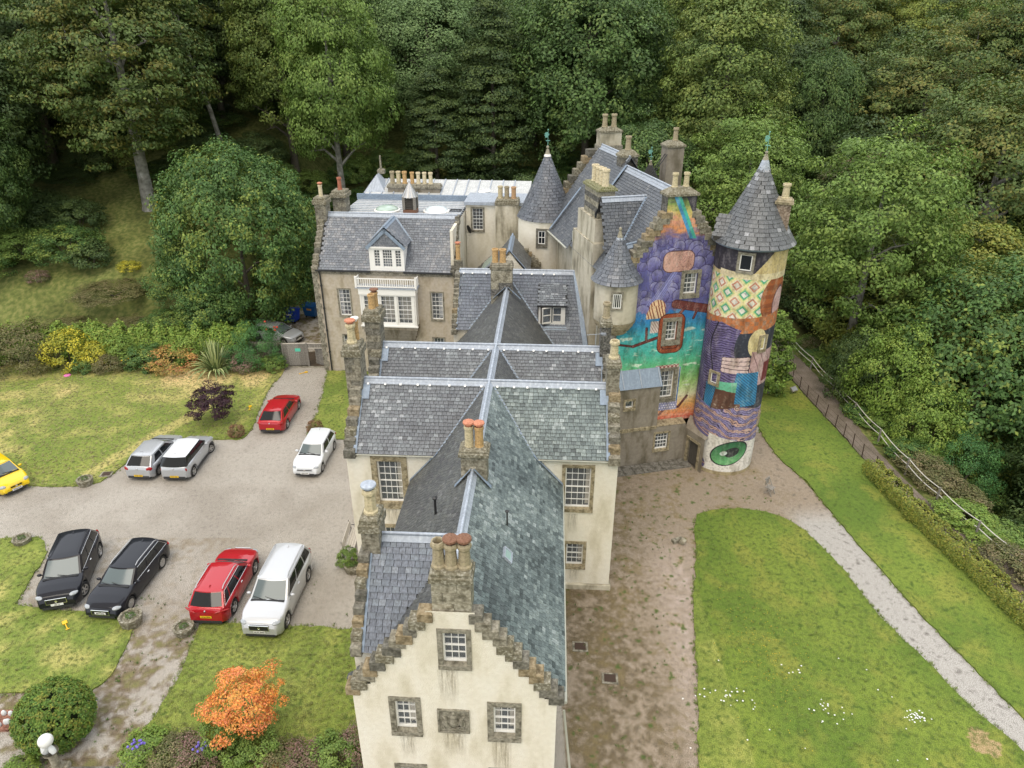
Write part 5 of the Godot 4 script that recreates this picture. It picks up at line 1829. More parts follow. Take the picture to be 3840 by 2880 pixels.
func ground_maps() -> void:
	var W := 1008
	var H := 624
	var gr := Image.create(W, H, false, Image.FORMAT_RGB8)
	var gs := Image.create(W, H, false, Image.FORMAT_RGB8)
	for py in H:
		for px in W:
			var x := -60.0 + (px + 0.5) * 84.0 / W
			var z := -54.0 + (py + 0.5) * 52.0 / H
			var a := nA.get_noise_2d(x * 1.0, z * 1.0)
			var b := nA.get_noise_2d(x * 3.7 + 90, z * 3.7)
			var c := nA.get_noise_2d(x * 13.0, z * 13.0 + 40)
			var s := nA.get_noise_2d(x * 34.0 + 7, z * 34.0)
			# gravel
			var g := rgb8(196, 190, 180).lerp(rgb8(174, 167, 156), clampf(a + b * 0.5 + 0.3, 0, 1))
			if x > 2.0 and z > -41.0:
				g = rgb8(172, 157, 138).lerp(rgb8(104, 91, 66), clampf(0.45 + a * 0.5 + b * 0.6 + c * 1.1 + s * 0.6, 0, 1) * smooth(9.6, 4.5, x + b * 2.0) * 0.85)
				g = g.lerp(rgb8(204, 188, 178), smooth(6.0, 7.6, x + b) * smooth(-32, -27, z) * clampf(0.7 + c, 0, 1))
				g = g.lerp(rgb8(146, 130, 92), clampf(b * 1.0 + c * 1.0 + s * 0.5 - 0.1, 0, 0.8) * smooth(17.5, 13.0, x))
				g = g.lerp(rgb8(200, 197, 192), smooth(14.6, 16.2, x) * smooth(-33.4, -31.0, z))
				g = g.lerp(rgb8(112, 106, 100), clampf(c * 1.2 + s - 0.5, 0, 0.7) * smooth(14.6, 16.2, x))
				if c + s * 0.6 > 0.62 and x < 14:
					g = g.lerp(rgb8(80, 108, 40), 0.8)
			if x < -13.5 and z > -24.6:
				g = g.lerp(rgb8(124, 106, 84), clampf(0.35 + b * 1.2 + c * 1.2 + s * 0.6, 0, 1) * smooth(-24.4, -22.5, z))
				g = g.lerp(rgb8(140, 140, 84), clampf(c * 1.3 + b * 0.6 - 0.1, 0, 0.85))
			if x < -7 and x > -24 and z > -30 and z < -23:
				g = g.lerp(rgb8(146, 130, 104), clampf(a * 0.8 + c * 0.8 + 0.05, 0, 0.6) * smooth(-12, -18, x + b * 3.0))
			if z < -51.0:
				g = rgb8(104, 90, 74).lerp(rgb8(80, 68, 54), clampf(b + 0.4, 0, 1))
			g = g.lerp(rgb8(92, 88, 84), clampf(s * 0.5 - 0.08, 0, 0.25))
			g = g.lerp(rgb8(206, 202, 198), clampf(-s * 0.5 - 0.1, 0, 0.22))
			gr.set_pixel(px, py, g)
			# grass
			var t := rgb8(140, 149, 70).lerp(rgb8(114, 132, 54), clampf(0.5 + a + c * 0.4, 0, 1))
			t = t.lerp(rgb8(170, 168, 92), clampf(b * 1.2 + c * 0.5, 0, 0.7))
			if x < -15:
				var dry := 0.0
				if z < -34:
					dry = clampf(0.6 + a * 1.4 + b * 0.6, 0, 1) * smooth(-43.0, -47.5, z + a * 4.0) + clampf(a * 1.4 + b * 0.5 - 0.05, 0, 0.75)
					var along := Vector2(x, z) - Vector2(-25.6, -36.2)
					var dirn := Vector2(4.2, -9.0).normalized()
					var off := absf(along.cross(dirn))
					if along.dot(dirn) > -0.5 and along.dot(dirn) < 10.0:
						dry = maxf(dry, (1.0 - smooth(0.25, 0.75, off + b * 0.3)) * 0.9)
					if x < -32:
						dry = maxf(dry, clampf(0.5 + b * 1.5, 0, 1) * smooth(-35, -38, z) * 0.8)
				else:
					dry = clampf(a * 1.2 + b * 0.8 - 0.15, 0, 0.6)
				t = t.lerp(rgb8(206, 186, 128), dry * 0.9)
			if x > 9:
				t = rgb8(126, 142, 56).lerp(rgb8(98, 122, 42), clampf(0.45 + a * 1.2 + b * 0.5, 0, 1))
				t = t.lerp(rgb8(152, 150, 70), clampf(b * 1.3 + nA.get_noise_2d(x * 2.0, z * 0.8 + 30) * 0.8, 0, 0.7))
				if Vector2(x - 17.9, z + 17.9).length() < 0.55 + c * 0.3:
					t = rgb8(176, 150, 116)
			if c + s > 0.7:
				t = t.lerp(rgb8(62, 88, 24), 0.55)
			t = t.lerp(rgb8(66, 84, 26), clampf(s * 0.9, 0, 0.4))
			gs.set_pixel(px, py, t)
	for e in [["gravel", gr, 0.95], ["lawn", gs, 0.95]]:
		var m := mat(e[0], Color.WHITE, e[2])
		m.albedo_texture = ImageTexture.create_from_image(e[1])
		m.texture_repeat = true
		m.detail_enabled = true
		m.detail_albedo = noise_tex(0.16, [Color(0.34, 0.33, 0.31), Color(0.82, 0.81, 0.8), Color(1, 1, 1)], 3, FastNoiseLite.TYPE_SIMPLEX, 512, [0.15, 0.45, 0.8], 21) if e[0] == "gravel" else noise_tex(0.1, [Color(0.72, 0.76, 0.62), Color(1, 1, 1)], 3, FastNoiseLite.TYPE_SIMPLEX, 512, [0.2, 0.7], 22)
		m.detail_blend_mode = BaseMaterial3D.BLEND_MODE_MUL
		m.detail_uv_layer = BaseMaterial3D.DETAIL_UV_2
		m.uv2_triplanar = true
		m.uv2_world_triplanar = true
		m.uv2_scale = Vector3.ONE * (0.3 if e[0] == "gravel" else 0.3)


func sheet(pts: Array, y: float, skirt: float, wob := 0.12) -> MB:
	# a flat sheet with an uneven edge and a low face around it; pts are x, z pairs
	var o := PackedVector2Array()
	for i in pts.size():
		var a := Vector2(pts[i][0], pts[i][1])
		var c := Vector2(pts[(i + 1) % pts.size()][0], pts[(i + 1) % pts.size()][1])
		var p := Vector2(pts[posmod(i - 1, pts.size())][0], pts[posmod(i - 1, pts.size())][1])
		var e := Vector2(pts[(i + 2) % pts.size()][0], pts[(i + 2) % pts.size()][1])
		if a.distance_to(p) > 6:
			p = a - (c - a)
		if c.distance_to(e) > 6:
			e = c + (c - a)
		var n := maxi(1, int(a.distance_to(c) / 0.35))
		for k in n:
			var q := a.cubic_interpolate(c, p, e, float(k) / n) if a.distance_to(c) < 6 else a.lerp(c, float(k) / n)
			q += Vector2(nA.get_noise_2d(q.x * 12, q.y * 12), nA.get_noise_2d(q.x * 12 + 50, q.y * 12)) * wob
			o.append(q)
	var b := MB.new()
	var q := o.duplicate()
	var lo := o[0]
	var hi := o[0]
	for p in o:
		lo = lo.min(p)
		hi = hi.max(p)
	var gx := lo.x + 0.55
	while gx < hi.x:
		var gz := lo.y + 0.55
		while gz < hi.y:
			var p := Vector2(gx + 0.2 * sin(gz * 7.0), gz + 0.2 * sin(gx * 5.0))
			if Geometry2D.is_point_in_polygon(p, o):
				q.append(p)
			gz += 1.1
		gx += 1.1
	var t := Geometry2D.triangulate_delaunay(q)
	for i in range(0, t.size(), 3):
		var u := q[t[i]]
		var v := q[t[i + 1]]
		var w := q[t[i + 2]]
		if not Geometry2D.is_point_in_polygon((u + v + w) / 3.0, o):
			continue
		var A := Vector3(u.x, y, u.y)
		var B := Vector3(v.x, y, v.y)
		var C := Vector3(w.x, y, w.y)
		if (B - A).cross(C - A).y > 0:
			b.tri(A, B, C)
		else:
			b.tri(A, C, B)
	var cw := Geometry2D.is_polygon_clockwise(o)
	for i in o.size():
		var u := o[i]
		var v := o[(i + 1) % o.size()]
		if cw:
			var s := u
			u = v
			v = s
		b.quad(Vector3(u.x, y, u.y), Vector3(v.x, y, v.y), Vector3(v.x, y - skirt, v.y), Vector3(u.x, y - skirt, u.y))
	b.planar_uv(-60, -54, 84, 52)
	return b


const LAWN_UP := [[-60, -34.6], [-30.4, -34.8], [-26.2, -34.7], [-25.0, -34.9], [-24.4, -35.6], [-24.1, -36.9], [-24.0, -38.1], [-23.4, -39.8], [-19.5, -40.0], [-17.9, -40.1], [-17.6, -41.2], [-18.0, -44.9], [-18.2, -47.8], [-18.0, -49.1], [-18.6, -51.2], [-24.4, -52.0], [-37.5, -52.0], [-60, -52.0]]
const LAWN_STRIP := [[-14.5, -50.3], [-13.8, -44.9], [-13.6, -40.7], [-13.2, -40.0], [-7.0, -40.0], [-7.0, -50.0]]
const LAWN_A := [[-60, -29.9], [-27.2, -29.9], [-25.2, -30.0], [-24.3, -29.1], [-24.0, -28.4], [-23.4, -25.2], [-23.1, -25.0], [-21.8, -24.8], [-19.4, -24.6], [-17.3, -24.4], [-17.1, -23.5], [-16.9, -21.1], [-17.5, -20.1], [-18.8, -20.3], [-20.9, -20.1], [-60, -20.1]]
const LAWN_B := [[-14.2, -23.8], [-13.5, -24.0], [-12.1, -23.9], [-7.7, -23.6], [-5.2, -23.2], [-5.0, -17.6], [-7.7, -17.4], [-9.5, -17.5], [-14.0, -18.1], [-14.1, -19.0], [-14.0, -20.9], [-14.1, -22.8]]
const LAWN_C := [[10.1, -31.5], [11.0, -32.3], [12.9, -32.5], [14.8, -31.9], [15.8, -30.5], [16.6, -27.6], [17.0, -24.4], [17.8, -21.8], [18.4, -19.5], [19.3, -17.5], [21.0, -12], [23, -4], [4.5, -4], [6.0, -12], [6.9, -16.9], [7.6, -20.1], [8.6, -25.3], [9.6, -29]]
const LAWN_D := [[17.0, -44.0], [16.7, -41.5], [16.8, -38.0], [17.6, -35.2], [17.8, -32.9], [18.2, -29.7], [18.8, -25.3], [19.4, -22.5], [20.2, -18.9], [22, -12], [25, -4], [27.5, -4], [25.4, -12], [24.0, -22], [23.1, -27.6], [22.5, -33.4], [22.0, -37.8], [21.8, -41.5], [21.5, -45.8], [21.3, -52], [17.6, -52]]


func build_ground() -> void:
	var xs := [-600.0, -300.0, -180.0]
	var x := -120.0
	while x <= 120:
		xs.append(x)
		x += 1.2 if x > -48 and x < 52 else 3.0
	xs.append_array([180.0, 300.0, 600.0])
	var zs := [-600.0, -320.0, -220.0]
	var z := -170.0
	while z <= 20:
		zs.append(z)
		z += 3.0 if z < -96 else (0.6 if z > -54 and z < -51 else 1.2)
	zs.append_array([60.0, 160.0, 600.0])
	var rows := []
	for zz in zs:
		var row := []
		for xx in xs:
			var y := th(xx, maxf(zz, -200.0)) - 0.05
			if y > 0.3 or y < -0.3:
				y += nA.get_noise_2d(xx * 2.0, zz * 2.0) * 0.3
			row.append(Vector3(xx, y, zz))
		rows.append(row)
	var b := MB.new()
	b.grid(rows, [], true)
	tag(put(b, "ground", M.rough_ground, self), "dark grassy hillside rising behind the castle and falling into the glen", "", "", "structure")
	var gv := sheet([[-60, -51.9], [-19.0, -51.9], [-19.0, -52.0], [-24, -52.1], [-24, -63.5], [-10, -63.5], [-6, -60], [-6, -52], [17, -52], [17, -42], [17.4, -36], [18.6, -28], [19.6, -22], [22.5, -12], [25.5, -2], [-60, -2]], 0.0, 0.06, 0.0)
	tag(put(gv, "gravel_courtyard", M.gravel, self), "pale grey gravel courtyard and drive around the mansion", "", "", "structure")
	var k := 0
	for e in [[LAWN_UP, "lawn_garden", "large dry-patched lawn below the shrub border"], [LAWN_STRIP, "lawn_strip", "small lawn between the drive and the grey house"], [LAWN_A, "lawn_left", "lawn with a curved edge left of the gravel path at the bottom left"], [LAWN_B, "lawn_front", "square lawn below the red and silver cars"], [LAWN_C, "lawn_right", "bright green lawn with daisies right of the front gable"], [LAWN_D, "lawn_edge", "long green grass strip beside the path and hedge"]]:
		var o := put(sheet(e[0], 0.055 + 0.004 * k, 0.09), e[1], M.lawn, self)
		tag(o, e[2], "", "", "structure")
		k += 1
	# woodland path along the edge of the glen
	var L := [[21.3, -56.0], [21.5, -52.0], [21.6, -45.8], [21.9, -41.5], [22.1, -37.8], [22.6, -33.4], [23.2, -27.6], [24.1, -22], [25.5, -12]]
	var Q := [[27.4, -12], [26.3, -22], [25.3, -27.2], [23.9, -32.5], [23.4, -37.8], [23.5, -43], [23.6, -48.8], [23.3, -54.0], [22.9, -56]]
	tag(put(sheet(L + Q, 0.09, 0.12, 0.15), "path", M.path_earth, self), "brown earth path between the hedge and the rope fence", "", "", "structure")
	# grass tufts
	var tuft := MB.new()
	for i in 5:
		var a := TAU * i / 5
		var d := Vector3(cos(a), 0, sin(a))
		var s := Vector3(-sin(a), 0, cos(a)) * 0.018
		tuft.tri(d * 0.02 - s, d * 0.02 + s, d * 0.075 + Vector3(0, 0.1, 0))
	var list := []
	for e in [[LAWN_UP, 11000, 0], [LAWN_STRIP, 1200, 1], [LAWN_A, 7000, 1], [LAWN_B, 5000, 1], [LAWN_C, 15000, 2], [LAWN_D, 9000, 2]]:
		var pl := PackedVector2Array()
		var lo := Vector2(1e9, 1e9)
		var hi := -lo
		for q in e[0]:
			pl.append(Vector2(q[0], q[1]))
			lo = lo.min(pl[-1])
			hi = hi.max(pl[-1])
		lo.x = maxf(lo.x, -42)
		hi.y = minf(hi.y, -13)
		var n := 0
		while n < e[1]:
			n += 1
			var q := Vector2(R.randf_range(lo.x, hi.x), R.randf_range(lo.y, hi.y))
			if not Geometry2D.is_point_in_polygon(q, pl):
				continue
			var edge := false
			var col: Color = [lin(0.28, 0.26, 0.11), lin(0.18, 0.2, 0.055), lin(0.14, 0.185, 0.04)][e[2]]
			col = col.srgb_to_linear() * R.randf_range(0.6, 1.25)
			list.append([Transform3D(Basis(Vector3.UP, R.randf() * TAU).scaled(Vector3(1, R.randf_range(0.3, 0.8), 1) * R.randf_range(0.7, 1.2)), Vector3(q.x, 0.055, q.y)), col])
		# longer fringe along the edges
		for i in e[0].size():
			var p := Vector2(e[0][i][0], e[0][i][1])
			var q := Vector2(e[0][(i + 1) % e[0].size()][0], e[0][(i + 1) % e[0].size()][1])
			for j in int(p.distance_to(q) * 14):
				var s := p.lerp(q, R.randf()) + Vector2(R.randfn(0, 0.08), R.randfn(0, 0.08))
				if s.y > -12 or s.x < -42:
					continue
				list.append([Transform3D(Basis(Vector3.UP, R.randf() * TAU).scaled(Vector3.ONE * R.randf_range(0.7, 1.3)), Vector3(s.x, 0.02, s.y)), Color(0.17, 0.22, 0.05) * R.randf_range(0.7, 1.3)])
	# weeds in the gravel
	for i in 1500:
		var q := Vector2(R.randf_range(2.5, 15), R.randf_range(-40, -14)) if i % 2 else Vector2(R.randf_range(-18, -7), R.randf_range(-27, -17))
		if nA.get_noise_2d(q.x * 4, q.y * 4) > 0.2:
			list.append([Transform3D(Basis(Vector3.UP, R.randf() * TAU).scaled(Vector3.ONE * R.randf_range(0.4, 1.2)), Vector3(q.x, 0.0, q.y)), Color(0.09, 0.15, 0.03) * R.randf_range(0.6, 1.4)])
	tag(scatter(tuft.mesh(), list, "grass", M.blade), "short grass tufts on the lawns and along their edges", "", "", "stuff")
	# flowers in the right lawn
	var fl := MB.new()
	for i in 6:
		var a := TAU * i / 6
		fl.tri(Vector3(0, 0.1, 0), Vector3(cos(a), 0, sin(a)) * 0.045 + Vector3(0, 0.11, 0), Vector3(cos(a + 0.9), 0, sin(a + 0.9)) * 0.045 + Vector3(0, 0.11, 0))
	list = []
	for e in [[8.9, -19.9, 0.4, 22], [12.6, -19.2, 0.45, 18], [15.9, -19.0, 0.25, 32], [12.0, -21.1, 0.3, 6], [7.6, -20.0, 0.25, 5], [12.5, -18.6, 3.0, 16]]:
		for i in e[3]:
			list.append([Transform3D(Basis(Vector3.UP, R.randf() * TAU).scaled(Vector3.ONE * R.randf_range(0.5, 0.9)), Vector3(e[0] + R.randfn(0, e[2]), 0.06, e[1] + R.randfn(0, e[2] * 0.6))), Color(0.8, 0.8, 0.8)])
	tag(scatter(fl.mesh(), list, "daisies", M.blade), "white daisies scattered in patches on the right lawn", "", "", "stuff")
	list = []
	for i in 260:
		list.append([Transform3D(Basis(Vector3.UP, R.randf() * TAU).scaled(Vector3.ONE * R.randf_range(0.2, 0.4)), Vector3(11.0 + R.randfn(0, 0.9), 0.06, -22.6 + R.randfn(0, 1.8))), Color(0.7, 0.45, 0.02)])
	tag(scatter(fl.mesh(), list, "yellow_flowers", M.blade), "tiny yellow flowers in the middle of the right lawn", "", "", "stuff")


func scatter(mesh: Mesh, list: Array, called: String, m: Material, parent: Node = self) -> MultiMeshInstance3D:
	var mm := MultiMesh.new()
	mm.transform_format = MultiMesh.TRANSFORM_3D
	mm.use_colors = true
	mm.mesh = mesh
	mm.instance_count = list.size()
	for i in list.size():
		mm.set_instance_transform(i, list[i][0])
		mm.set_instance_color(i, list[i][1])
	var o := MultiMeshInstance3D.new()
	o.name = called
	o.multimesh = mm
	o.material_override = m
	parent.add_child(o, true)
	return o


# ---------------------------------------------------------------- plants
func crown(rx: float, ry: float, clumps: int, cr: float, flat: float, leaves: int, ls: float, cols: Array, sd: int, o := {}) -> ArrayMesh:
	# leaf sprays gathered in clumps spread through an ellipsoid; y = 0 is its middle
	var g := RandomNumberGenerator.new()
	g.seed = sd
	var v := PackedVector3Array()
	var n := PackedVector3Array()
	var c := PackedColorArray()
	var ix := PackedInt32Array()
	var droop: float = o.get("droop", 0.0)
	var low: float = o.get("low", -0.75)
	var taper: float = o.get("taper", 0.0)
	var inner: float = o.get("inner", 0.55)
	var tall: float = o.get("slim", 0.55)
	var rough: float = o.get("rough", 0.1)
	var bright: float = o.get("bright", 1.95)
	for q in clumps:
		var up := clampf(lerpf(low, 1.0, (q + 0.5) / clumps) + g.randfn(0, 0.03), -1.0, 1.0)
		var az := q * 2.39996 + g.randfn(0, 0.25)
		var rr := sqrt(maxf(0.0, 1.0 - up * up))
		var k := lerpf(inner, 1.0, pow(g.randf(), 0.6)) * g.randf_range(1.0 - rough, 1.0 + rough)
		var wide := 1.0 - taper * (up * 0.5 + 0.5)
		var ctr := Vector3(cos(az) * rr * rx * k * wide, up * ry * k, sin(az) * rr * rx * k * wide)
		var outw := Vector3(ctr.x / rx, ctr.y / ry * 0.8, ctr.z / rx).normalized()
		var hue: float = g.randf()
		var base: Color = (cols[int(hue * 0.999 * cols.size())] as Color)
		var cs := cr * g.randf_range(0.65, 1.3)
		for j in leaves:
			var d := Vector3(g.randfn(0, 1), g.randfn(0, 1), g.randfn(0, 1)).normalized()
			if d.dot(outw) < -0.2:
				d = d.bounce(outw) if g.randf() < 0.7 else d
			var rad := cs * pow(g.randf(), 0.35)
			var off := Vector3(d.x, d.y * flat, d.z) * rad
			off.y -= droop * (off.x * off.x + off.z * off.z) / maxf(cs, 0.1)
			var p := ctr + off
			var nn := (d * 0.8 + outw * 0.5 + Vector3.UP * 0.55 + Vector3(g.randfn(0, 0.35), g.randfn(0, 0.35), g.randfn(0, 0.35))).normalized()
			var t := nn.cross(Vector3(g.randfn(0, 1), g.randfn(0, 1), g.randfn(0, 1))).normalized()
			var s := nn.cross(t)
			var L := ls * g.randf_range(0.6, 1.4)
			var w := L * tall
			var i := v.size()
			var bend := nn * L * 0.18
			v.append(p - t * L * 0.5 - bend)
			v.append(p + s * w * 0.5)
			v.append(p + t * L * 0.5 - bend)
			v.append(p - s * w * 0.5)
			var col: Color = (base if g.randf() < 0.6 else cols[g.randi() % cols.size()]) * g.randf_range(0.7, 1.3) * bright
			for e in 4:
				n.append(nn)
				c.append(col)
			ix.append_array(PackedInt32Array([i, i + 1, i + 2, i, i + 2, i + 3]))
	var a := []
	a.resize(Mesh.ARRAY_MAX)
	a[Mesh.ARRAY_VERTEX] = v
	a[Mesh.ARRAY_NORMAL] = n
	a[Mesh.ARRAY_COLOR] = c
	a[Mesh.ARRAY_INDEX] = ix
	var m := ArrayMesh.new()
	m.add_surface_from_arrays(Mesh.PRIMITIVE_TRIANGLES, a)
	return m


func trunk_mesh(h: float, r: float, top: float, spread: float, limbs: int, sd: int) -> ArrayMesh:
	# a tapered trunk h high to the fork, limbs rising to top
	var g := RandomNumberGenerator.new()
	g.seed = sd
	var b := MB.new()
	var lean := Vector3(g.randf_range(-0.04, 0.04), 0, g.randf_range(-0.04, 0.04)) * h
	b.tube([Vector3(0, -0.6, 0), Vector3(0, 0.3, 0), lean * 0.5 + Vector3(0, h * 0.5, 0), lean + Vector3(0, h, 0), lean * 1.3 + Vector3(0, lerpf(h, top, 0.6), 0), lean * 1.5 + Vector3(0, top * 0.93, 0)], [r * 1.5, r * 1.1, r * 0.92, r * 0.8, r * 0.4, r * 0.1], 9, false)
	for i in limbs:
		var a := TAU * i / limbs + g.randf_range(-0.4, 0.4)
		var y0 := lerpf(h * 0.8, top * 0.75, g.randf())
		var p := lean * (y0 / top) + Vector3(0, y0, 0)
		var d := Vector3(cos(a), 0, sin(a))
		var ln := spread * g.randf_range(0.6, 0.9) * (1.0 - 0.4 * y0 / top)
		var mid := p + d * ln * 0.5 + Vector3(0, ln * 0.35, 0)
		var e := p + d * ln + Vector3(g.randf_range(-0.5, 0.5), ln * g.randf_range(0.3, 0.7), g.randf_range(-0.5, 0.5))
		b.tube([p, mid, e], [r * 0.38, r * 0.22, r * 0.05], 6, false)
		for j in 2:
			var f := mid.lerp(e, 0.2 + 0.4 * j)
			b.tube([f, f + Vector3(g.randf_range(-1, 1), g.randf_range(0.3, 1), g.randf_range(-1, 1)) * ln * 0.3], [r * 0.12, r * 0.02], 5, false)
	return b.mesh()


var kinds := {}


func tree_kind(key: String, c: ArrayMesh, cy: float, tr: ArrayMesh, bark: Material, leaf: Material) -> void:
	var o := Node3D.new()
	inst(tr, "trunk", bark, o)
	inst(c, "crown", leaf, o, Transform3D(Basis.IDENTITY, Vector3(0, cy, 0)))
	kinds[key] = o


func tree(key: String, called: String, x: float, z: float, s: Vector3, label: String, group := "", turn := -1.0, cat := "tree") -> Node3D:
	var o: Node3D = kinds[key].duplicate()
	o.name = numbered(called)
	o.transform = Transform3D(Basis(Vector3.UP, R.randf() * TAU if turn < 0 else turn).scaled_local(s), Vector3(x, th(x, z) - 0.1, z))
	add_child(o)
	tag(o, label, cat, group)
	return o


# ---------------------------------------------------------------- cars
var wheel_cache := {}


func prof(x: float, s: Array) -> float:
	for i in s.size() - 1:
		if x <= s[i + 1][0]:
			var f := clampf((x - s[i][0]) / (s[i + 1][0] - s[i][0]), 0, 1)
			return lerpf(s[i][1], s[i + 1][1], f)
	return s[-1][1]


func wheel(parent: Node, at: Vector3, r: float, side: float, steer := 0.0, spokes := 5) -> void:
	var w := part("wheel", parent, Transform3D(Basis(Vector3.UP, steer) * Basis(Vector3.RIGHT, PI / 2 * side), at))
	var key := "%.2f_%d" % [r, spokes]
	if not wheel_cache.has(key):
		var b := MB.new()
		b.lathe([Vector2(r * 0.62, -0.1), Vector2(r * 0.94, -0.105), Vector2(r, -0.08), Vector2(r, 0.08), Vector2(r * 0.94, 0.105), Vector2(r * 0.66, 0.1), Vector2(r * 0.64, 0.06)], 22)
		var b2 := MB.new()
		b2.lathe([Vector2(r * 0.66, 0.1), Vector2(r * 0.6, 0.09), Vector2(r * 0.57, 0.05)], 22)
		for i in spokes:
			b2.X = Transform3D(Basis(Vector3.UP, TAU * i / spokes), V0)
			b2.quad(Vector3(r * 0.1, 0.085, r * 0.1), Vector3(r * 0.6, 0.09, r * 0.13), Vector3(r * 0.6, 0.09, -r * 0.13), Vector3(r * 0.1, 0.085, -r * 0.1))
			b2.quad(Vector3(r * 0.6, 0.09, r * 0.13), Vector3(r * 0.1, 0.085, r * 0.1), Vector3(r * 0.1, 0.03, r * 0.1), Vector3(r * 0.6, 0.03, r * 0.13))
		b2.X = Transform3D.IDENTITY
		b2.lathe([Vector2(r * 0.17, 0.06), Vector2(r * 0.15, 0.1), Vector2(0, 0.105)], 12)
		var b3_ := MB.new()
		b3_.lathe([Vector2(r * 0.62, 0.02), Vector2(0, 0.02)], 18)
		wheel_cache[key] = [b.mesh(), b2.mesh(), b3_.mesh()]
	inst(wheel_cache[key][0], "tyre", M.tyre, w)
	inst(wheel_cache[key][1], "rim", M.alloy, w)
	inst(wheel_cache[key][2], "brake_disc", M.black_iron, w)


func plate(parent: Node, at: Vector3, turn: float, text: String, rear: bool, tilt := 0.0) -> void:
	var p := part("number_plate", parent, Transform3D(Basis.from_euler(Vector3(tilt, turn, 0)), at))
	var b := MB.new()
	b.box(Vector3(-0.26, -0.058, -0.012), Vector3(0.26, 0.058, 0.0))
	put(b, "plate", M.plate_yellow if rear else M.plate_white, p)
	if text:
		var t := TextMesh.new()
		t.text = text
		t.font = plate_font()
		t.font_size = 32
		t.pixel_size = 0.0029
		t.depth = 0.004
		inst(t, "lettering", M.black, p, Transform3D(Basis.IDENTITY, Vector3(0, 0, 0.002)))


var fnt: SystemFont


func plate_font() -> SystemFont:
	if fnt == null:
		fnt = SystemFont.new()
		fnt.font_names = PackedStringArray(["Droid Sans"])
		fnt.font_weight = 700
	return fnt


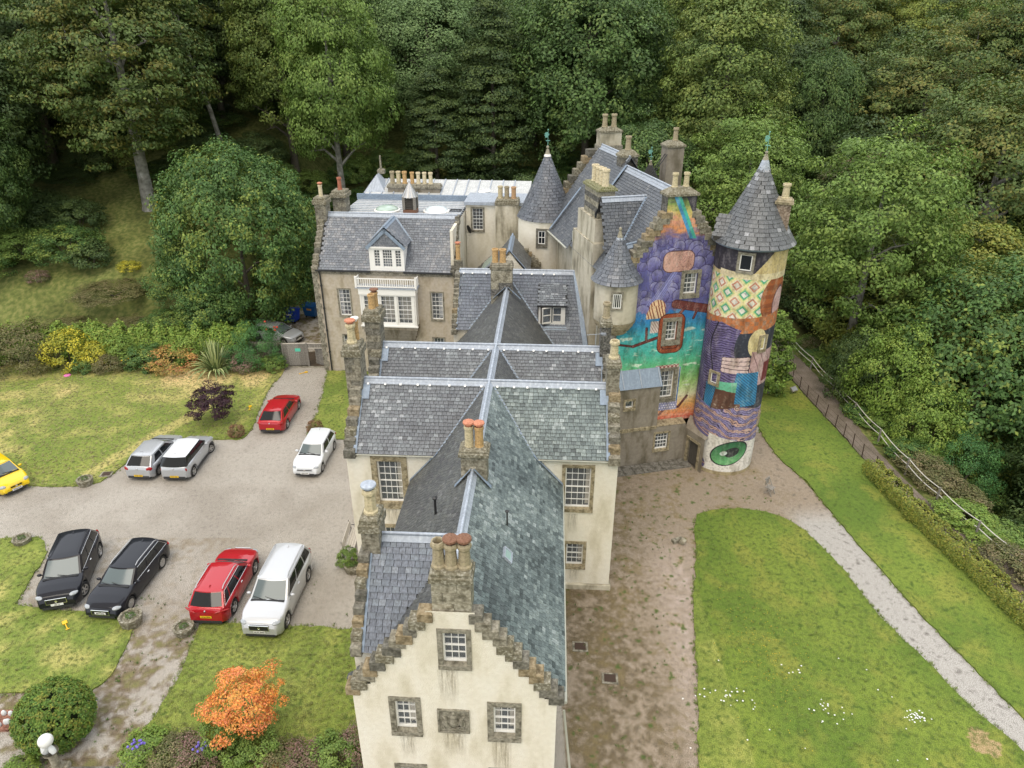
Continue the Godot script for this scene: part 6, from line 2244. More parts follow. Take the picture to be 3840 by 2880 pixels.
func car(called: String, label: String, cat: String, x: float, z: float, head: Vector2, p: Dictionary, group := "") -> Node3D:
	var t := thing(called, label, cat, Vector3(x, p.get("y", 0.0), z), atan2(-head.y, head.x), group)
	var L: float = p.L
	var W: float = p.W
	var H: float = p.H
	var wr: float = p.get("wr", 0.33)
	var fx: float = L / 2 - p.get("fo", 0.88)
	var rx: float = fx - p.wb
	var belt: float = p.get("belt", H * 0.63)
	var hood: float = p.get("hood", belt + 0.02)
	var nose: float = p.get("nose", hood - 0.2)
	var xf0: float = p.xf0
	var xf1: float = p.xf1
	var xr1: float = p.xr1
	var xr0: float = p.xr0
	var paint: Material = p.paint
	var tail: float = p.get("tail", belt)
	var top := [[-L / 2, tail - 0.22], [-L / 2 + 0.05, tail - 0.06], [-L / 2 + 0.16, tail], [xr0 + 0.02, belt + 0.015], [xf0, hood], [L / 2 - 0.75, nose + 0.1], [L / 2 - 0.32, nose], [L / 2 - 0.1, nose - 0.1], [L / 2, nose - 0.3]]
	var rows := []
	var st := []
	var n := int(L / 0.055)
	for i in n + 1:
		st.append(lerpf(-L / 2, L / 2, float(i) / n))
	st.insert(1, -L / 2 + 0.02)
	st.insert(st.size() - 1, L / 2 - 0.02)
	var ra := wr + 0.055
	var half := func(xx: float) -> float:
		var e := maxf(0.0, absf(xx) - (L / 2 - 0.85)) / 0.85
		return W / 2 * (1.0 - 0.2 * pow(e, 2.6)) * (1.0 - 0.02 * cos(xx * 2.0))
	for xx in st:
		var w: float = half.call(xx)
		var tp := prof(xx, top)
		var bt := 0.21
		bt += 0.12 * smoothstep(L / 2 - 0.25, L / 2, absf(xx))
		var arch := -1.0
		for ax in [fx, rx]:
			var dx: float = absf(xx - ax)
			if dx < ra:
				arch = maxf(arch, wr + sqrt(ra * ra - dx * dx))
		bt = maxf(bt, arch)
		var sec := [Vector2(w * 0.86, bt), Vector2(w * 0.985, bt + 0.015), Vector2(w * 1.0, lerpf(bt, tp, 0.42)), Vector2(w * 0.995, lerpf(bt, tp, 0.62)), Vector2(w * 0.97, lerpf(bt, tp, 0.84)), Vector2(w * 0.93, tp - 0.025), Vector2(w * 0.85, tp + 0.008), Vector2(w * 0.5, tp + 0.035), Vector2(0, tp + 0.045)]
		var row := []
		for k in range(sec.size()):
			row.append(Vector3(xx, sec[k].y, -sec[k].x))
		for k in range(sec.size() - 2, -1, -1):
			row.append(Vector3(xx, sec[k].y, sec[k].x))
		rows.append(row)
	var b := MB.new()
	b.grid(rows)
	b.poly(rows[0], Vector3(-1, 0, 0))
	b.poly(rows[-1], Vector3(1, 0, 0))
	put(b, "body", paint, t)
	# underside and wheel housings
	b = MB.new()
	b.box(Vector3(-L / 2 + 0.12, 0.17, -W / 2 + 0.25), Vector3(L / 2 - 0.15, 0.55, W / 2 - 0.25))
	b.box(Vector3(rx + ra + 0.02, 0.16, -W / 2 + 0.05), Vector3(fx - ra - 0.02, 0.26, W / 2 - 0.05))
	put(b, "underbody", M.black, t)
	if p.get("cladding", false):
		for s in [-1.0, 1.0]:
			for ax in [fx, rx]:
				var row0 := []
				var row1 := []
				for k in 13:
					var a := PI * k / 12.0
					row0.append(Vector3(ax + cos(a) * (ra - 0.01), wr + sin(a) * (ra - 0.01), s * (W / 2 * 0.998 + 0.012)))
					row1.append(Vector3(ax + cos(a) * (ra + 0.06), wr + sin(a) * (ra + 0.06), s * (W / 2 * 0.99 + 0.012)))
				b = MB.new()
				b.grid([row0, row1], [], s > 0)
				put(b, "wheel_arch_trim", M.trim, t)
			b = MB.new()
			b.box(Vector3(rx + ra, 0.2, s * (W / 2 - 0.03)), Vector3(fx - ra, 0.34, s * (W / 2 + 0.008)))
			put(b, "sill_trim", M.trim, t)
	# cabin
	var wb_: float = W / 2 * 0.9
	var wt: float = W / 2 * p.get("tumble", 0.72)
	var yb := belt - 0.02
	var yt := H - 0.06
	var bulge := 0.1
	var end := func(a: float, h: float, x0: float, x1: float, sg: float, off: float) -> Vector3:
		var zz := a * lerpf(wb_, wt, h)
		var q := Vector3(lerpf(x0, x1, h) + sg * bulge * (1 - a * a), lerpf(yb, yt, h), zz)
		return q + Vector3(sg * off, off * 0.5, 0)
	var side := func(s: float, h: float, sg: float, off: float) -> Vector3:
		var xx := lerpf(lerpf(xr0, xr1, h), lerpf(xf0, xf1, h), s)
		return Vector3(xx, lerpf(yb, yt, h), sg * (lerpf(wb_, wt, h) + 0.03 * sin(PI * h) + off))
	b = MB.new()
	for e in [[xf0, xf1, 1.0], [xr0, xr1, -1.0]]:
		var g := []
		for j in 4:
			var row := []
			for k in 9:
				row.append(end.call(-1.0 + k / 4.0, j / 3.0, e[0], e[1], e[2], 0.0))
			g.append(row)
		b.grid(g, [], e[2] > 0)
	for sg in [-1.0, 1.0]:
		var g := []
		for j in 4:
			var row := []
			for k in 9:
				row.append(side.call(k / 8.0, j / 3.0, sg, 0.0))
			g.append(row)
		b.grid(g, [], sg < 0)
	put(b, "pillars", M[p.get("pillar", "")] if p.get("pillar", "") else paint, t)
	var g2 := []
	for j in 11:
		var row := []
		var s := j / 10.0
		for k in 11:
			var a := -1.0 + k / 5.0
			var lip := 0.065 * (1.0 - pow(absf(a), 4.0)) * (1.0 - 0.7 * pow(absf(2 * s - 1), 5.0))
			var edge := lerpf(xr1 - bulge * (1 - a * a) - 0.04, xf1 + bulge * (1 - a * a) + 0.02, s)
			row.append(Vector3(edge, yt + lip - 0.004, a * (wt + 0.012)))
		g2.append(row)
	b = MB.new()
	b.grid(g2)
	put(b, "roof", M[p.get("roof_mat", "")] if p.get("roof_mat", "") else paint, t)
	if p.get("sunroof", false):
		var g3 := []
		for j in 4:
			var row := []
			for k in 6:
				var a := -0.7 + k * 0.28
				row.append(Vector3(lerpf(xr1 + 0.5, xf1 - 0.12, j / 3.0), H + 0.009 - 0.065 * pow(absf(a), 4.0), a * wt))
			g3.append(row)
		b = MB.new()
		b.grid(g3)
		put(b, "sunroof", M.car_glass, t)
	for e in [[xf0, xf1, 1.0, "windscreen"], [xr0, xr1, -1.0, "rear_window"]]:
		var g := []
		for j in 4:
			var row := []
			for k in 9:
				row.append(end.call((-1.0 + k / 4.0) * 0.9, lerpf(0.07 if e[2] > 0 else 0.12, 0.93, j / 3.0), e[0], e[1], e[2], 0.014))
			g.append(row)
		b = MB.new()
		b.grid(g, [], e[2] > 0)
		put(b, e[3], M.screen_glass if e[2] > 0 else M.car_glass, t)
	for sg in [-1.0, 1.0]:
		for e in p.get("windows", [[0.09, 0.47], [0.53, 0.9]]):
			var g := []
			for j in 4:
				var row := []
				for k in 5:
					var h := lerpf(0.1, 0.86, j / 3.0)
					row.append(side.call(lerpf(e[0], e[1], k / 4.0), h, sg, 0.012))
				g.append(row)
			b = MB.new()
			b.grid(g, [], sg < 0)
			put(b, "side_window", M.car_glass, t)
		if p.get("chrome", false):
			b = MB.new()
			var lo := []
			var hi := []
			for k in 9:
				lo.append(side.call(lerpf(0.03, 0.95, k / 8.0), 0.06, sg, 0.016))
				hi.append(side.call(lerpf(0.03, 0.95, k / 8.0), 0.92, sg, 0.016))
			b.tube(lo, [0.012], 5)
			b.tube(hi, [0.012], 5)
			b.tube([lo[0], hi[0]], [0.012], 5)
			put(b, "window_trim", M.chrome, t)
		if p.get("rails", false):
			b = MB.new()
			b.tube([Vector3(xr1 + 0.05, yt + 0.05, sg * (wt - 0.04)), Vector3(xr1 + 0.25, yt + 0.12, sg * (wt - 0.05)), Vector3(xf1 - 0.3, yt + 0.12, sg * (wt - 0.05)), Vector3(xf1 - 0.08, yt + 0.05, sg * (wt - 0.04))], [0.022], 6)
			put(b, "roof_rail", M[p.get("rail_mat", "chrome")], t)
		# mirror
		var mr := part("wing_mirror", t, Transform3D(Basis.IDENTITY, Vector3(xf0 - 0.32, belt + 0.06, sg * (W / 2 + 0.06))))
		b = MB.new()
		b.ball(V0, Vector3(0.07, 0.075, 0.11), 6)
		put(b, "mirror_shell", paint, mr)
		b = MB.new()
		b.box(Vector3(-0.02, -0.05, -sg * 0.16), Vector3(0.02, -0.02, 0))
		put(b, "mirror_arm", M.trim, mr)
		# door seams and handles
		for sx in p.get("seams", [lerpf(xr0, xf0, 0.28), lerpf(xr0, xf0, 0.62), xf0 - 0.18]):
			b = MB.new()
			var w: float = half.call(sx)
			b.bar(Vector3(sx, 0.36, sg * (w * 0.998 + 0.001)), Vector3(sx, belt - 0.06, sg * (w * 0.962 + 0.002)), 0.004, 0.012)
			put(b, "door_seam", M.black, t)
		for hx in [lerpf(xr0, xf0, 0.32), lerpf(xr0, xf0, 0.66)]:
			b = MB.new()
			b.ball(Vector3(hx - 0.14, belt - 0.13, sg * (W / 2 * 0.985)), Vector3(0.1, 0.018, 0.03), 5)
			put(b, "door_handle", M.chrome if p.get("chrome", false) else paint, t)
		# lamps
		var hw: float = half.call(L / 2 - 0.18)
		b = MB.new()
		b.X = Transform3D(Basis(Vector3.UP, -sg * 0.6) * Basis(Vector3.BACK, -0.25), Vector3(L / 2 - 0.2, nose - 0.1, sg * (hw - 0.13)))
		b.ball(V0, p.get("lamp", Vector3(0.12, 0.07, 0.2)), 7)
		put(b, "headlight", M.lamp_glass, t)
		var tw: float = half.call(-L / 2 + 0.1)
		b = MB.new()
		b.X = Transform3D(Basis(Vector3.UP, sg * 0.5), Vector3(-L / 2 + 0.1, tail - p.get("tl_y", 0.16), sg * (tw - 0.07)))
		b.ball(V0, p.get("tail_lamp", Vector3(0.07, 0.07, 0.16)), 7)
		put(b, "tail_light", M.tail_red, t)
		# wheels
		wheel(t, Vector3(fx, wr, sg * (W / 2 - 0.12)), wr, sg, p.get("steer", 0.0), p.get("spokes", 5))
		wheel(t, Vector3(rx, wr, sg * (W / 2 - 0.12)), wr, sg, 0.0, p.get("spokes", 5))
	# nose and tail
	b = MB.new()
	var gh: float = p.get("grille_h", 0.2)
	b.box(Vector3(L / 2 - 0.15, nose - 0.12 - gh, -p.get("grille_w", 0.38)), Vector3(L / 2 + 0.012, nose - 0.14, p.get("grille_w", 0.38)))
	put(b, "grille", M.black, t)
	b = MB.new()
	ring_box(b, -p.get("grille_w", 0.38) - 0.02, nose - 0.14 - gh, p.get("grille_w", 0.38) + 0.02, nose - 0.12, 0.02, 0, 0.025)
	for i in b.v.size():
		b.v[i] = Vector3(L / 2 + b.v[i].z, b.v[i].y, -b.v[i].x)
		b.n[i] = Vector3(b.n[i].z, b.n[i].y, -b.n[i].x)
	put(b, "grille_surround", M.chrome if p.get("chrome", false) else paint, t)
	b = MB.new()
	b.X = Transform3D(Basis(Vector3.BACK, -PI / 2), Vector3(L / 2 + 0.012, nose - 0.13 - gh / 2, 0))
	b.lathe([Vector2(0.065, 0), Vector2(0.06, 0.02), Vector2(0.045, 0.02), Vector2(0.04, 0.01), Vector2(0, 0.01)], 14)
	put(b, "badge", M.chrome, t)
	b = MB.new()
	b.box(Vector3(L / 2 - 0.2, 0.24, -W / 2 + 0.3), Vector3(L / 2 + 0.01, 0.36, W / 2 - 0.3))
	put(b, "lower_intake", M.trim, t)
	b = MB.new()
	b.box(Vector3(-L / 2 - 0.01, 0.24, -W / 2 + 0.24), Vector3(-L / 2 + 0.2, p.get("rear_trim", 0.4), W / 2 - 0.24))
	put(b, "rear_bumper_trim", M[p.get("rear_mat", "trim")], t)
	plate(t, Vector3(L / 2 + 0.03, p.get("fp_y", 0.44), 0), PI / 2, p.get("front_text", ""), false)
	plate(t, Vector3(-L / 2 - 0.025, p.get("rp_y", 0.62), 0), -PI / 2, p.get("rear_text", ""), true)
	b = MB.new()
	b.X = Transform3D(Basis(Vector3.BACK, PI / 2), Vector3(-L / 2 - 0.0, tail - 0.12, 0))
	b.lathe([Vector2(0.05, 0), Vector2(0.045, 0.03), Vector2(0, 0.03)], 12)
	put(b, "badge", M.chrome, t)
	b = MB.new()
	b.tube([Vector3(xr1 + 0.25, H - 0.02, 0), Vector3(xr1 + 0.1, H + 0.06, 0)] if p.get("fin", true) else [Vector3(xr1 + 0.25, H - 0.02, 0), Vector3(xr1 - 0.05, H + 0.2, 0)], [0.04 if p.get("fin", true) else 0.008, 0.01 if p.get("fin", true) else 0.005], 6)
	put(b, "aerial", paint if p.get("fin", true) else M.black, t)
	b = MB.new()
	for e in [-0.35, 0.2]:
		b.bar(Vector3(xf0 + 0.06, hood + 0.035, e - 0.05), Vector3(xf0 - 0.06, hood + 0.1, e + 0.5), 0.02, 0.02)
	b.box(Vector3(xf0 + 0.02, hood + 0.0, -wb_ + 0.1), Vector3(xf0 + 0.13, hood + 0.04, wb_ - 0.1))
	put(b, "wipers", M.black, t)
	return t


func build_cars() -> void:
	var suv := {"L": 4.95, "W": 1.93, "H": 1.76, "wb": 2.98, "fo": 0.9, "wr": 0.38, "belt": 1.12, "hood": 1.13, "nose": 0.98, "tail": 1.12, "xf0": 1.15, "xf1": 0.35, "xr1": -1.95, "xr0": -2.3, "tumble": 0.74, "rails": true, "chrome": true, "grille_h": 0.26, "grille_w": 0.42, "windows": [[0.05, 0.28], [0.31, 0.62], [0.65, 0.93]]}
	car("parked_car", "silver SUV parked nose-down at the edge of the square lawn, nearest the mansion", "car", -11.0, -25.45, Vector2(-0.06, 1.0), suv.merged({"paint": M.paint_silver, "front_text": "GL23 DWO", "rail_mat": "alloy", "tail_lamp": Vector3(0.08, 0.24, 0.07), "fp_y": 0.5}, true), "cars parked on the gravel")
	car("parked_car", "black SUV parked beside the curved lawn edge at the left", "car", -21.65, -26.95, Vector2(0.26, 1.0), suv.merged({"paint": M.paint_black, "L": 4.7, "H": 1.66, "wb": 2.86, "W": 1.9, "xf1": 0.3, "xr1": -1.65, "xr0": -2.15, "belt": 1.06, "hood": 1.08, "nose": 0.93, "tail": 1.06, "front_text": "SB 73", "tail_lamp": Vector3(0.08, 0.22, 0.07), "rail_mat": "paint_black", "fp_y": 0.48, "steer": -0.35}, true), "cars parked on the gravel")
	car("parked_car", "black estate car with silver roof rails parked in front of a stone planter", "car", -18.55, -26.45, Vector2(-0.08, 1.0), {"L": 4.76, "W": 1.84, "H": 1.45, "wb": 2.82, "fo": 0.9, "wr": 0.33, "belt": 0.93, "hood": 0.96, "nose": 0.8, "tail": 0.96, "xf0": 1.05, "xf1": 0.25, "xr1": -1.75, "xr0": -2.2, "rails": true, "chrome": true, "rail_mat": "alloy", "paint": M.paint_black, "grille_h": 0.26, "grille_w": 0.4, "windows": [[0.06, 0.26], [0.29, 0.6], [0.63, 0.92]], "front_text": "RE71 DDJ", "fp_y": 0.52, "spokes": 10, "tail_lamp": Vector3(0.07, 0.07, 0.2)}, "cars parked on the gravel")
	car("parked_car", "red SUV with a yellow rear plate parked facing away beside the silver SUV", "car", -13.7, -26.0, Vector2(0.04, -1.0), {"L": 4.5, "W": 1.84, "H": 1.62, "wb": 2.66, "fo": 0.9, "wr": 0.37, "belt": 1.04, "hood": 1.07, "nose": 0.92, "tail": 1.06, "xf0": 0.95, "xf1": 0.2, "xr1": -1.55, "xr0": -2.08, "rails": true, "chrome": true, "rail_mat": "alloy", "sunroof": false, "paint": M.paint_red, "windows": [[0.06, 0.2], [0.24, 0.58], [0.61, 0.93]], "rear_text": "LF24 UDX", "rp_y": 0.62, "tail_lamp": Vector3(0.06, 0.05, 0.34), "cladding": false}, "cars parked on the gravel")
	car("parked_car", "red hatchback saloon facing away up the drive towards the gate", "car", -16.0, -42.85, Vector2(0.02, -1.0), {"L": 4.45, "W": 1.8, "H": 1.44, "wb": 2.65, "fo": 0.88, "wr": 0.33, "belt": 0.92, "hood": 0.95, "nose": 0.78, "tail": 0.98, "xf0": 1.0, "xf1": 0.15, "xr1": -1.3, "xr0": -2.02, "tumble": 0.7, "paint": M.paint_red, "windows": [[0.12, 0.47], [0.51, 0.92]], "rear_text": "EK19 BBV", "rp_y": 0.45, "tail_lamp": Vector3(0.07, 0.06, 0.2)}, "cars parked on the gravel")
	car("parked_car", "silver hatchback with a yellow plate, left of the small white-roofed car", "car", -22.15, -37.35, Vector2(0.05, -1.0), {"L": 4.25, "W": 1.76, "H": 1.46, "wb": 2.61, "fo": 0.86, "wr": 0.32, "belt": 0.95, "hood": 0.98, "nose": 0.8, "tail": 1.0, "xf0": 1.05, "xf1": 0.2, "xr1": -1.35, "xr0": -1.98, "paint": M.paint_silver_grey, "windows": [[0.16, 0.46], [0.5, 0.9]], "rear_text": "GL59 TXN", "rp_y": 0.42, "tail_lamp": Vector3(0.07, 0.13, 0.18), "fin": false, "spokes": 7}, "cars parked on the gravel")
	car("parked_car", "small silver car with a white roof, black wheel arches and turned front wheels", "car", -20.05, -37.2, Vector2(0.02, -1.0), {"L": 4.1, "W": 1.79, "H": 1.56, "wb": 2.6, "fo": 0.78, "wr": 0.33, "belt": 1.04, "hood": 1.03, "nose": 0.86, "tail": 1.03, "xf0": 0.9, "xf1": 0.4, "xr1": -1.55, "xr0": -1.9, "tumble": 0.76, "pillar": "car_glass", "roof_mat": "paint_white", "paint": M.paint_silver_grey, "cladding": true, "windows": [[0.05, 0.2], [0.23, 0.58], [0.61, 0.94]], "rear_text": "FG11 ZGL", "rp_y": 0.4, "tail_lamp": Vector3(0.06, 0.14, 0.09), "tl_y": 0.22, "steer": -0.4, "fin": false}, "cars parked on the gravel")
	car("parked_car", "old white hatchback with a white plate parked nose-down beside the mansion wall", "car", -12.3, -37.6, Vector2(-0.06, 1.0), {"L": 4.15, "W": 1.72, "H": 1.42, "wb": 2.51, "fo": 0.83, "wr": 0.31, "belt": 0.93, "hood": 0.95, "nose": 0.78, "tail": 0.98, "xf0": 0.85, "xf1": 0.2, "xr1": -1.5, "xr0": -1.98, "paint": M.paint_white, "windows": [[0.1, 0.5], [0.54, 0.92]], "front_text": "GJ03 VHF", "fp_y": 0.38, "fin": false, "grille_h": 0.1, "grille_w": 0.45, "lamp": Vector3(0.1, 0.07, 0.17), "rear_mat": "trim"}, "cars parked on the gravel")
	car("parked_car", "bright yellow hatchback cut off by the left edge beside the big lawn", "car", -30.35, -35.15, Vector2(0.82, 0.57), {"L": 3.9, "W": 1.66, "H": 1.47, "wb": 2.46, "fo": 0.8, "wr": 0.31, "belt": 0.95, "hood": 0.97, "nose": 0.76, "tail": 1.0, "xf0": 0.95, "xf1": 0.25, "xr1": -1.4, "xr0": -1.85, "paint": M.paint_yellow, "windows": [[0.1, 0.5], [0.54, 0.92]], "front_text": "KT54 XYB", "fp_y": 0.38, "grille_h": 0.12, "grille_w": 0.3, "lamp": Vector3(0.12, 0.09, 0.18)}, "cars parked on the gravel")
	car("parked_car", "silver car half hidden by ivy in the yard behind the wooden gate", "car", -20.3, -56.6, Vector2(0.93, 0.37), {"L": 4.6, "W": 1.82, "H": 1.45, "wb": 2.7, "fo": 0.9, "wr": 0.33, "belt": 0.94, "hood": 0.97, "nose": 0.78, "tail": 0.98, "xf0": 1.1, "xf1": 0.2, "xr1": -1.4, "xr0": -2.1, "paint": M.paint_silver_grey, "chrome": true, "windows": [[0.12, 0.47], [0.51, 0.92]]}, "cars parked on the gravel")


# ---------------------------------------------------------------- small things
func bin(x: float, z: float, turn: float, m: Material, label: String, notice: Material) -> void:
	var t := thing("wheelie_bin", label, "bin", Vector3(x, 0, z), turn, "blue waste bins in the yard")
	var b := MB.new()
	var lo := [Vector3(-0.55, 0.22, 0.42), Vector3(0.55, 0.22, 0.42), Vector3(0.55, 0.22, -0.42), Vector3(-0.55, 0.22, -0.42)]
	var hi := [Vector3(-0.66, 1.12, 0.5), Vector3(0.66, 1.12, 0.5), Vector3(0.66, 1.2, -0.5), Vector3(-0.66, 1.2, -0.5)]
	for i in 4:
		b.quad(lo[i], lo[(i + 1) % 4], hi[(i + 1) % 4], hi[i])
	b.quad(lo[3], lo[2], lo[1], lo[0])
	for k in 5:
		b.box(Vector3(-0.5 + k * 0.25 - 0.02, 0.3, 0.4), Vector3(-0.5 + k * 0.25 + 0.02, 1.05, 0.47))
	b.box(Vector3(-0.7, 1.05, 0.44), Vector3(0.7, 1.14, 0.56))
	put(b, "bin_body", m, t)
	var rows := []
	for j in 5:
		var row := []
		for k in 7:
			var s := -0.72 + k * 0.24
			row.append(Vector3(s, 1.2 + 0.1 * sin(PI * (j + 0.6) / 5.0) + 0.02 * (1 - absf(s)), 0.58 - j * 0.28))
		rows.append(row)
	b = MB.new()
	b.grid(rows)
	b.box(Vector3(-0.72, 1.16, -0.56), Vector3(0.72, 1.23, 0.58))
	put(b, "bin_lid", m, t)
	for sx in [-0.45, 0.45]:
		b = MB.new()
		b.tube([Vector3(sx - 0.1, 1.26, -0.5), Vector3(sx - 0.1, 1.34, -0.6), Vector3(sx + 0.1, 1.34, -0.6), Vector3(sx + 0.1, 1.26, -0.5)], [0.02], 5)
		put(b, "lid_handle", m, t)
		for sz in [-0.32, 0.32]:
			b = MB.new()
			b.X = Transform3D(Basis(Vector3.BACK, PI / 2), Vector3(sx, 0.1, sz))
			b.lathe([Vector2(0.1, -0.03), Vector2(0.1, 0.03)], 12)
			b.lathe([Vector2(0.0, 0.031), Vector2(0.1, 0.031)], 12)
			put(b, "castor", M.tyre, t)
	b = MB.new()
	b.box(Vector3(-0.2, 0.82, 0.5), Vector3(0.3, 0.98, 0.512))
	put(b, "notice", notice, t)


func build_gate() -> void:
	var t := thing("wooden_gate", "weathered grey board gate between the ivy and the grey house, one narrow leaf standing open", "gate", Vector3(-18.05, 0, -51.2), 0.0)
	var lf := part("closed_leaf", t, Transform3D(Basis(Vector3.UP, 0.06), V0))
	for k in 12:
		var b := MB.new()
		var h := 1.92 + R.randf_range(-0.02, 0.02)
		b.box(Vector3(0.02 + k * 0.145, 0.06, -0.02), Vector3(0.02 + k * 0.145 + 0.132, h, 0.01 + R.randf_range(0, 0.012)))
		put(b, "board", [M.old_timber, M.old_timber2][R.randi() % 2], lf)
	for y in [0.35, 1.65]:
		var b := MB.new()
		b.box(Vector3(0.0, y, -0.06), Vector3(1.78, y + 0.12, -0.02))
		put(b, "rail", M.old_timber, lf)
	var b := MB.new()
	b.box(Vector3(0.0, 1.93, -0.05), Vector3(1.78, 1.99, 0.04))
	put(b, "capping_rail", M.pale_timber, lf)
	b = MB.new()
	b.box(Vector3(0.9, 1.28, 0.025), Vector3(1.32, 1.55, 0.035))
	put(b, "green_notice", M.notice_green, lf)
	for x in [-0.06, 1.86, 3.2]:
		b = MB.new()
		b.box(Vector3(x - 0.07, -0.1, -0.09), Vector3(x + 0.07, 2.0, 0.05))
		put(b, "gate_post", M.old_timber, t)
	b = MB.new()
	b.box(Vector3(1.93, 1.55, -0.05), Vector3(3.13, 1.62, 0.0))
	put(b, "top_bar", M.pale_timber, t)
	for k in 12:
		b = MB.new()
		b.box(Vector3(1.95 + k * 0.1, 1.62, -0.04), Vector3(2.03 + k * 0.1, 1.95, -0.01))
		put(b, "board", [M.old_timber, M.old_timber2][R.randi() % 2], t)
	b = MB.new()
	b.box(Vector3(1.93, 1.95, -0.06), Vector3(3.2, 2.0, 0.01))
	put(b, "capping_rail", M.pale_timber, t)
	var op := part("open_leaf", t, Transform3D(Basis(Vector3.UP, -0.5), Vector3(3.12, 0, -0.02)))
	for k in 7:
		b = MB.new()
		b.box(Vector3(-0.03 - k * 0.125, 0.05, -0.02), Vector3(-0.145 - k * 0.125, 1.5, 0.0))
		put(b, "board", [M.old_timber, M.old_timber2][R.randi() % 2], op)
	for y in [0.2, 0.75, 1.3]:
		b = MB.new()
		b.box(Vector3(-0.9, y, 0.002), Vector3(-0.02, y + 0.11, 0.04))
		put(b, "rail", M.old_timber, op)
	for y in [0.3, 0.85]:
		b = MB.new()
		b.bar(Vector3(-0.85, y + 0.0, 0.02), Vector3(-0.1, y + 0.45, 0.02), 0.03, 0.09)
		put(b, "brace", M.old_timber, op)
	b = MB.new()
	b.stone(Vector3(-0.1, -0.05, 0.06), Vector3(3.2, 0.06, 0.22), 0.02)
	put(b, "sill_stone", M.dressed_grey, t)


func build_fences() -> void:
	var t := thing("iron_fence", "thin rusty iron post-and-wire fence along the grass edge of the earth path", "fence", Vector3(21.5, 0, -45))
	var pts := [[21.35, -53.0], [21.45, -50], [21.55, -45.8], [21.85, -41.5], [22.05, -37.8], [22.5, -33.4], [23.1, -27.6], [23.9, -22]]
	var line := []
	for i in pts.size() - 1:
		for k in 3:
			line.append(Vector2(pts[i][0], pts[i][1]).lerp(Vector2(pts[i + 1][0], pts[i + 1][1]), k / 3.0))
	var pm := MB.new()
	pm.box(Vector3(-0.022, 0, -0.022), Vector3(0.022, 1.05, 0.022))
	var pmesh := pm.mesh()
	for q in line:
		inst(pmesh, "iron_post", M.rust_dark, t, Transform3D(Basis.from_euler(Vector3(R.randf_range(-0.05, 0.05), 0, R.randf_range(-0.05, 0.05))), Vector3(q.x - 21.5, 0, q.y + 45)))
	for y in [0.3, 0.62, 0.98]:
		var b := MB.new()
		var l := []
		for q in line:
			l.append(Vector3(q.x - 21.5, y + R.randf_range(-0.03, 0.03), q.y + 45))
		b.tube(l, [0.011], 4)
		put(b, "fence_wire", M.rust_dark, t)
	t = thing("rope_fence", "post and white rope fence along the glen side of the earth path", "fence", Vector3(24, 0, -40))
	pts = [[23.2, -55], [23.4, -50.5], [23.5, -46.5], [23.6, -43.0], [23.7, -39.5], [23.75, -36.0], [24.0, -33.0], [24.5, -30.0], [25.2, -27.2], [26.0, -24], [27.0, -20]]
	line = []
	for q in pts:
		line.append(Vector2(q[0] + 0.15, q[1]))
		var b := MB.new()
		b.X = Transform3D(Basis.from_euler(Vector3(0, R.randf(), R.randf_range(-0.08, 0.08))), Vector3(q[0] + 0.15 - 24, -0.3, q[1] + 40))
		b.tube([V0, Vector3(0, 1.45, 0)], [0.07, 0.06], 8)
		put(b, "fence_post", M.old_timber, t)
	for y in [0.68, 1.08]:
		var b := MB.new()
		var l := []
		for i in line.size() - 1:
			for k in 6:
				var q: Vector2 = line[i].lerp(line[i + 1], k / 6.0)
				l.append(Vector3(q.x - 24, y - 0.13 * sin(PI * k / 6.0), q.y + 40))
		b.tube(l, [0.028], 5)
		put(b, "rope", M.rope, t)


func build_wall() -> void:
	var t := thing("garden_wall", "low rubble retaining wall behind the shrub border, half hidden by creepers", "wall", Vector3(-18.6, 0, -52.3))
	var n := 0
	for r in 4:
		var x := -0.1
		while x > -22.5:
			var w := R.randf_range(0.3, 0.6)
			var y := r * 0.38
			var b := MB.new()
			b.stone(Vector3(x - w + 0.015, y, -0.3), Vector3(x, y + 0.36 + R.randf_range(-0.03, 0.01), R.randf_range(-0.02, 0.05)), 0.03)
			if n < 290:
				put(b, "rubble_stone", [M.dressed_grey, M.old_stone, M.old_stone2][R.randi() % 3], t)
			n += 1
			x -= w
	var b := MB.new()
	b.box(Vector3(-40, -0.1, -0.5), Vector3(0, 1.45, -0.06))
	put(b, "mortar_core", M.mortar, t)


func flax(x: float, z: float) -> void:
	var t := thing("flax_plant", "large green flax clump with arching striped blades in the shrub border", "plant", Vector3(x, 0, z))
	t.scale = Vector3.ONE * 1.35
	for pass_ in 2:
		var b := MB.new()
		for i in 90:
			var a := R.randf() * TAU
			var tilt := R.randf_range(0.15, 1.0)
			var d := Vector3(cos(a), 0, sin(a))
			var s := Vector3(-sin(a), 0, cos(a))
			var ln := R.randf_range(1.5, 2.3)
			var l := []
			var rr := []
			for k in 7:
				var f := k / 6.0
				var p := d * (0.15 + ln * f * tilt * 0.75) + Vector3(0, ln * (f * (1.15 - tilt * 0.35) - f * f * tilt * 0.75), 0)
				p.y = maxf(p.y, 0.05)
				var w := 0.05 * (1.0 - pow(f, 3.0)) + 0.004
				l.append(p)
				rr.append(w)
			for k in 6:
				b.quad(l[k] - s * rr[k], l[k] + s * rr[k], l[k + 1] + s * rr[k + 1], l[k + 1] - s * rr[k + 1])
		put(b, "blades", M.flax if pass_ == 0 else M.flax_pale, t)


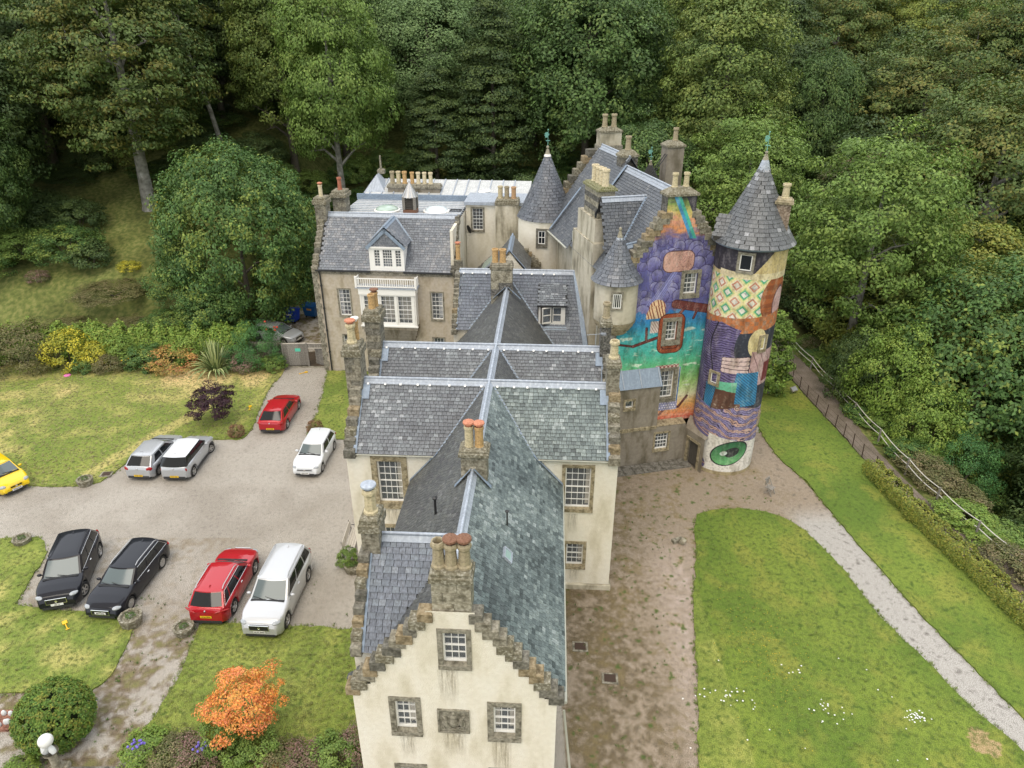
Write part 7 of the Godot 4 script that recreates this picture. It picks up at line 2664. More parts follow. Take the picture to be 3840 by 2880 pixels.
func build_bits() -> void:
	bin(-20.15, -60.6, -0.2, M.bin_blue, "bright blue wheeled waste bin, the left one of the pair in the yard", M.plate_white)
	bin(-18.6, -61.9, -0.35, M.bin_teal, "darker blue wheeled waste bin with an orange notice, the right one of the pair", M.notice_orange)
	build_gate()
	build_fences()
	build_wall()
	# bench
	var t := thing("garden_bench", "white slatted bench with black iron ends against the mansion wall", "bench", Vector3(-8.35, 0, -29.4), PI / 2)
	for k in 4:
		var b := MB.new()
		b.box(Vector3(-0.95, 0.43, -0.2 + k * 0.12), Vector3(0.95, 0.46, -0.1 + k * 0.12))
		put(b, "seat_slat", M.pale_timber, t)
	for k in 3:
		var b := MB.new()
		b.box(Vector3(-0.95, 0.56 + k * 0.13, -0.27 - k * 0.02), Vector3(0.95, 0.66 + k * 0.13, -0.24 - k * 0.02))
		put(b, "back_slat", M.pale_timber, t)
	for x in [-0.9, 0.9]:
		var b := MB.new()
		b.tube([Vector3(x, 0, 0.24), Vector3(x, 0.4, 0.2), Vector3(x, 0.62, 0.26), Vector3(x, 0.66, -0.2)], [0.025], 6)
		b.tube([Vector3(x, 0, -0.36), Vector3(x, 0.42, -0.24), Vector3(x, 0.95, -0.34)], [0.025], 6)
		b.tube([Vector3(x, 0.4, 0.22), Vector3(x, 0.4, -0.24)], [0.02], 6)
		put(b, "iron_end", M.black_iron, t)
	# chair
	t = thing("folding_chair", "grey wooden folding chair alone on the gravel right of the round tower", "chair", Vector3(15.0, 0, -34.0), 0.75)
	for k in 5:
		var b := MB.new()
		b.box(Vector3(-0.22, 0.44, 0.2 - k * 0.09), Vector3(0.22, 0.465, 0.13 - k * 0.09))
		put(b, "seat_slat", M.old_timber2, t)
	for k in 4:
		var b := MB.new()
		b.box(Vector3(-0.17 + k * 0.1, 0.55, -0.27), Vector3(-0.11 + k * 0.1, 0.95, -0.24))
		put(b, "back_slat", M.old_timber2, t)
	for x in [-0.21, 0.21]:
		var b := MB.new()
		b.bar(Vector3(x, 0, 0.24), Vector3(x, 1.0, -0.3), 0.04, 0.03)
		put(b, "leg", M.old_timber2, t)
		b = MB.new()
		b.bar(Vector3(x * 0.85, 0, -0.26), Vector3(x * 0.85, 0.45, 0.2), 0.04, 0.03)
		put(b, "leg", M.old_timber2, t)
	var b := MB.new()
	b.box(Vector3(-0.22, 0.94, -0.3), Vector3(0.22, 1.0, -0.26))
	put(b, "top_rail", M.old_timber2, t)
	# stone cross fragment on the gravel
	t = thing("stone_fragment", "broken carved grey stone lying on the gravel by the right lawn corner", "stone", Vector3(8.75, 0, -29.7), 0.4)
	b = MB.new()
	b.stone(Vector3(-0.3, 0, -0.14), Vector3(0.3, 0.22, 0.12), 0.05)
	put(b, "slab", M.dressed_grey, t)
	b = MB.new()
	b.X = Transform3D(Basis.from_euler(Vector3(0.5, 0.6, 0.2)), Vector3(0.1, 0.12, 0.2))
	b.stone(Vector3(-0.12, -0.1, -0.1), Vector3(0.14, 0.25, 0.16), 0.04)
	put(b, "broken_head", M.pale_stone2, t)
	# drain covers
	var n := 0
	for e in [[4.1, -20.9, "square iron drain cover in the brown gravel right of the front gable"], [3.0, -22.6, "dark slab cover against the foot of the front range"], [-24.6, -35.9, "small dark grating at the tip of the big lawn"]]:
		t = thing("drain_cover", e[2], "drain cover", Vector3(e[0], 0.004 if n < 2 else 0.06, e[1]), R.randf_range(-0.1, 0.1))
		b = MB.new()
		b.stone(Vector3(-0.34, 0, -0.28), Vector3(0.34, 0.03, 0.28), 0.01)
		put(b, "kerb", M.dressed_grey, t)
		b = MB.new()
		b.box(Vector3(-0.24, 0.02, -0.19), Vector3(0.24, 0.045, 0.19))
		put(b, "lid", M.rust_dark, t)
		n += 1
	# stone planters
	n = 0
	for e in [[-25.85, -29.65, 0.0, "shallow round stone planter on the corner of the left lawn"], [-17.35, -23.95, 1.0, "chunky stone trough with weeds behind the black estate car"], [-14.75, -23.45, 0.4, "low mossy stone planter at the corner of the square lawn"], [-25.35, -34.95, 0.5, "mossy stone ball planter at the edge of the big lawn"], [-7.95, -27.5, 0.4, "stone pot at the wall foot below the bench"]]:
		t = thing("stone_planter", e[3], "planter", Vector3(e[0], 0.0, e[1]), 0, "stone planters along the lawn edges")
		b = MB.new()
		var r := 0.46 if e[2] < 1 else 0.52
		var h := 0.3 + 0.2 * float(e[2])
		b.lathe([Vector2(r * 0.85, 0), Vector2(r, h * 0.8), Vector2(r, h), Vector2(r * 0.8, h), Vector2(r * 0.75, h * 0.8), Vector2(0, h * 0.78)], 9 if e[2] == 1.0 else 14, V0, true)
		put(b, "stone_bowl", M.lichen_stone, t)
		inst(kinds_small.tuft, "leaves", M.leaf, t, Transform3D(Basis.IDENTITY.scaled(Vector3.ONE * r * 0.7), Vector3(0, h, 0)))
		n += 1
	# toys
	for e in [[-20.2, -23.7, 0.06, 2.3, "yellow toy spade lying on the left lawn"], [-16.4, -49.9, 0.0, 0.6, "yellow toy spade on the gravel below the gate"], [-18.6, -44.1, 0.06, 1.8, "small yellow toy on the lawn near the purple maple"]]:
		t = thing("toy_spade", e[4], "toy", Vector3(e[0], e[2], e[1]), e[3])
		b = MB.new()
		b.tube([Vector3(-0.2, 0.04, 0), Vector3(0.2, 0.04, 0)], [0.025], 6)
		b.tube([Vector3(-0.22, 0.04, -0.08), Vector3(-0.22, 0.04, 0.08)], [0.025], 6)
		put(b, "handle", M.toy_yellow, t)
		b = MB.new()
		b.box(Vector3(0.2, 0.02, -0.1), Vector3(0.42, 0.06, 0.1))
		put(b, "blade", M.toy_yellow, t)
	t = thing("flying_disc", "pink flying disc on the dry lawn", "toy", Vector3(-34.5, 0.06, -49.4))
	b = MB.new()
	b.lathe([Vector2(0.24, 0), Vector2(0.25, 0.05), Vector2(0.18, 0.08), Vector2(0, 0.085)], 18)
	put(b, "disc", M.toy_pink, t)
	# floodlight
	t = thing("flood_light", "grey floodlight in the grass beside the iron fence", "lamp", Vector3(20.8, 0.05, -46.5), 0.5)
	b = MB.new()
	b.X = Transform3D(Basis(Vector3.RIGHT, -0.9), Vector3(0, 0.35, 0))
	b.box(Vector3(-0.28, -0.2, -0.08), Vector3(0.28, 0.2, 0.04))
	put(b, "lamp_case", M.dressed_grey, t)
	b = MB.new()
	b.X = Transform3D(Basis(Vector3.RIGHT, -0.9), Vector3(0, 0.35, 0))
	b.box(Vector3(-0.23, -0.15, 0.04), Vector3(0.23, 0.15, 0.052))
	put(b, "lamp_glass", M.lamp_glass, t)
	b = MB.new()
	b.tube([Vector3(0, 0, 0), Vector3(0, 0.3, 0)], [0.03], 6)
	put(b, "stake", M.black_iron, t)
	# globe on pedestal, bottom left
	t = thing("globe_statue", "white stone figure with a round globe on a pedestal in front of the clipped dome", "statue", Vector3(-16.6, 0, -16.75))
	b = MB.new()
	b.stone(Vector3(-0.3, 0, -0.3), Vector3(0.3, 0.25, 0.3), 0.04)
	b.lathe([Vector2(0.18, 0.25), Vector2(0.14, 0.5), Vector2(0.14, 0.95), Vector2(0.2, 1.05), Vector2(0.26, 1.1), Vector2(0.26, 1.16)], 14)
	put(b, "pedestal", M.pale_stone2, t)
	b = MB.new()
	b.tube([Vector3(-0.16, 1.16, 0), Vector3(-0.1, 1.35, 0.02), Vector3(0.0, 1.5, 0)], [0.14, 0.16, 0.1], 10)
	b.tube([Vector3(0.18, 1.16, 0.05), Vector3(0.14, 1.3, 0.05), Vector3(0.05, 1.45, 0)], [0.09, 0.11, 0.07], 8)
	put(b, "kneeling_figure", M.statue_white, t)
	b = MB.new()
	b.ball(Vector3(0, 1.72, 0), Vector3(0.25, 0.25, 0.25), 10)
	put(b, "globe", M.globe, t)
	t = thing("boulder", "pale rounded boulder at the bottom left corner", "stone", Vector3(-18.3, 0, -16.9))
	b = MB.new()
	b.ball(Vector3(0, 0.15, 0), Vector3(0.4, 0.26, 0.3), 7)
	put(b, "boulder_stone", M.pale_stone2, t)
	for i in 6:
		t = thing("paving_slab", "weathered paving slab at the bottom left behind the flower bed", "paving", Vector3(-15.9 + (i % 3) * 0.72, 0.0, -16.6 + (i / 3) * 0.66), R.randf_range(-0.04, 0.04), "weathered paving slabs at the bottom edge")
		b = MB.new()
		b.stone(Vector3(-0.34, 0, -0.31), Vector3(0.34, 0.08 + R.randf() * 0.02, 0.31), 0.02)
		put(b, "slab", M.paving, t)
	t = thing("garden_figures", "jumble of small white ornaments on a red slab at the left edge", "ornament", Vector3(-19.9, 0, -18.9))
	b = MB.new()
	b.stone(Vector3(-0.6, 0, -0.4), Vector3(0.4, 0.16, 0.5), 0.04)
	put(b, "red_slab", M.red_stone, t)
	for i in 6:
		b = MB.new()
		b.ball(Vector3(R.randf_range(-0.5, 0.3), 0.25, R.randf_range(-0.4, 0.4)), Vector3(0.1, 0.15, 0.08), 5)
		put(b, "white_ornament", M.statue_white, t)
	# things hung in the trees
	t = thing("hanging_ball", "black and white patched ball hanging in the round oak", "ornament", Vector3(-24.4, 7.9, -55.9))
	b = MB.new()
	b.ball(V0, Vector3(0.26, 0.26, 0.26), 9)
	put(b, "ball", M.statue_white, t)
	for i in 7:
		var d := Vector3(R.randfn(0, 1), R.randfn(0, 1), absf(R.randfn(0, 1)) + 0.3).normalized()
		b = MB.new()
		b.ball(d * 0.2, Vector3(0.11, 0.11, 0.09), 5)
		put(b, "black_patch", M.black, t)
	t = thing("red_ornament", "small red ornament hanging in the right side of the round oak", "ornament", Vector3(-19.9, 6.9, -56.6))
	b = MB.new()
	b.ball(Vector3(-0.08, 0, 0), Vector3(0.14, 0.2, 0.12), 6)
	b.ball(Vector3(0.12, 0.05, 0), Vector3(0.12, 0.14, 0.1), 6)
	put(b, "ornament", M.toy_red, t)
	t = thing("yellow_pod", "yellow boat-shaped ornament hanging left of the round oak", "ornament", Vector3(-33.0, 9.2, -66.0), 0.5)
	b = MB.new()
	b.X = Transform3D(Basis(Vector3.BACK, 1.1), V0)
	b.ball(V0, Vector3(0.6, 0.13, 0.15), 8)
	put(b, "pod", M.toy_yellow, t)


var kinds_small := {}


func build_materials() -> void:
	slate_noise = FastNoiseLite.new()
	slate_noise.seed = 3
	slate_noise.frequency = 0.22
	slate_noise.fractal_octaves = 3
	nA = FastNoiseLite.new()
	nA.seed = 9
	nA.frequency = 0.11
	nA.fractal_octaves = 3
	var dirt := [Color(0.78, 0.76, 0.7), Color(0.97, 0.96, 0.93), Color(1, 1, 1), Color(0.93, 0.91, 0.86)]
	tmat("harl", [lin(0.7, 0.665, 0.58), lin(0.78, 0.75, 0.67)], 0.5, [Color(0.86, 0.84, 0.78), Color(0.98, 0.97, 0.95), Color(1, 1, 1)], 0.16, 0.95, 1.2, [], 4, Vector3(1, 0.35, 1))
	tmat("harl_old", [lin(0.55, 0.51, 0.42), lin(0.7, 0.66, 0.56)], 0.4, [Color(0.5, 0.49, 0.45), Color(0.9, 0.89, 0.86), Color(1, 1, 1)], 0.2, 0.95, 1.2, [], 4, Vector3(1, 0.3, 1))
	tmat("harl_grey", [lin(0.41, 0.36, 0.295), lin(0.52, 0.465, 0.39)], 0.45, dirt, 0.2, 0.95, 1.2, [], 5, Vector3(1, 0.4, 1))
	tmat("harl_brown", [lin(0.23, 0.205, 0.17), lin(0.32, 0.29, 0.245)], 0.5, [Color(0.6, 0.58, 0.5), Color(0.95, 0.94, 0.92), Color(1, 1, 1)], 0.25, 0.95, 1.2, [], 5, Vector3(1, 0.35, 1))
	for e in [["dressed", lin(0.3, 0.25, 0.16), lin(0.46, 0.4, 0.29)], ["dressed_grey", lin(0.2, 0.185, 0.15), lin(0.34, 0.315, 0.26)], ["old_stone", lin(0.2, 0.18, 0.14), lin(0.34, 0.315, 0.26)], ["tan_stone", lin(0.26, 0.2, 0.12), lin(0.38, 0.31, 0.21)], ["black_stone", lin(0.11, 0.105, 0.09), lin(0.2, 0.19, 0.165)], ["old_stone2", lin(0.14, 0.13, 0.11), lin(0.25, 0.235, 0.2)], ["dark_stone", lin(0.06, 0.058, 0.055), lin(0.22, 0.21, 0.195)], ["pale_stone", lin(0.33, 0.29, 0.22), lin(0.5, 0.46, 0.38)], ["pale_stone2", lin(0.26, 0.235, 0.18), lin(0.44, 0.41, 0.34)], ["mortar", lin(0.2, 0.18, 0.15), lin(0.3, 0.28, 0.24)], ["paving", lin(0.14, 0.13, 0.115), lin(0.25, 0.24, 0.22)], ["red_stone", lin(0.25, 0.1, 0.07), lin(0.38, 0.2, 0.15)], ["rubble", lin(0.17, 0.12, 0.09), lin(0.42, 0.34, 0.28)]]:
		tmat(e[0], [e[1], e[2]], 0.9, [Color(0.55, 0.54, 0.5), Color(0.95, 0.95, 0.93), Color(1, 1, 1)], 0.5, 0.95, 1.0, [0.25, 0.75])
	tmat("lichen_stone", [lin(0.17, 0.155, 0.115), lin(0.29, 0.27, 0.215), lin(0.5, 0.49, 0.44)], 0.9, [Color(0.7, 0.68, 0.6), Color(1, 1, 1)], 0.5, 0.95, 1.0, [0.25, 0.6, 0.8])
	tmat("moss_stone", [lin(0.08, 0.09, 0.02), lin(0.2, 0.2, 0.08), lin(0.3, 0.28, 0.22)], 1.3, [], 0.5, 0.95, 1.0, [0.3, 0.5, 0.7])
	for e in [["lead", 0.4, 0.45, 0.53], ["lead_blue", 0.25, 0.32, 0.42], ["lead_pale", 0.54, 0.555, 0.56]]:
		tmat(e[0], [lin(e[1] * 0.88, e[2] * 0.88, e[3] * 0.88), lin(e[1] * 1.05, e[2] * 1.05, e[3] * 1.04), lin(e[1] * 1.4, e[2] * 1.35, e[3] * 1.25)], 0.8, [Color(0.85, 0.85, 0.85), Color(1, 1, 1)], 0.3, 0.5, 0.0, [0.3, 0.6, 0.9])
	tmat("zinc", [lin(0.3, 0.3, 0.3), lin(0.6, 0.6, 0.6)], 1.5, [], 1.0, 0.35)
	M.zinc.metallic = 0.7
	for e in [["pot_buff", 0.5, 0.43, 0.28], ["pot_gold", 0.48, 0.31, 0.14], ["pot_cream", 0.6, 0.52, 0.36], ["pot_old", 0.32, 0.27, 0.18], ["pot_red", 0.36, 0.13, 0.08], ["pot_red2", 0.48, 0.3, 0.17], ["terracotta", 0.5, 0.2, 0.12]]:
		tmat(e[0], [lin(e[1] * 0.72, e[2] * 0.72, e[3] * 0.7), lin(e[1], e[2], e[3]), lin(e[1] * 1.15, e[2] * 1.15, e[3] * 1.1)], 1.1, [], 1.0, 0.8, 0.0, [0.25, 0.5, 0.8])
	tmat("rust", [lin(0.08, 0.04, 0.025), lin(0.18, 0.085, 0.05), lin(0.26, 0.15, 0.1)], 2.0, [], 1.0, 0.9)
	mat("rust_dark", lin(0.05, 0.03, 0.02), 0.9)
	tmat("old_timber", [lin(0.12, 0.11, 0.095), lin(0.3, 0.28, 0.25)], 1.2, [], 1.0, 0.9)
	tmat("old_timber2", [lin(0.17, 0.155, 0.135), lin(0.36, 0.34, 0.31)], 1.2, [], 1.0, 0.9)
	tmat("pale_timber", [lin(0.42, 0.38, 0.32), lin(0.6, 0.56, 0.5)], 1.2, [], 1.0, 0.85)
	tmat("dark_timber", [lin(0.045, 0.04, 0.035), lin(0.11, 0.1, 0.085)], 1.5, [], 1.0, 0.85)
	mat("white_paint", lin(0.8, 0.79, 0.76), 0.5)
	mat("deck", lin(0.035, 0.035, 0.035), 0.9)
	mat("black", lin(0.012, 0.012, 0.012), 0.6)
	mat("black_iron", lin(0.025, 0.026, 0.028), 0.5)
	mat("pale_iron", lin(0.42, 0.42, 0.36), 0.6)
	mat("verdigris", lin(0.18, 0.42, 0.36), 0.7)
	mat("curtain", lin(0.5, 0.45, 0.37), 0.95)
	mat("curtain_grey", lin(0.42, 0.41, 0.42), 0.95)
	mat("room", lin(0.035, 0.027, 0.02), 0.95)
	var gl := mat("glass", Color(0.9, 0.95, 1.0, 0.06), 0.03)
	gl.transparency = BaseMaterial3D.TRANSPARENCY_ALPHA
	gl.metallic_specular = 0.3
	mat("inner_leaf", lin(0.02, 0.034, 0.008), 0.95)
	mat("dark_glass", lin(0.012, 0.014, 0.017), 0.06)
	mat("sky_glass", lin(0.3, 0.42, 0.4), 0.1)
	mat("dome_glass", lin(0.62, 0.7, 0.74), 0.12)
	mat("dome_glass_green", lin(0.38, 0.48, 0.42), 0.12)
	var si := Image.create(48, 128, false, Image.FORMAT_RGBA8)
	var sn := FastNoiseLite.new()
	sn.seed = 77
	sn.frequency = 0.09
	for py in 128:
		for px in 48:
			var f := 0.5 + sn.get_noise_2d(px * 2.2, py * 0.12) + 0.4 * sn.get_noise_2d(px * 4.0, py * 1.0)
			var fade := (1.0 - py / 127.0) * smoothstep(0.0, 0.25, px / 47.0) * smoothstep(1.0, 0.75, px / 47.0)
			si.set_pixel(px, py, Color(0.46, 0.4, 0.26, clampf(f * fade * 0.5, 0.0, 0.4)))
	var stn := mat("rain_stain", Color.WHITE, 0.95)
	stn.albedo_texture = ImageTexture.create_from_image(si)
	stn.transparency = BaseMaterial3D.TRANSPARENCY_ALPHA
	stn.texture_repeat = false
	# slates
	palette("green", [Color(0.07, 0.09, 0.094), Color(0.098, 0.122, 0.127), Color(0.122, 0.156, 0.158), Color(0.15, 0.192, 0.194), Color(0.178, 0.222, 0.222), Color(0.212, 0.262, 0.262), Color(0.26, 0.31, 0.305), Color(0.34, 0.39, 0.39)])
	palette("grey", [Color(0.110, 0.121, 0.137), Color(0.126, 0.138, 0.158), Color(0.142, 0.154, 0.176), Color(0.158, 0.171, 0.192), Color(0.174, 0.189, 0.211), Color(0.196, 0.213, 0.233), Color(0.241, 0.263, 0.283), Color(0.336, 0.354, 0.379)])
	palette("dark", [Color(0.076, 0.079, 0.080), Color(0.087, 0.090, 0.091), Color(0.097, 0.100, 0.100), Color(0.105, 0.109, 0.107), Color(0.115, 0.119, 0.114), Color(0.127, 0.131, 0.124), Color(0.140, 0.147, 0.145), Color(0.172, 0.176, 0.176)])
	palette("blue", [Color(0.104, 0.124, 0.161), Color(0.115, 0.137, 0.178), Color(0.127, 0.150, 0.193), Color(0.136, 0.161, 0.207), Color(0.146, 0.172, 0.219), Color(0.157, 0.183, 0.231), Color(0.171, 0.200, 0.246), Color(0.209, 0.239, 0.281)])
	palette("house", [Color(0.136, 0.147, 0.171), Color(0.152, 0.165, 0.190), Color(0.168, 0.182, 0.211), Color(0.183, 0.199, 0.228), Color(0.199, 0.216, 0.245), Color(0.222, 0.236, 0.263), Color(0.256, 0.259, 0.276), Color(0.307, 0.317, 0.335)])
	palette("keep", [Color(0.086, 0.092, 0.107), Color(0.098, 0.106, 0.125), Color(0.109, 0.118, 0.139), Color(0.121, 0.131, 0.151), Color(0.132, 0.142, 0.162), Color(0.143, 0.153, 0.170), Color(0.159, 0.168, 0.182), Color(0.203, 0.210, 0.223)])
	palette("cone", [Color(0.096, 0.105, 0.125), Color(0.112, 0.123, 0.146), Color(0.125, 0.136, 0.163), Color(0.137, 0.151, 0.178), Color(0.150, 0.164, 0.192), Color(0.163, 0.179, 0.208), Color(0.182, 0.196, 0.222), Color(0.236, 0.245, 0.270)])
	palette("cone_old", [Color(0.097, 0.101, 0.108), Color(0.113, 0.118, 0.127), Color(0.126, 0.132, 0.141), Color(0.138, 0.146, 0.156), Color(0.151, 0.159, 0.169), Color(0.164, 0.172, 0.181), Color(0.192, 0.199, 0.210), Color(0.351, 0.360, 0.382)])
	var sl := mat("slates", Color.WHITE, 0.5)
	sl.vertex_color_use_as_albedo = true
	sl.albedo_texture = noise_tex(0.05, [Color(0.72, 0.72, 0.72), Color(1, 1, 1)], 4, FastNoiseLite.TYPE_SIMPLEX_SMOOTH, 256, [0.2, 0.7], 5)
	sl.uv1_triplanar = true
	sl.uv1_world_triplanar = true
	sl.uv1_scale = Vector3.ONE * 0.8
	# ground
	tmat("rough_ground", [lin(0.12, 0.15, 0.035), lin(0.19, 0.22, 0.055), lin(0.29, 0.28, 0.1)], 0.25, [Color(0.6, 0.62, 0.5), Color(1, 1, 1)], 0.05, 0.95, 0.0, [0.3, 0.5, 0.75], 5)
	tmat("path_earth", [lin(0.13, 0.1, 0.08), lin(0.22, 0.18, 0.15), lin(0.3, 0.26, 0.22)], 1.6, [Color(0.75, 0.75, 0.7), Color(1, 1, 1)], 0.12, 0.95, 0.0, [0.2, 0.5, 0.8], 5)
	for e in ["blade", "leaf", "leaf_big"]:
		var m := mat(e, Color.WHITE, 0.65)
		m.vertex_color_use_as_albedo = true
		m.backlight_enabled = e != "blade"
		m.backlight = Color(0.7, 0.7, 0.7)
	mat("flax", lin(0.15, 0.21, 0.075), 0.45)
	mat("flax_pale", lin(0.42, 0.46, 0.2), 0.45)
	tmat("bark_pale", [lin(0.34, 0.33, 0.3), lin(0.52, 0.5, 0.46)], 0.5, [Color(0.5, 0.5, 0.47), Color(1, 1, 1)], 0.3, 0.95, 1.5)
	tmat("bark", [lin(0.07, 0.06, 0.045), lin(0.16, 0.14, 0.11)], 0.6, [], 0.3, 0.95, 1.5)
	# cars and plastics
	for e in [["paint_silver", 0.5, 0.51, 0.525, 0.3], ["paint_silver_grey", 0.42, 0.435, 0.455, 0.3], ["paint_black", 0.012, 0.013, 0.018, 0.0], ["paint_red", 0.4, 0.012, 0.02, 0.15], ["paint_white", 0.62, 0.64, 0.66, 0.0], ["paint_yellow", 0.72, 0.5, 0.01, 0.0]]:
		var m := mat(e[0], lin(e[1], e[2], e[3]), 0.35, e[4])
		m.clearcoat_enabled = true
		m.clearcoat = 1.0
		m.clearcoat_roughness = 0.04
		m.metallic_specular = 0.2
	M.paint_black.clearcoat = 0.5
	mat("trim", lin(0.03, 0.03, 0.032), 0.6)
	mat("tyre", lin(0.018, 0.018, 0.018), 0.85)
	mat("alloy", lin(0.5, 0.5, 0.5), 0.3, 0.8)
	mat("chrome", lin(0.75, 0.75, 0.75), 0.12, 1.0)
	mat("car_glass", lin(0.012, 0.014, 0.016), 0.05)
	mat("screen_glass", lin(0.1, 0.125, 0.13), 0.12)
	mat("lamp_glass", lin(0.32, 0.34, 0.36), 0.06)
	mat("tail_red", lin(0.3, 0.01, 0.012), 0.12)
	mat("plate_white", lin(0.75, 0.75, 0.73), 0.4)
	mat("plate_yellow", lin(0.78, 0.5, 0.02), 0.4)
	mat("bin_blue", lin(0.012, 0.05, 0.42), 0.4)
	mat("bin_teal", lin(0.015, 0.09, 0.25), 0.4)
	mat("notice_orange", lin(0.6, 0.3, 0.05), 0.6)
	mat("notice_green", lin(0.1, 0.55, 0.4), 0.6)
	mat("rope", lin(0.5, 0.48, 0.43), 0.9)
	mat("toy_yellow", lin(0.75, 0.45, 0.01), 0.4)
	mat("toy_pink", lin(0.75, 0.2, 0.5), 0.4)
	mat("toy_red", lin(0.55, 0.05, 0.02), 0.4)
	mat("statue_white", lin(0.6, 0.62, 0.62), 0.7)
	mat("globe", lin(0.75, 0.76, 0.74), 0.4)
	var mg := mat("mural_gable", Color.WHITE, 0.85)
	mg.albedo_texture = paint_gable()
	mg.texture_repeat = true
	var mt := mat("mural_tower", Color.WHITE, 0.85)
	mt.albedo_texture = paint_tower()
	for m in [mg, mt]:
		m.detail_enabled = true
		m.detail_albedo = noise_tex(0.02, [Color(0.72, 0.7, 0.66), Color(1, 1, 1), Color(1, 1, 1)], 5, FastNoiseLite.TYPE_SIMPLEX_SMOOTH, 256, [], 31)
		m.detail_blend_mode = BaseMaterial3D.BLEND_MODE_MUL
		m.detail_uv_layer = BaseMaterial3D.DETAIL_UV_2
		m.uv2_triplanar = true
		m.uv2_world_triplanar = true
		m.uv2_scale = Vector3(0.3, 0.12, 0.3)


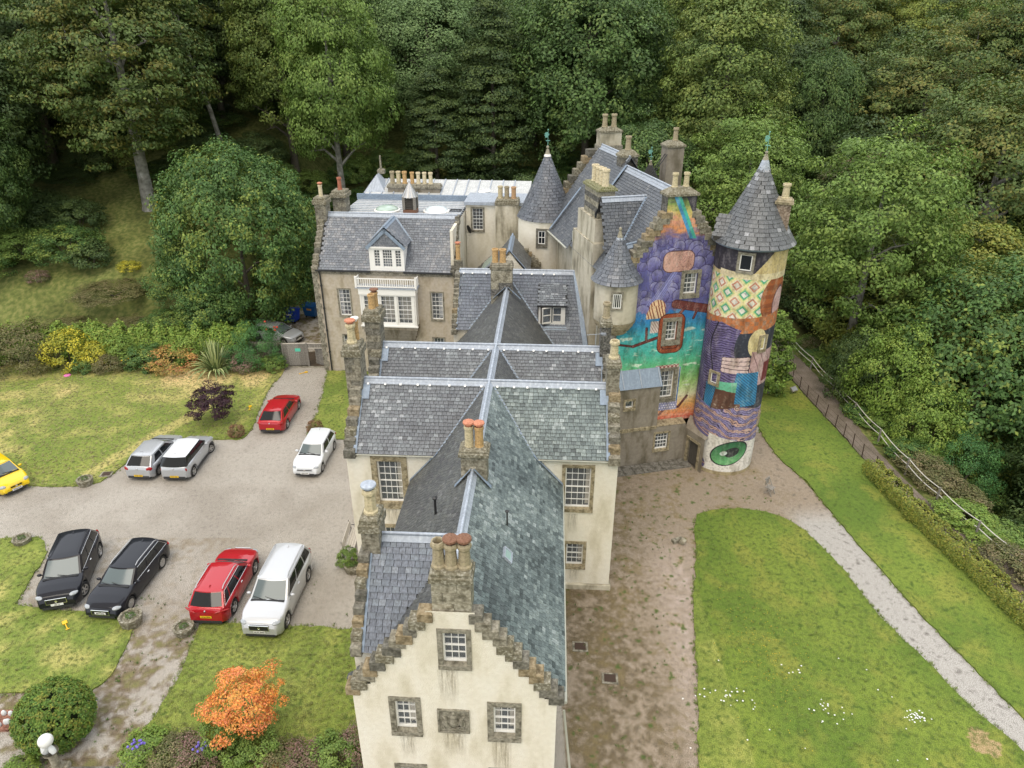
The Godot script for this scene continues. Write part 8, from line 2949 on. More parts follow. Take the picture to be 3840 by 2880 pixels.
func build_kinds() -> void:
	var c := func(a: Array) -> Array:
		var r := []
		for e in a:
			r.append(Color(e[0], e[1], e[2]))
		return r
	var beech: Array = c.call([[0.046, 0.076, 0.018], [0.056, 0.086, 0.02], [0.066, 0.094, 0.022], [0.052, 0.078, 0.02], [0.08, 0.095, 0.02], [0.095, 0.095, 0.02]])
	var oak: Array = c.call([[0.036, 0.078, 0.02], [0.046, 0.092, 0.022], [0.056, 0.1, 0.022], [0.04, 0.08, 0.02], [0.115, 0.15, 0.03]])
	var lime: Array = c.call([[0.09, 0.122, 0.026], [0.078, 0.112, 0.026], [0.11, 0.135, 0.03], [0.066, 0.1, 0.024]])
	var ash: Array = c.call([[0.078, 0.125, 0.025], [0.09, 0.14, 0.028], [0.066, 0.11, 0.022], [0.11, 0.155, 0.032]])
	var syc: Array = c.call([[0.044, 0.08, 0.022], [0.054, 0.095, 0.024], [0.038, 0.068, 0.02], [0.07, 0.105, 0.025]])
	var yew: Array = c.call([[0.036, 0.06, 0.018], [0.046, 0.07, 0.018], [0.054, 0.078, 0.02], [0.03, 0.052, 0.018]])
	var pale: Array = c.call([[0.085, 0.135, 0.05], [0.1, 0.15, 0.055], [0.07, 0.115, 0.04]])
	var amber: Array = c.call([[0.11, 0.135, 0.022], [0.095, 0.125, 0.024], [0.13, 0.135, 0.022], [0.08, 0.11, 0.022]])
	var dark: Array = c.call([[0.033, 0.058, 0.018], [0.042, 0.068, 0.019], [0.036, 0.06, 0.02], [0.054, 0.08, 0.02]])
	var brown: Array = c.call([[0.08, 0.08, 0.036], [0.066, 0.075, 0.03], [0.1, 0.086, 0.04], [0.05, 0.07, 0.024]])
	tree_kind("beech", crown(7.8, 9.8, 400, 1.5, 0.42, 140, 0.3, beech, 1, {"droop": 0.14, "low": -0.95, "inner": 0.6, "rough": 0.12}), 14.5, trunk_mesh(6.5, 0.6, 22, 7.0, 8, 1), M.bark_pale, M.leaf)
	tree_kind("oak", crown(7.0, 6.6, 520, 1.0, 0.75, 120, 0.24, oak, 2, {"low": -1.0, "inner": 0.72, "rough": 0.08}), 6.9, trunk_mesh(2.0, 0.35, 8, 4, 5, 2), M.bark, M.leaf)
	tree_kind("lime", crown(6.2, 10.5, 270, 1.4, 0.55, 180, 0.27, lime, 3, {"droop": 0.1, "taper": 0.25, "rough": 0.14}), 13.0, trunk_mesh(4, 0.45, 22, 5.0, 8, 3), M.bark, M.leaf)
	tree_kind("ash", crown(5.6, 7.6, 210, 1.3, 0.6, 170, 0.26, ash, 4, {"inner": 0.45, "rough": 0.16}), 12.0, trunk_mesh(5.5, 0.42, 18, 4.5, 8, 4), M.bark_pale, M.leaf)
	tree_kind("sycamore", crown(6.0, 8.4, 250, 1.4, 0.75, 180, 0.3, syc, 5, {"inner": 0.62, "rough": 0.12}), 10.8, trunk_mesh(4, 0.42, 17, 4.5, 7, 5), M.bark, M.leaf)
	tree_kind("yew", crown(5.8, 10.5, 260, 1.5, 0.3, 180, 0.27, yew, 6, {"droop": 0.22, "taper": 0.62, "low": -0.95, "inner": 0.5}), 10.8, trunk_mesh(3, 0.4, 19, 3, 6, 6), M.bark, M.leaf)
	tree_kind("willow", crown(6.4, 6.4, 250, 1.3, 0.8, 180, 0.24, pale, 7, {"inner": 0.72, "rough": 0.08}), 10.5, trunk_mesh(5, 0.4, 15, 5, 7, 7), M.bark, M.leaf)
	tree_kind("amber", crown(6.8, 8.0, 240, 1.5, 0.4, 180, 0.28, amber, 8, {"droop": 0.14, "rough": 0.14}), 10.5, trunk_mesh(4.5, 0.4, 16, 5.5, 7, 8), M.bark, M.leaf)
	tree_kind("dark", crown(6.2, 8.6, 210, 1.7, 0.6, 170, 0.31, dark, 9, {"inner": 0.55, "rough": 0.14}), 11.0, trunk_mesh(5, 0.4, 17, 4.5, 6, 9), M.bark, M.leaf)
	tree_kind("brown", crown(5.0, 7.6, 170, 1.3, 0.5, 160, 0.27, brown, 10, {"inner": 0.45, "rough": 0.15}), 9.5, trunk_mesh(4, 0.32, 15.5, 4, 7, 10), M.bark, M.leaf)
	# shrubs: nominal size about one metre radius, two metres high
	for e in [["shrub_green", ash, 0.3, 30], ["shrub_dark", dark, 0.3, 31], ["shrub_oak", oak, 0.28, 32], ["shrub_gold", c.call([[0.24, 0.22, 0.02], [0.34, 0.3, 0.03], [0.16, 0.17, 0.02]]), 0.24, 33], ["shrub_olive", c.call([[0.075, 0.075, 0.028], [0.095, 0.09, 0.035], [0.06, 0.068, 0.022], [0.12, 0.1, 0.05]]), 0.26, 34],
			["shrub_rust", c.call([[0.24, 0.1, 0.045], [0.3, 0.16, 0.05], [0.14, 0.12, 0.03], [0.22, 0.16, 0.04]]), 0.22, 35], ["shrub_mauve", c.call([[0.12, 0.08, 0.06], [0.07, 0.085, 0.03], [0.15, 0.09, 0.08]]), 0.22, 36], ["shrub_lime", c.call([[0.1, 0.155, 0.024], [0.125, 0.17, 0.03], [0.08, 0.13, 0.022]]), 0.3, 37], ["shrub_ivy", c.call([[0.025, 0.075, 0.022], [0.034, 0.09, 0.025], [0.045, 0.11, 0.026]]), 0.2, 38]]:
		kinds_small[e[0]] = crown(1.0, 1.0, 46, 0.36, 0.7, 90, e[2] * 0.38, e[1], e[3], {"low": -0.5, "inner": 0.7, "rough": 0.14})
		if e[0] in ["shrub_green", "shrub_dark", "shrub_oak", "shrub_lime", "shrub_ivy", "shrub_olive"]:
			kinds_small[e[0] + "_big"] = crown(1.0, 1.0, 110, 0.26, 0.65, 110, e[2] * 0.2, e[1], e[3] + 100, {"low": -0.6, "inner": 0.6, "rough": 0.16})
	kinds_small.tuft = crown(0.5, 0.4, 8, 0.3, 0.8, 26, 0.22, oak, 40, {"low": 0.0, "slim": 0.3})


func shrub(kind: String, x: float, z: float, r: float, h: float, label: String, group := "", cat := "shrub", dy := 0.0) -> Node3D:
	var t := thing("shrub", label, cat, Vector3(x, th(x, z) + dy, z), R.randf() * TAU, group)
	inst(kinds_small[kind + "_big" if r > 1.75 and kinds_small.has(kind + "_big") else kind], "foliage", M.leaf, t, Transform3D(Basis.from_scale(Vector3(r, h * 0.6, r)), Vector3(0, h * 0.42, 0)))
	var b := MB.new()
	for i in 4:
		var a := TAU * i / 4 + R.randf()
		b.tube([Vector3(cos(a) * 0.05, -0.1, sin(a) * 0.05), Vector3(cos(a) * r * 0.4, h * 0.6, sin(a) * r * 0.4)], [0.05, 0.015], 5, false)
	put(b, "stem", M.bark, t)
	return t


func hedge_mesh(pts: Array, w: float, h: float, cols: Array, per_m: int, ls: float) -> ArrayMesh:
	var b := MB.new()
	for i in pts.size() - 1:
		var p := Vector3(pts[i][0], 0, pts[i][1])
		var q := Vector3(pts[i + 1][0], 0, pts[i + 1][1])
		var f := (q - p).normalized()
		var s := f.cross(Vector3.UP)
		for k in int(p.distance_to(q) * per_m):
			var t := R.randf()
			var a := R.randf_range(0.0, PI)
			var base := p.lerp(q, t)
			var bump := 1.0 + 0.3 * nA.get_noise_2d(base.x * 9 + a * 3.0, base.z * 9)
			var nn := s * cos(a) + Vector3.UP * sin(a)
			var at := base + s * signf(cos(a)) * pow(absf(cos(a)), 0.5) * w * bump + Vector3.UP * (0.06 + pow(sin(a), 0.6) * h * bump * R.randf_range(0.85, 1.05))
			at.y = maxf(at.y, R.randf_range(0.05, h * 0.6)) if sin(a) < 0.35 else at.y
			var m := (nn + Vector3(R.randfn(0, 0.5), R.randfn(0, 0.4) + 0.3, R.randfn(0, 0.5))).normalized()
			var u := m.cross(Vector3(R.randfn(0, 1), R.randfn(0, 1), R.randfn(0, 1))).normalized() * ls * R.randf_range(0.6, 1.4)
			var v := m.cross(u) * 0.5
			b.col = (cols[R.randi() % cols.size()] as Color) * R.randf_range(0.7, 1.3)
			b.quad(at - u * 0.5, at - v * 0.5, at + u * 0.5, at + v * 0.5)
	return b.mesh()


func build_plants() -> void:
	# the shrub border along the retaining wall
	shrub("shrub_olive", -38.6, -51.0, 2.7, 3.6, "big olive-grey bush at the left end of the shrub border")
	shrub("shrub_mauve", -42.0, -51.6, 1.2, 1.8, "pale pink flowering shrub at the far left of the border")
	shrub("shrub_gold", -35.2, -51.2, 1.7, 3.0, "yellow variegated shrub in the border, right of the big olive bush")
	shrub("shrub_gold", -33.0, -51.3, 1.3, 2.0, "smaller yellow variegated shrub touching the big yellow one")
	shrub("shrub_oak", -33.6, -50.4, 0.9, 1.1, "dark spiky tuft in front of the yellow shrubs")
	shrub("shrub_olive", -31.6, -50.4, 1.1, 1.3, "olive grassy tuft right of the dark spiky tuft")
	shrub("shrub_rust", -26.6, -51.0, 1.9, 1.7, "low rust-orange azalea between the border greenery and the flax clump")
	shrub("shrub_mauve", -20.9, -50.7, 1.3, 1.5, "mauve-brown shrub between the flax clump and the ivy mound")
	shrub("shrub_oak", -29.0, -51.2, 1.5, 1.7, "dark green shrub left of the rust-orange azalea")
	flax(-23.2, -50.1)
	var t := shrub("shrub_ivy", -20.0, -51.3, 2.0, 3.7, "tall mound of ivy with red flowers smothering the wall end by the gate", "", "ivy")
	for i in 5:
		var b := MB.new()
		b.ball(Vector3(-1.4 + R.randf() * 1.2, 2.0 + R.randf() * 1.2, 1.6 + R.randf() * 0.4), Vector3(0.1, 0.1, 0.1), 4)
		put(b, "red_flower", M.toy_red, t)
	shrub("shrub_ivy", -21.2, -51.0, 1.3, 2.0, "lower ivy growth at the left foot of the ivy mound", "", "ivy")
	shrub("shrub_green", -18.8, -50.6, 0.9, 1.2, "leafy growth at the foot of the ivy mound beside the gate", "", "ivy")
	var b := MB.new()
	for i in 14:
		b.ball(Vector3(R.randf_range(-0.7, 0.7), R.randf_range(0.5, 0.9), R.randf_range(-0.3, 0.3)), Vector3(0.08, 0.06, 0.08), 4)
	t = thing("yellow_lilies", "bright yellow-orange flowers in the border left of the azalea", "flowers", Vector3(-30.3, 0, -50.7))
	put(b, "petals", M.toy_yellow, t)
	inst(kinds_small.tuft, "leaves", M.leaf, t, Transform3D(Basis.from_scale(Vector3(1.4, 1.1, 1.0))))
	var n := 0
	t = thing("creeper_hedge", "long continuous bright green creeper hedge along the top of the retaining wall", "hedge")
	put_mesh(hedge_mesh([[-46, -53.0], [-40, -52.9], [-34, -52.7], [-28, -52.8], [-24, -52.6], [-21.0, -52.5]], 0.9, 2.75, [Color(0.2, 0.32, 0.05), Color(0.25, 0.36, 0.06), Color(0.16, 0.26, 0.045), Color(0.3, 0.37, 0.07)], 1100, 0.2), "foliage", M.leaf, t)
	for e in [[-41.0, "round green creeper mound behind the olive bush"], [-36.5, "leafy green mound just behind the yellow shrub"], [-31.0, "bushy green mound above the spiky tufts"], [-26.0, "green creeper mound above the azalea"]]:
		shrub("shrub_lime", e[0], -52.3, 1.5, 2.2, e[1], "", "creeper")
	# garden bank behind the border
	for e in [["shrub_dark", -38.0, -62.2, 1.7, 2.2, "dark rounded bush in front of the broad green shrub on the bank"], ["shrub_oak", -40.6, -63.4, 3.0, 3.0, "broad green shrub on the bank below the great beech"], ["shrub_green", -44.6, -63.4, 2.6, 2.6, "wide leafy shrub on the bank at the left"], ["shrub_oak", -47.0, -60.5, 3.0, 3.4, "leafy shrub at the left edge of the bank"], ["shrub_olive", -34.6, -58.6, 3.2, 1.0, "low oval island bed of long grass on the bank"], ["shrub_oak", -28.5, -55.0, 2.2, 1.5, "rough shrub on the bank above the wall"], ["shrub_oak", -25.0, -55.6, 2.6, 4.0, "dark bushy skirt below the round oak beside the yard"], ["shrub_oak", -28.5, -58.0, 2.6, 3.6, "dark bushy growth at the left foot of the round oak"], ["shrub_oak", -26.0, -56.0, 2.0, 1.6, "rough shrub on the bank just left of the yard"],
			["shrub_dark", -23.4, -55.0, 1.6, 2.0, "dark shrub beside the hidden silver car"], ["shrub_olive", -32.0, -54.8, 1.8, 1.0, "olive weeds on the bank above the wall"], ["shrub_olive", -37.0, -54.5, 2.0, 1.0, "olive weeds at the foot of the bank"], ["shrub_dark", -41.5, -67.5, 2.4, 3.0, "dark bush left of the great beech's trunk"], ["shrub_dark", -45.5, -68.5, 2.8, 3.4, "large dark bush well left of the great beech's trunk"], ["shrub_oak", -49.0, -66.0, 3.0, 3.6, "green thicket at the far left above the bank"], ["shrub_dark", -33.2, -73.5, 2.2, 2.4, "dark bush right behind the great beech's trunk"], ["shrub_dark", -30.0, -76.0, 2.6, 2.6, "dark bush in the gap left of the oak top"], ["shrub_oak", -27.0, -74.0, 2.4, 2.2, "green bush in the gap behind the oak top"], ["shrub_dark", -33.0, -80.0, 2.8, 3.2, "dark thicket deep in the gap"], ["shrub_dark", -27.5, -80.0, 2.8, 3.0, "dark thicket behind the leaning tree"], ["shrub_gold", -34.3, -61.5, 0.9, 0.9, "small yellow-green weeds on the bank below the beech"], ["shrub_mauve", -41.8, -60.0, 0.9, 1.0, "small purple-brown shrub on the grassy bank"]]:
		shrub(e[0], e[1], e[2], e[3], e[4], e[5])
	# lawn trees and clipped shrubs
	var purple := [Color(0.035, 0.012, 0.02), Color(0.05, 0.018, 0.028), Color(0.028, 0.012, 0.02), Color(0.065, 0.025, 0.035)]
	t = thing("purple_maple", "dark purple maple standing alone on the dry lawn beside the drive", "tree", Vector3(-20.4, 0.05, -42.5))
	inst(crown(1.5, 1.15, 70, 0.42, 0.3, 110, 0.11, purple, 50, {"low": -0.7, "droop": 0.15, "inner": 0.4, "rough": 0.16, "bright": 1.1}), "crown", M.leaf, t, Transform3D(Basis.IDENTITY, Vector3(0, 1.5, 0)))
	inst(trunk_mesh(0.5, 0.1, 2.2, 1.4, 6, 51), "trunk", M.bark, t)
	var orange := [Color(0.4, 0.15, 0.035), Color(0.37, 0.125, 0.045), Color(0.44, 0.19, 0.04), Color(0.36, 0.2, 0.05), Color(0.44, 0.16, 0.07)]
	t = thing("orange_maple", "bright orange maple at the bottom edge of the square lawn", "tree", Vector3(-10.0, 0.05, -18.2))
	inst(crown(1.35, 1.3, 80, 0.36, 0.3, 110, 0.085, orange, 52, {"low": -0.75, "droop": 0.15, "inner": 0.4, "rough": 0.22}), "crown", M.leaf, t, Transform3D(Basis.IDENTITY, Vector3(0, 2.05, 0)))
	inst(trunk_mesh(0.7, 0.1, 3.0, 1.5, 7, 53), "trunk", M.bark, t)
	t = thing("clipped_dome", "large clipped green dome bush at the bottom left", "shrub", Vector3(-17.35, 0, -18.3))
	inst(crown(1.24, 1.3, 560, 0.18, 0.8, 46, 0.1, [Color(0.06, 0.11, 0.015), Color(0.08, 0.12, 0.018), Color(0.11, 0.12, 0.018), Color(0.05, 0.095, 0.016)], 54, {"low": -0.6, "inner": 1.0, "rough": 0.02, "slim": 0.45, "bright": 2.1}), "foliage", M.leaf, t, Transform3D(Basis.IDENTITY, Vector3(0, 1.05, 0)))
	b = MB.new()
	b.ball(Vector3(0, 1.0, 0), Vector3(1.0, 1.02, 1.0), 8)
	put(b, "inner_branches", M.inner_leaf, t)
	for e in [[-18.25, -40.45, "small clipped red-brown ball shrub at the lawn corner by the drive"], [-13.2, -41.0, "small clipped red-brown ball shrub at the corner of the small lawn"]]:
		t = thing("ball_shrub", e[2], "shrub", Vector3(e[0], 0.05, e[1]), 0, "clipped ball shrubs beside the drive")
		inst(crown(0.48, 0.4, 70, 0.13, 0.8, 50, 0.06, [Color(0.12, 0.07, 0.035), Color(0.16, 0.09, 0.05), Color(0.09, 0.07, 0.03)], 55, {"low": -0.8, "inner": 0.95, "rough": 0.05}), "foliage", M.leaf, t, Transform3D(Basis.IDENTITY, Vector3(0, 0.35, 0)))
	# flower bed along the bottom edge
	n = 0
	for e in [["shrub_lime", -13.6, -17.4, 0.8, 0.9, "leafy shrub with violet flowers at the left end of the flower bed"], ["shrub_olive", -12.6, -17.2, 0.9, 0.8, "olive shrub second from the left in the flower bed"], ["shrub_mauve", -11.6, -17.1, 0.9, 0.9, "purple-brown shrub in the flower bed left of the orange maple"], ["shrub_green", -10.8, -17.6, 0.7, 1.6, "green bush at the left foot of the orange maple"], ["shrub_gold", -11.0, -18.0, 0.6, 1.3, "yellow-green bush against the orange maple"], ["shrub_green", -9.6, -17.3, 0.9, 1.0, "leafy plant right in front of the orange maple"], ["shrub_lime", -9.9, -16.4, 0.5, 0.8, "pale green rosette plant below the orange maple"], ["shrub_olive", -8.6, -16.9, 0.9, 0.7, "olive ground shrub right of the orange maple"], ["shrub_mauve", -7.6, -16.8, 0.9, 0.7, "reddish shrub in the flower bed near the gable"], ["shrub_green", -6.6, -17.2, 0.8, 0.9, "fern clump in the flower bed near the gable"], ["shrub_mauve", -5.6, -17.6, 0.8, 1.1, "dark red shrub against the corner of the gable"],
			["shrub_olive", -12.2, -15.9, 1.2, 0.7, "brown ground cover at the bottom edge"], ["shrub_olive", -10.8, -15.8, 1.1, 0.6, "dry brown shrub at the bottom edge below the maple"], ["shrub_rust", -8.8, -15.8, 1.0, 0.6, "rust-tinted shrub at the bottom edge"], ["shrub_olive", -7.0, -15.8, 1.2, 0.6, "brown shrub at the bottom edge near the gable"], ["shrub_lime", -17.9, -16.6, 0.6, 0.6, "pale green plant at the foot of the globe statue"], ["shrub_lime", -4.9, -15.6, 0.5, 1.6, "bright green climber at the gable's lower left corner"], ["shrub_green", -8.3, -27.9, 0.5, 0.9, "green plant against the mansion wall below the bench"]]:
		shrub(e[0], e[1], e[2], e[3], e[4], e[5])
	var vl := MB.new()
	for i in 14:
		vl.ball(Vector3(R.randf_range(-0.25, 0.25), R.randf_range(0.9, 1.1), R.randf_range(-0.2, 0.2)), Vector3(0.05, 0.05, 0.05), 4)
	for e in [[-13.7, -17.1, "violet flower head at the left end of the flower bed"], [-11.3, -17.0, "violet flower head in the middle of the flower bed"]]:
		t = thing("violet_flowers", e[2], "flowers", Vector3(e[0], 0, e[1]))
		put(vl, "petals", mat("violet", lin(0.16, 0.12, 0.5), 0.6), t)
	# hedge along the path
	t = thing("hedge", "clipped yellow-green conifer hedge between the grass strip and the path", "hedge")
	put_mesh(hedge_mesh([[21.8, -36.2], [22.2, -31.7], [22.8, -27.9], [23.5, -23.3], [24.7, -15.5], [26, -9]], 0.52, 1.0, [Color(0.2, 0.24, 0.035), Color(0.25, 0.27, 0.04), Color(0.15, 0.2, 0.033), Color(0.3, 0.29, 0.05)], 1300, 0.12), "foliage", M.leaf, t)
	# bank beyond the path
	n = 0
	for i in 70:
		var z := -17.0 - i * 0.56
		var x := 24.75 + (0.9 if z > -27 else 0.0) + (0.8 if z > -21 else 0.0) + R.randf_range(0.0, 2.8)
		shrub(["shrub_green", "shrub_lime", "shrub_oak", "shrub_olive", "shrub_green"][R.randi() % 5], x, z, R.randf_range(0.8, 1.5), R.randf_range(0.6, 1.2), "bramble growth beside the %s rope-fence post from the bottom right" % ["first", "second", "third", "fourth", "fifth", "sixth", "seventh", "eighth", "ninth", "tenth", "eleventh"][clampi(int(i / 6.7), 0, 10)], "bramble growth on the glen bank", "shrub")
	for i in 34:
		var z := -14.0 - i * 1.35
		var x := 28.5 + R.randf_range(0.0, 6.0) + (1.5 if z > -25 else 0.0)
		shrub(["shrub_dark", "shrub_green", "shrub_oak"][R.randi() % 3], x, z, R.randf_range(1.6, 2.6), R.randf_range(1.8, 3.2), "bushy undergrowth in the glen level with %s" % ["the hedge's near end", "the hedge's middle", "the hedge's far end", "the folding chair", "the round tower", "the floodlight", "the path's far end"][clampi(i / 5, 0, 6)], "undergrowth in the glen", "shrub")
	for e in [["shrub_lime", 25.9, -43.5, 2.6, 6.5, "tall yellow-green laurel bush leaning over the rope fence"], ["shrub_lime", 27.0, -40.2, 2.3, 5.6, "second yellow-green laurel bush, nearer along the rope fence"], ["shrub_dark", 24.9, -46.2, 2.0, 5.0, "dark green sycamore scrub left of the laurel bushes"], ["shrub_green", 26.6, -47.0, 2.6, 6.5, "mid green bush behind the laurels"], ["shrub_ivy", 28.3, -37.5, 2.2, 4.5, "dark blue-green bush at the right foot of the laurels"]]:
		shrub(e[0], e[1], e[2], e[3], e[4], e[5], "", "bush")
	t = thing("conifer_bush", "bright green conifer bush squeezed between the round tower and the path", "shrub", Vector3(18.9, 0, -46.5))
	inst(crown(1.5, 3.2, 70, 0.6, 0.5, 90, 0.2, [Color(0.08, 0.13, 0.022), Color(0.1, 0.15, 0.025), Color(0.06, 0.1, 0.02)], 57, {"low": -0.9, "taper": 0.45}), "foliage", M.leaf, t, Transform3D(Basis.IDENTITY, Vector3(0, 3.2, 0)))
	inst(trunk_mesh(1, 0.12, 5.5, 0.8, 4, 57), "trunk", M.bark, t)


func put_mesh(m: Mesh, called: String, mt: Material, parent: Node) -> MeshInstance3D:
	return inst(m, called, mt, parent)


func place(x: float, z: float) -> String:
	var k := x / -z
	var col := "in the top right corner"
	for s in [[-0.64, "at the far left edge"], [-0.5, "left of the great beech"], [-0.4, "behind the great beech"], [-0.28, "behind the round oak"], [-0.18, "behind the tall ash"], [-0.08, "behind the flat lead roof"], [0.0, "behind the dark yew"], [0.09, "behind the cone turret"], [0.18, "behind the keep's tall chimney"], [0.28, "behind the yellow-lime tree"], [0.38, "behind the round tower"], [0.5, "right of the round tower"], [0.62, "near the right edge"]]:
		if k < s[0]:
			col = s[1]
			break
	var row := "low on the slope"
	for s in [[-128.0, "at the very top"], [-112.0, "high on the slope"], [-98.0, "in the upper wood"], [-86.0, "halfway up the slope"], [-76.0, "on the lower slope"]]:
		if z < s[0]:
			row = s[1]
			break
	return "%s, %s" % [col, row]


func build_trees() -> void:
	var taken := []
	# kind, name, x, z, scale (width, height), label
	for e in [["beech", -36.3, -71.5, 1.03, 1.0, "great brown-green beech with a pale grey trunk above the garden bank"],
			["oak", -23.7, -60.5, 0.95, 1.16, "round dark green oak with yellow tips between the garden bank and the yard"],
			["lime", -24.3, -82.0, 0.95, 1.1, "tall yellow-green beech with trailing branches left of the ash above the grey house"],
			["ash", -17.6, -75.5, 0.92, 1.3, "tall ash with a bare pale trunk behind the grey house chimneys"],
			["willow", -10.0, -94.0, 1.2, 1.05, "pale rounded willow standing behind the ash"],
			["yew", -2.0, -84.0, 0.95, 0.98, "dark conical yew behind the flat lead roof"],
			["sycamore", 8.5, -85.0, 1.25, 1.15, "broad green sycamore behind the keep's cone turret"],
			["lime", 22.0, -79.0, 1.15, 1.1, "tall yellow-lime tree behind the painted keep"],
			["ash", 21.5, -66.5, 0.95, 0.88, "bright green ash right behind the round tower roof"],
			["sycamore", 36.0, -88.0, 0.72, 1.1, "narrow dark sycamore right of the yellow-lime tree"],
			["ash", 26.5, -51.5, 0.98, 0.98, "feathery ash overhanging the path right of the round tower"],
			["oak", 34.5, -46.5, 1.2, 1.25, "round dull green oak in the glen at the right edge"],
			["amber", 37.5, -58.0, 1.1, 1.05, "yellowing beech at the right edge of the picture"],
			["amber", 31.5, -54.0, 0.9, 0.85, "yellow-tipped beech between the ash and the right edge"],
			["brown", 36.5, -74.0, 1.1, 1.0, "thin brownish tree in front of the dark hillside"],
			["dark", 41.0, -80.0, 1.2, 1.05, "dark tree on the far glen side"],
			["beech", 48.0, -88.0, 1.2, 1.1, "dark drooping beech filling the top right corner"],
			["dark", 31.0, -62.0, 0.9, 0.75, "dark leafy tree in the glen behind the feathery ash"],
			["sycamore", 13.0, -70.0, 0.75, 0.72, "smaller sycamore just behind the painted keep's ridge"],
			["yew", -8.5, -82.0, 0.8, 0.7, "smaller dark yew left of the big conical yew"],
			["dark", 2.5, -70.0, 0.62, 0.5, "low dark tree behind the cone turret"],
			["willow", 14.0, -108.0, 1.0, 1.1, "pale leafy tree near the top edge, right of centre"],
			["beech", 0.5, -108.0, 0.95, 1.05, "golden-green beech at the top edge above the yew"],
			["sycamore", -46.5, -62.5, 0.62, 0.78, "green leaning tree at the left edge of the picture"],
			["dark", -29.5, -93.0, 1.1, 1.1, "dark tree deep in the gap right of the great beech"],
			["dark", -34.5, -90.0, 1.0, 1.0, "dark tree just behind the great beech's right side"],
			["dark", -50.0, -80.0, 1.2, 1.15, "dark tree at the far left behind the great beech"]]:
		tree(e[0], "%s_tree" % e[0].replace("amber", "beech").replace("dark", "woodland").replace("brown", "birch"), e[1], e[2], Vector3(e[3], e[4], e[3]), e[5])
		taken.append(Vector3(e[1], e[2], 5.0 * e[3]))
	# a leaning bare-stemmed tree in the gap
	var t := thing("leaning_tree", "thin leaning tree with a long bare stem in the dark gap behind the round oak", "tree", Vector3(-31.0, th(-31.0, -80.0), -80.0))
	var b := MB.new()
	b.tube([Vector3(0, 0, 0), Vector3(-1.0, 6, 0), Vector3(-2.6, 13, 0), Vector3(-3.2, 17, 0)], [0.3, 0.24, 0.18, 0.1], 8)
	b.tube([Vector3(-2.6, 13, 0), Vector3(-2.1, 15.2, 0.4), Vector3(-2.3, 17.5, 0.3)], [0.13, 0.09, 0.04], 6)
	put(b, "trunk", M.bark_pale, t)
	inst(kinds.dark.get_child(1).mesh, "crown", M.leaf, t, Transform3D(Basis.from_scale(Vector3(0.5, 0.4, 0.5)), Vector3(-3.0, 18.5, 0)))
	# bare grey tops among the leaves
	for e in [[7.5, -92.0, "bare dead branches sticking out above the sycamore"], [11.0, -96.0, "second bare dead treetop near the top edge"]]:
		t = thing("dead_tree", e[2], "tree", Vector3(e[0], th(e[0], e[1]), e[1]))
		b = MB.new()
		b.tube([V0, Vector3(0.3, 12, 0), Vector3(0.5, 21, 0)], [0.35, 0.22, 0.04], 7)
		for i in 16:
			var a := R.randf() * TAU
			var y := R.randf_range(12, 20)
			var p := Vector3(0.4, y, 0)
			var q := p + Vector3(cos(a) * 2.0, 1.6, sin(a) * 2.0)
			b.tube([p, q, q + Vector3(cos(a + 0.5), 1.2, sin(a + 0.5))], [0.09, 0.05, 0.015], 5)
		put(b, "bare_branches", M.bark_pale, t)
	# woodland on the slopes
	var pick := ["dark", "sycamore", "beech", "yew", "ash", "dark", "sycamore", "lime", "oak", "dark"]
	var say := {"dark": "dark green tree", "sycamore": "dense sycamore", "beech": "brown-green beech", "yew": "dark yew", "ash": "light green ash", "lime": "yellow-green lime", "oak": "low rounded oak", "amber": "yellowing beech"}
	var z := -68.0
	while z > -150:
		var step := 8.5 if z > -100 else 10.0
		var lim := absf(z) * 0.86 + 8
		var x := -lim
		while x < lim:
			var px := x + R.randf_range(-2.4, 2.4)
			var pz := z + R.randf_range(-2.4, 2.4)
			x += step
			if px > -47 and px < -21 and pz > -74:
				continue
			if px > -22 and px < 20 and pz > -76:
				continue
			var ok := true
			for k in taken:
				if Vector2(px - k.x, pz - k.y).length() < k.z * 1.15:
					ok = false
			if not ok or (px > -36 and px < -24 and pz > -86 and pz < -72):
				continue
			for k in taken:
				if pz > k.y and k.y > -100 and absf(px / pz - k.x / k.y) * absf(pz) < 1.2 * k.z:
					ok = false
			if not ok:
				continue
			var kd: String = pick[R.randi() % pick.size()]
			if px > 25 and R.randf() < 0.4:
				kd = ["amber", "dark", "dark", "beech"][R.randi() % 4]
			var s := R.randf_range(0.85, 1.15)
			tree(kd, "woodland_tree", px, pz, Vector3(s, s * R.randf_range(0.9, 1.1), s), "%s %s" % [say[kd], place(px, pz)], "woodland trees on the slopes")
		z -= step
	# trees in the glen on the right
	for i in 26:
		var gx := 36.0 + (i % 4) * 8.5 + R.randf_range(-2, 2)
		var gz := -26.0 - (i / 4) * 7.0 + R.randf_range(-2, 2)
		var ok := true
		for k in taken:
			if Vector2(gx - k.x, gz - k.y).length() < k.z:
				ok = false
		if ok:
			var kd: String = ["dark", "sycamore", "oak", "ash", "dark"][R.randi() % 5]
			var s := R.randf_range(0.6, 0.85)
			tree(kd, "glen_tree", gx, gz, Vector3(s, s * 0.95, s), "%s in the glen %s" % [{"dark": "dark tree", "sycamore": "dense sycamore", "oak": "rounded oak", "ash": "light ash"}[kd], place(gx, gz)], "trees in the glen")
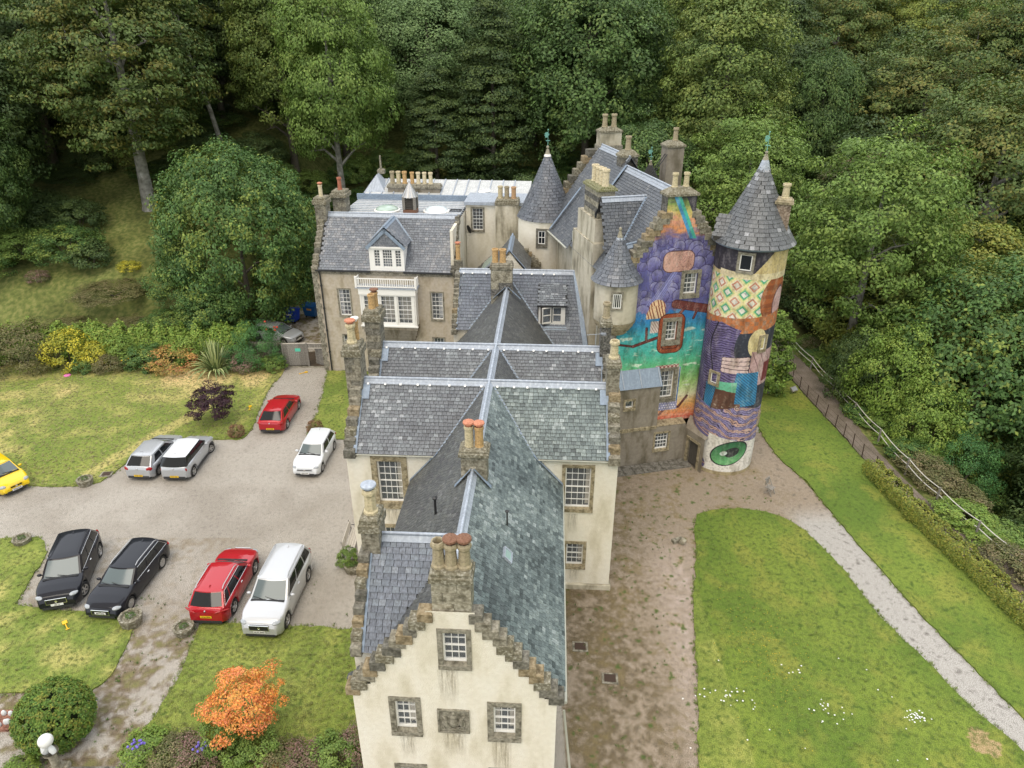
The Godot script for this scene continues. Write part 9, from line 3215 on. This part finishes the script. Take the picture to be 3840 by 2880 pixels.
	# undergrowth behind the house and under the trees
	for i in 110:
		var x := R.randf_range(-24, 16)
		var zz := R.randf_range(-67, -90)
		if x > -20 or zz < -70:
			shrub(["shrub_green", "shrub_oak", "shrub_dark", "shrub_oak"][R.randi() % 4], x, zz, R.randf_range(1.2, 2.4), R.randf_range(1.2, 2.6), "undergrowth bush " + place(x, zz), "undergrowth behind the castle", "shrub")
	for i in 46:
		var x := R.randf_range(-58, -22)
		var zz := R.randf_range(-67, -92)
		if x > -41 and x < -31 and zz > -74:
			continue
		shrub(["shrub_dark", "shrub_oak", "shrub_dark"][R.randi() % 3], x, zz, R.randf_range(1.4, 2.8), R.randf_range(1.2, 2.6), "dark undergrowth bush " + place(x, zz), "undergrowth beneath the left trees", "shrub")


func _ready() -> void:
	R.seed = 20240817
	var cam := Camera3D.new()
	cam.name = "camera"
	cam.position = Vector3(0, 24.5, 0)
	cam.rotation_degrees = Vector3(-27, 0, 0)
	cam.fov = 56.8
	cam.near = 0.1
	cam.far = 2000
	cam.current = true
	add_child(cam)
	var sun := DirectionalLight3D.new()
	sun.name = "sun"
	sun.light_energy = 0.3
	sun.light_color = Color(1.0, 0.96, 0.9)
	sun.light_angular_distance = 40
	sun.shadow_enabled = true
	sun.rotation_degrees = Vector3(-62, -20, 0)
	add_child(sun)
	var sm := ProceduralSkyMaterial.new()
	sm.sky_top_color = Color(0.93, 0.95, 0.98)
	sm.sky_horizon_color = Color(0.86, 0.88, 0.9)
	sm.sky_curve = 0.2
	sm.ground_horizon_color = Color(0.5, 0.5, 0.45)
	sm.ground_bottom_color = Color(0.25, 0.27, 0.2)
	sm.sun_angle_max = 1.0
	var sky := Sky.new()
	sky.sky_material = sm
	var env := Environment.new()
	env.background_mode = Environment.BG_SKY
	env.sky = sky
	env.tonemap_mode = Environment.TONE_MAPPER_LINEAR
	env.tonemap_exposure = 2.45
	env.sdfgi_enabled = true
	env.ssao_enabled = true
	env.ssil_enabled = true
	var we := WorldEnvironment.new()
	we.name = "environment"
	we.environment = env
	add_child(we)
	build_materials()
	ground_maps()
	build_ground()
	var cp := cam.position
	for r in [build_mansion(), build_house(), build_keep()]:
		finish_slates(r, cp)
	build_kinds()
	build_cars()
	build_bits()
	build_plants()
	build_trees()
	for k in kinds:
		kinds[k].free()
	kinds.clear()
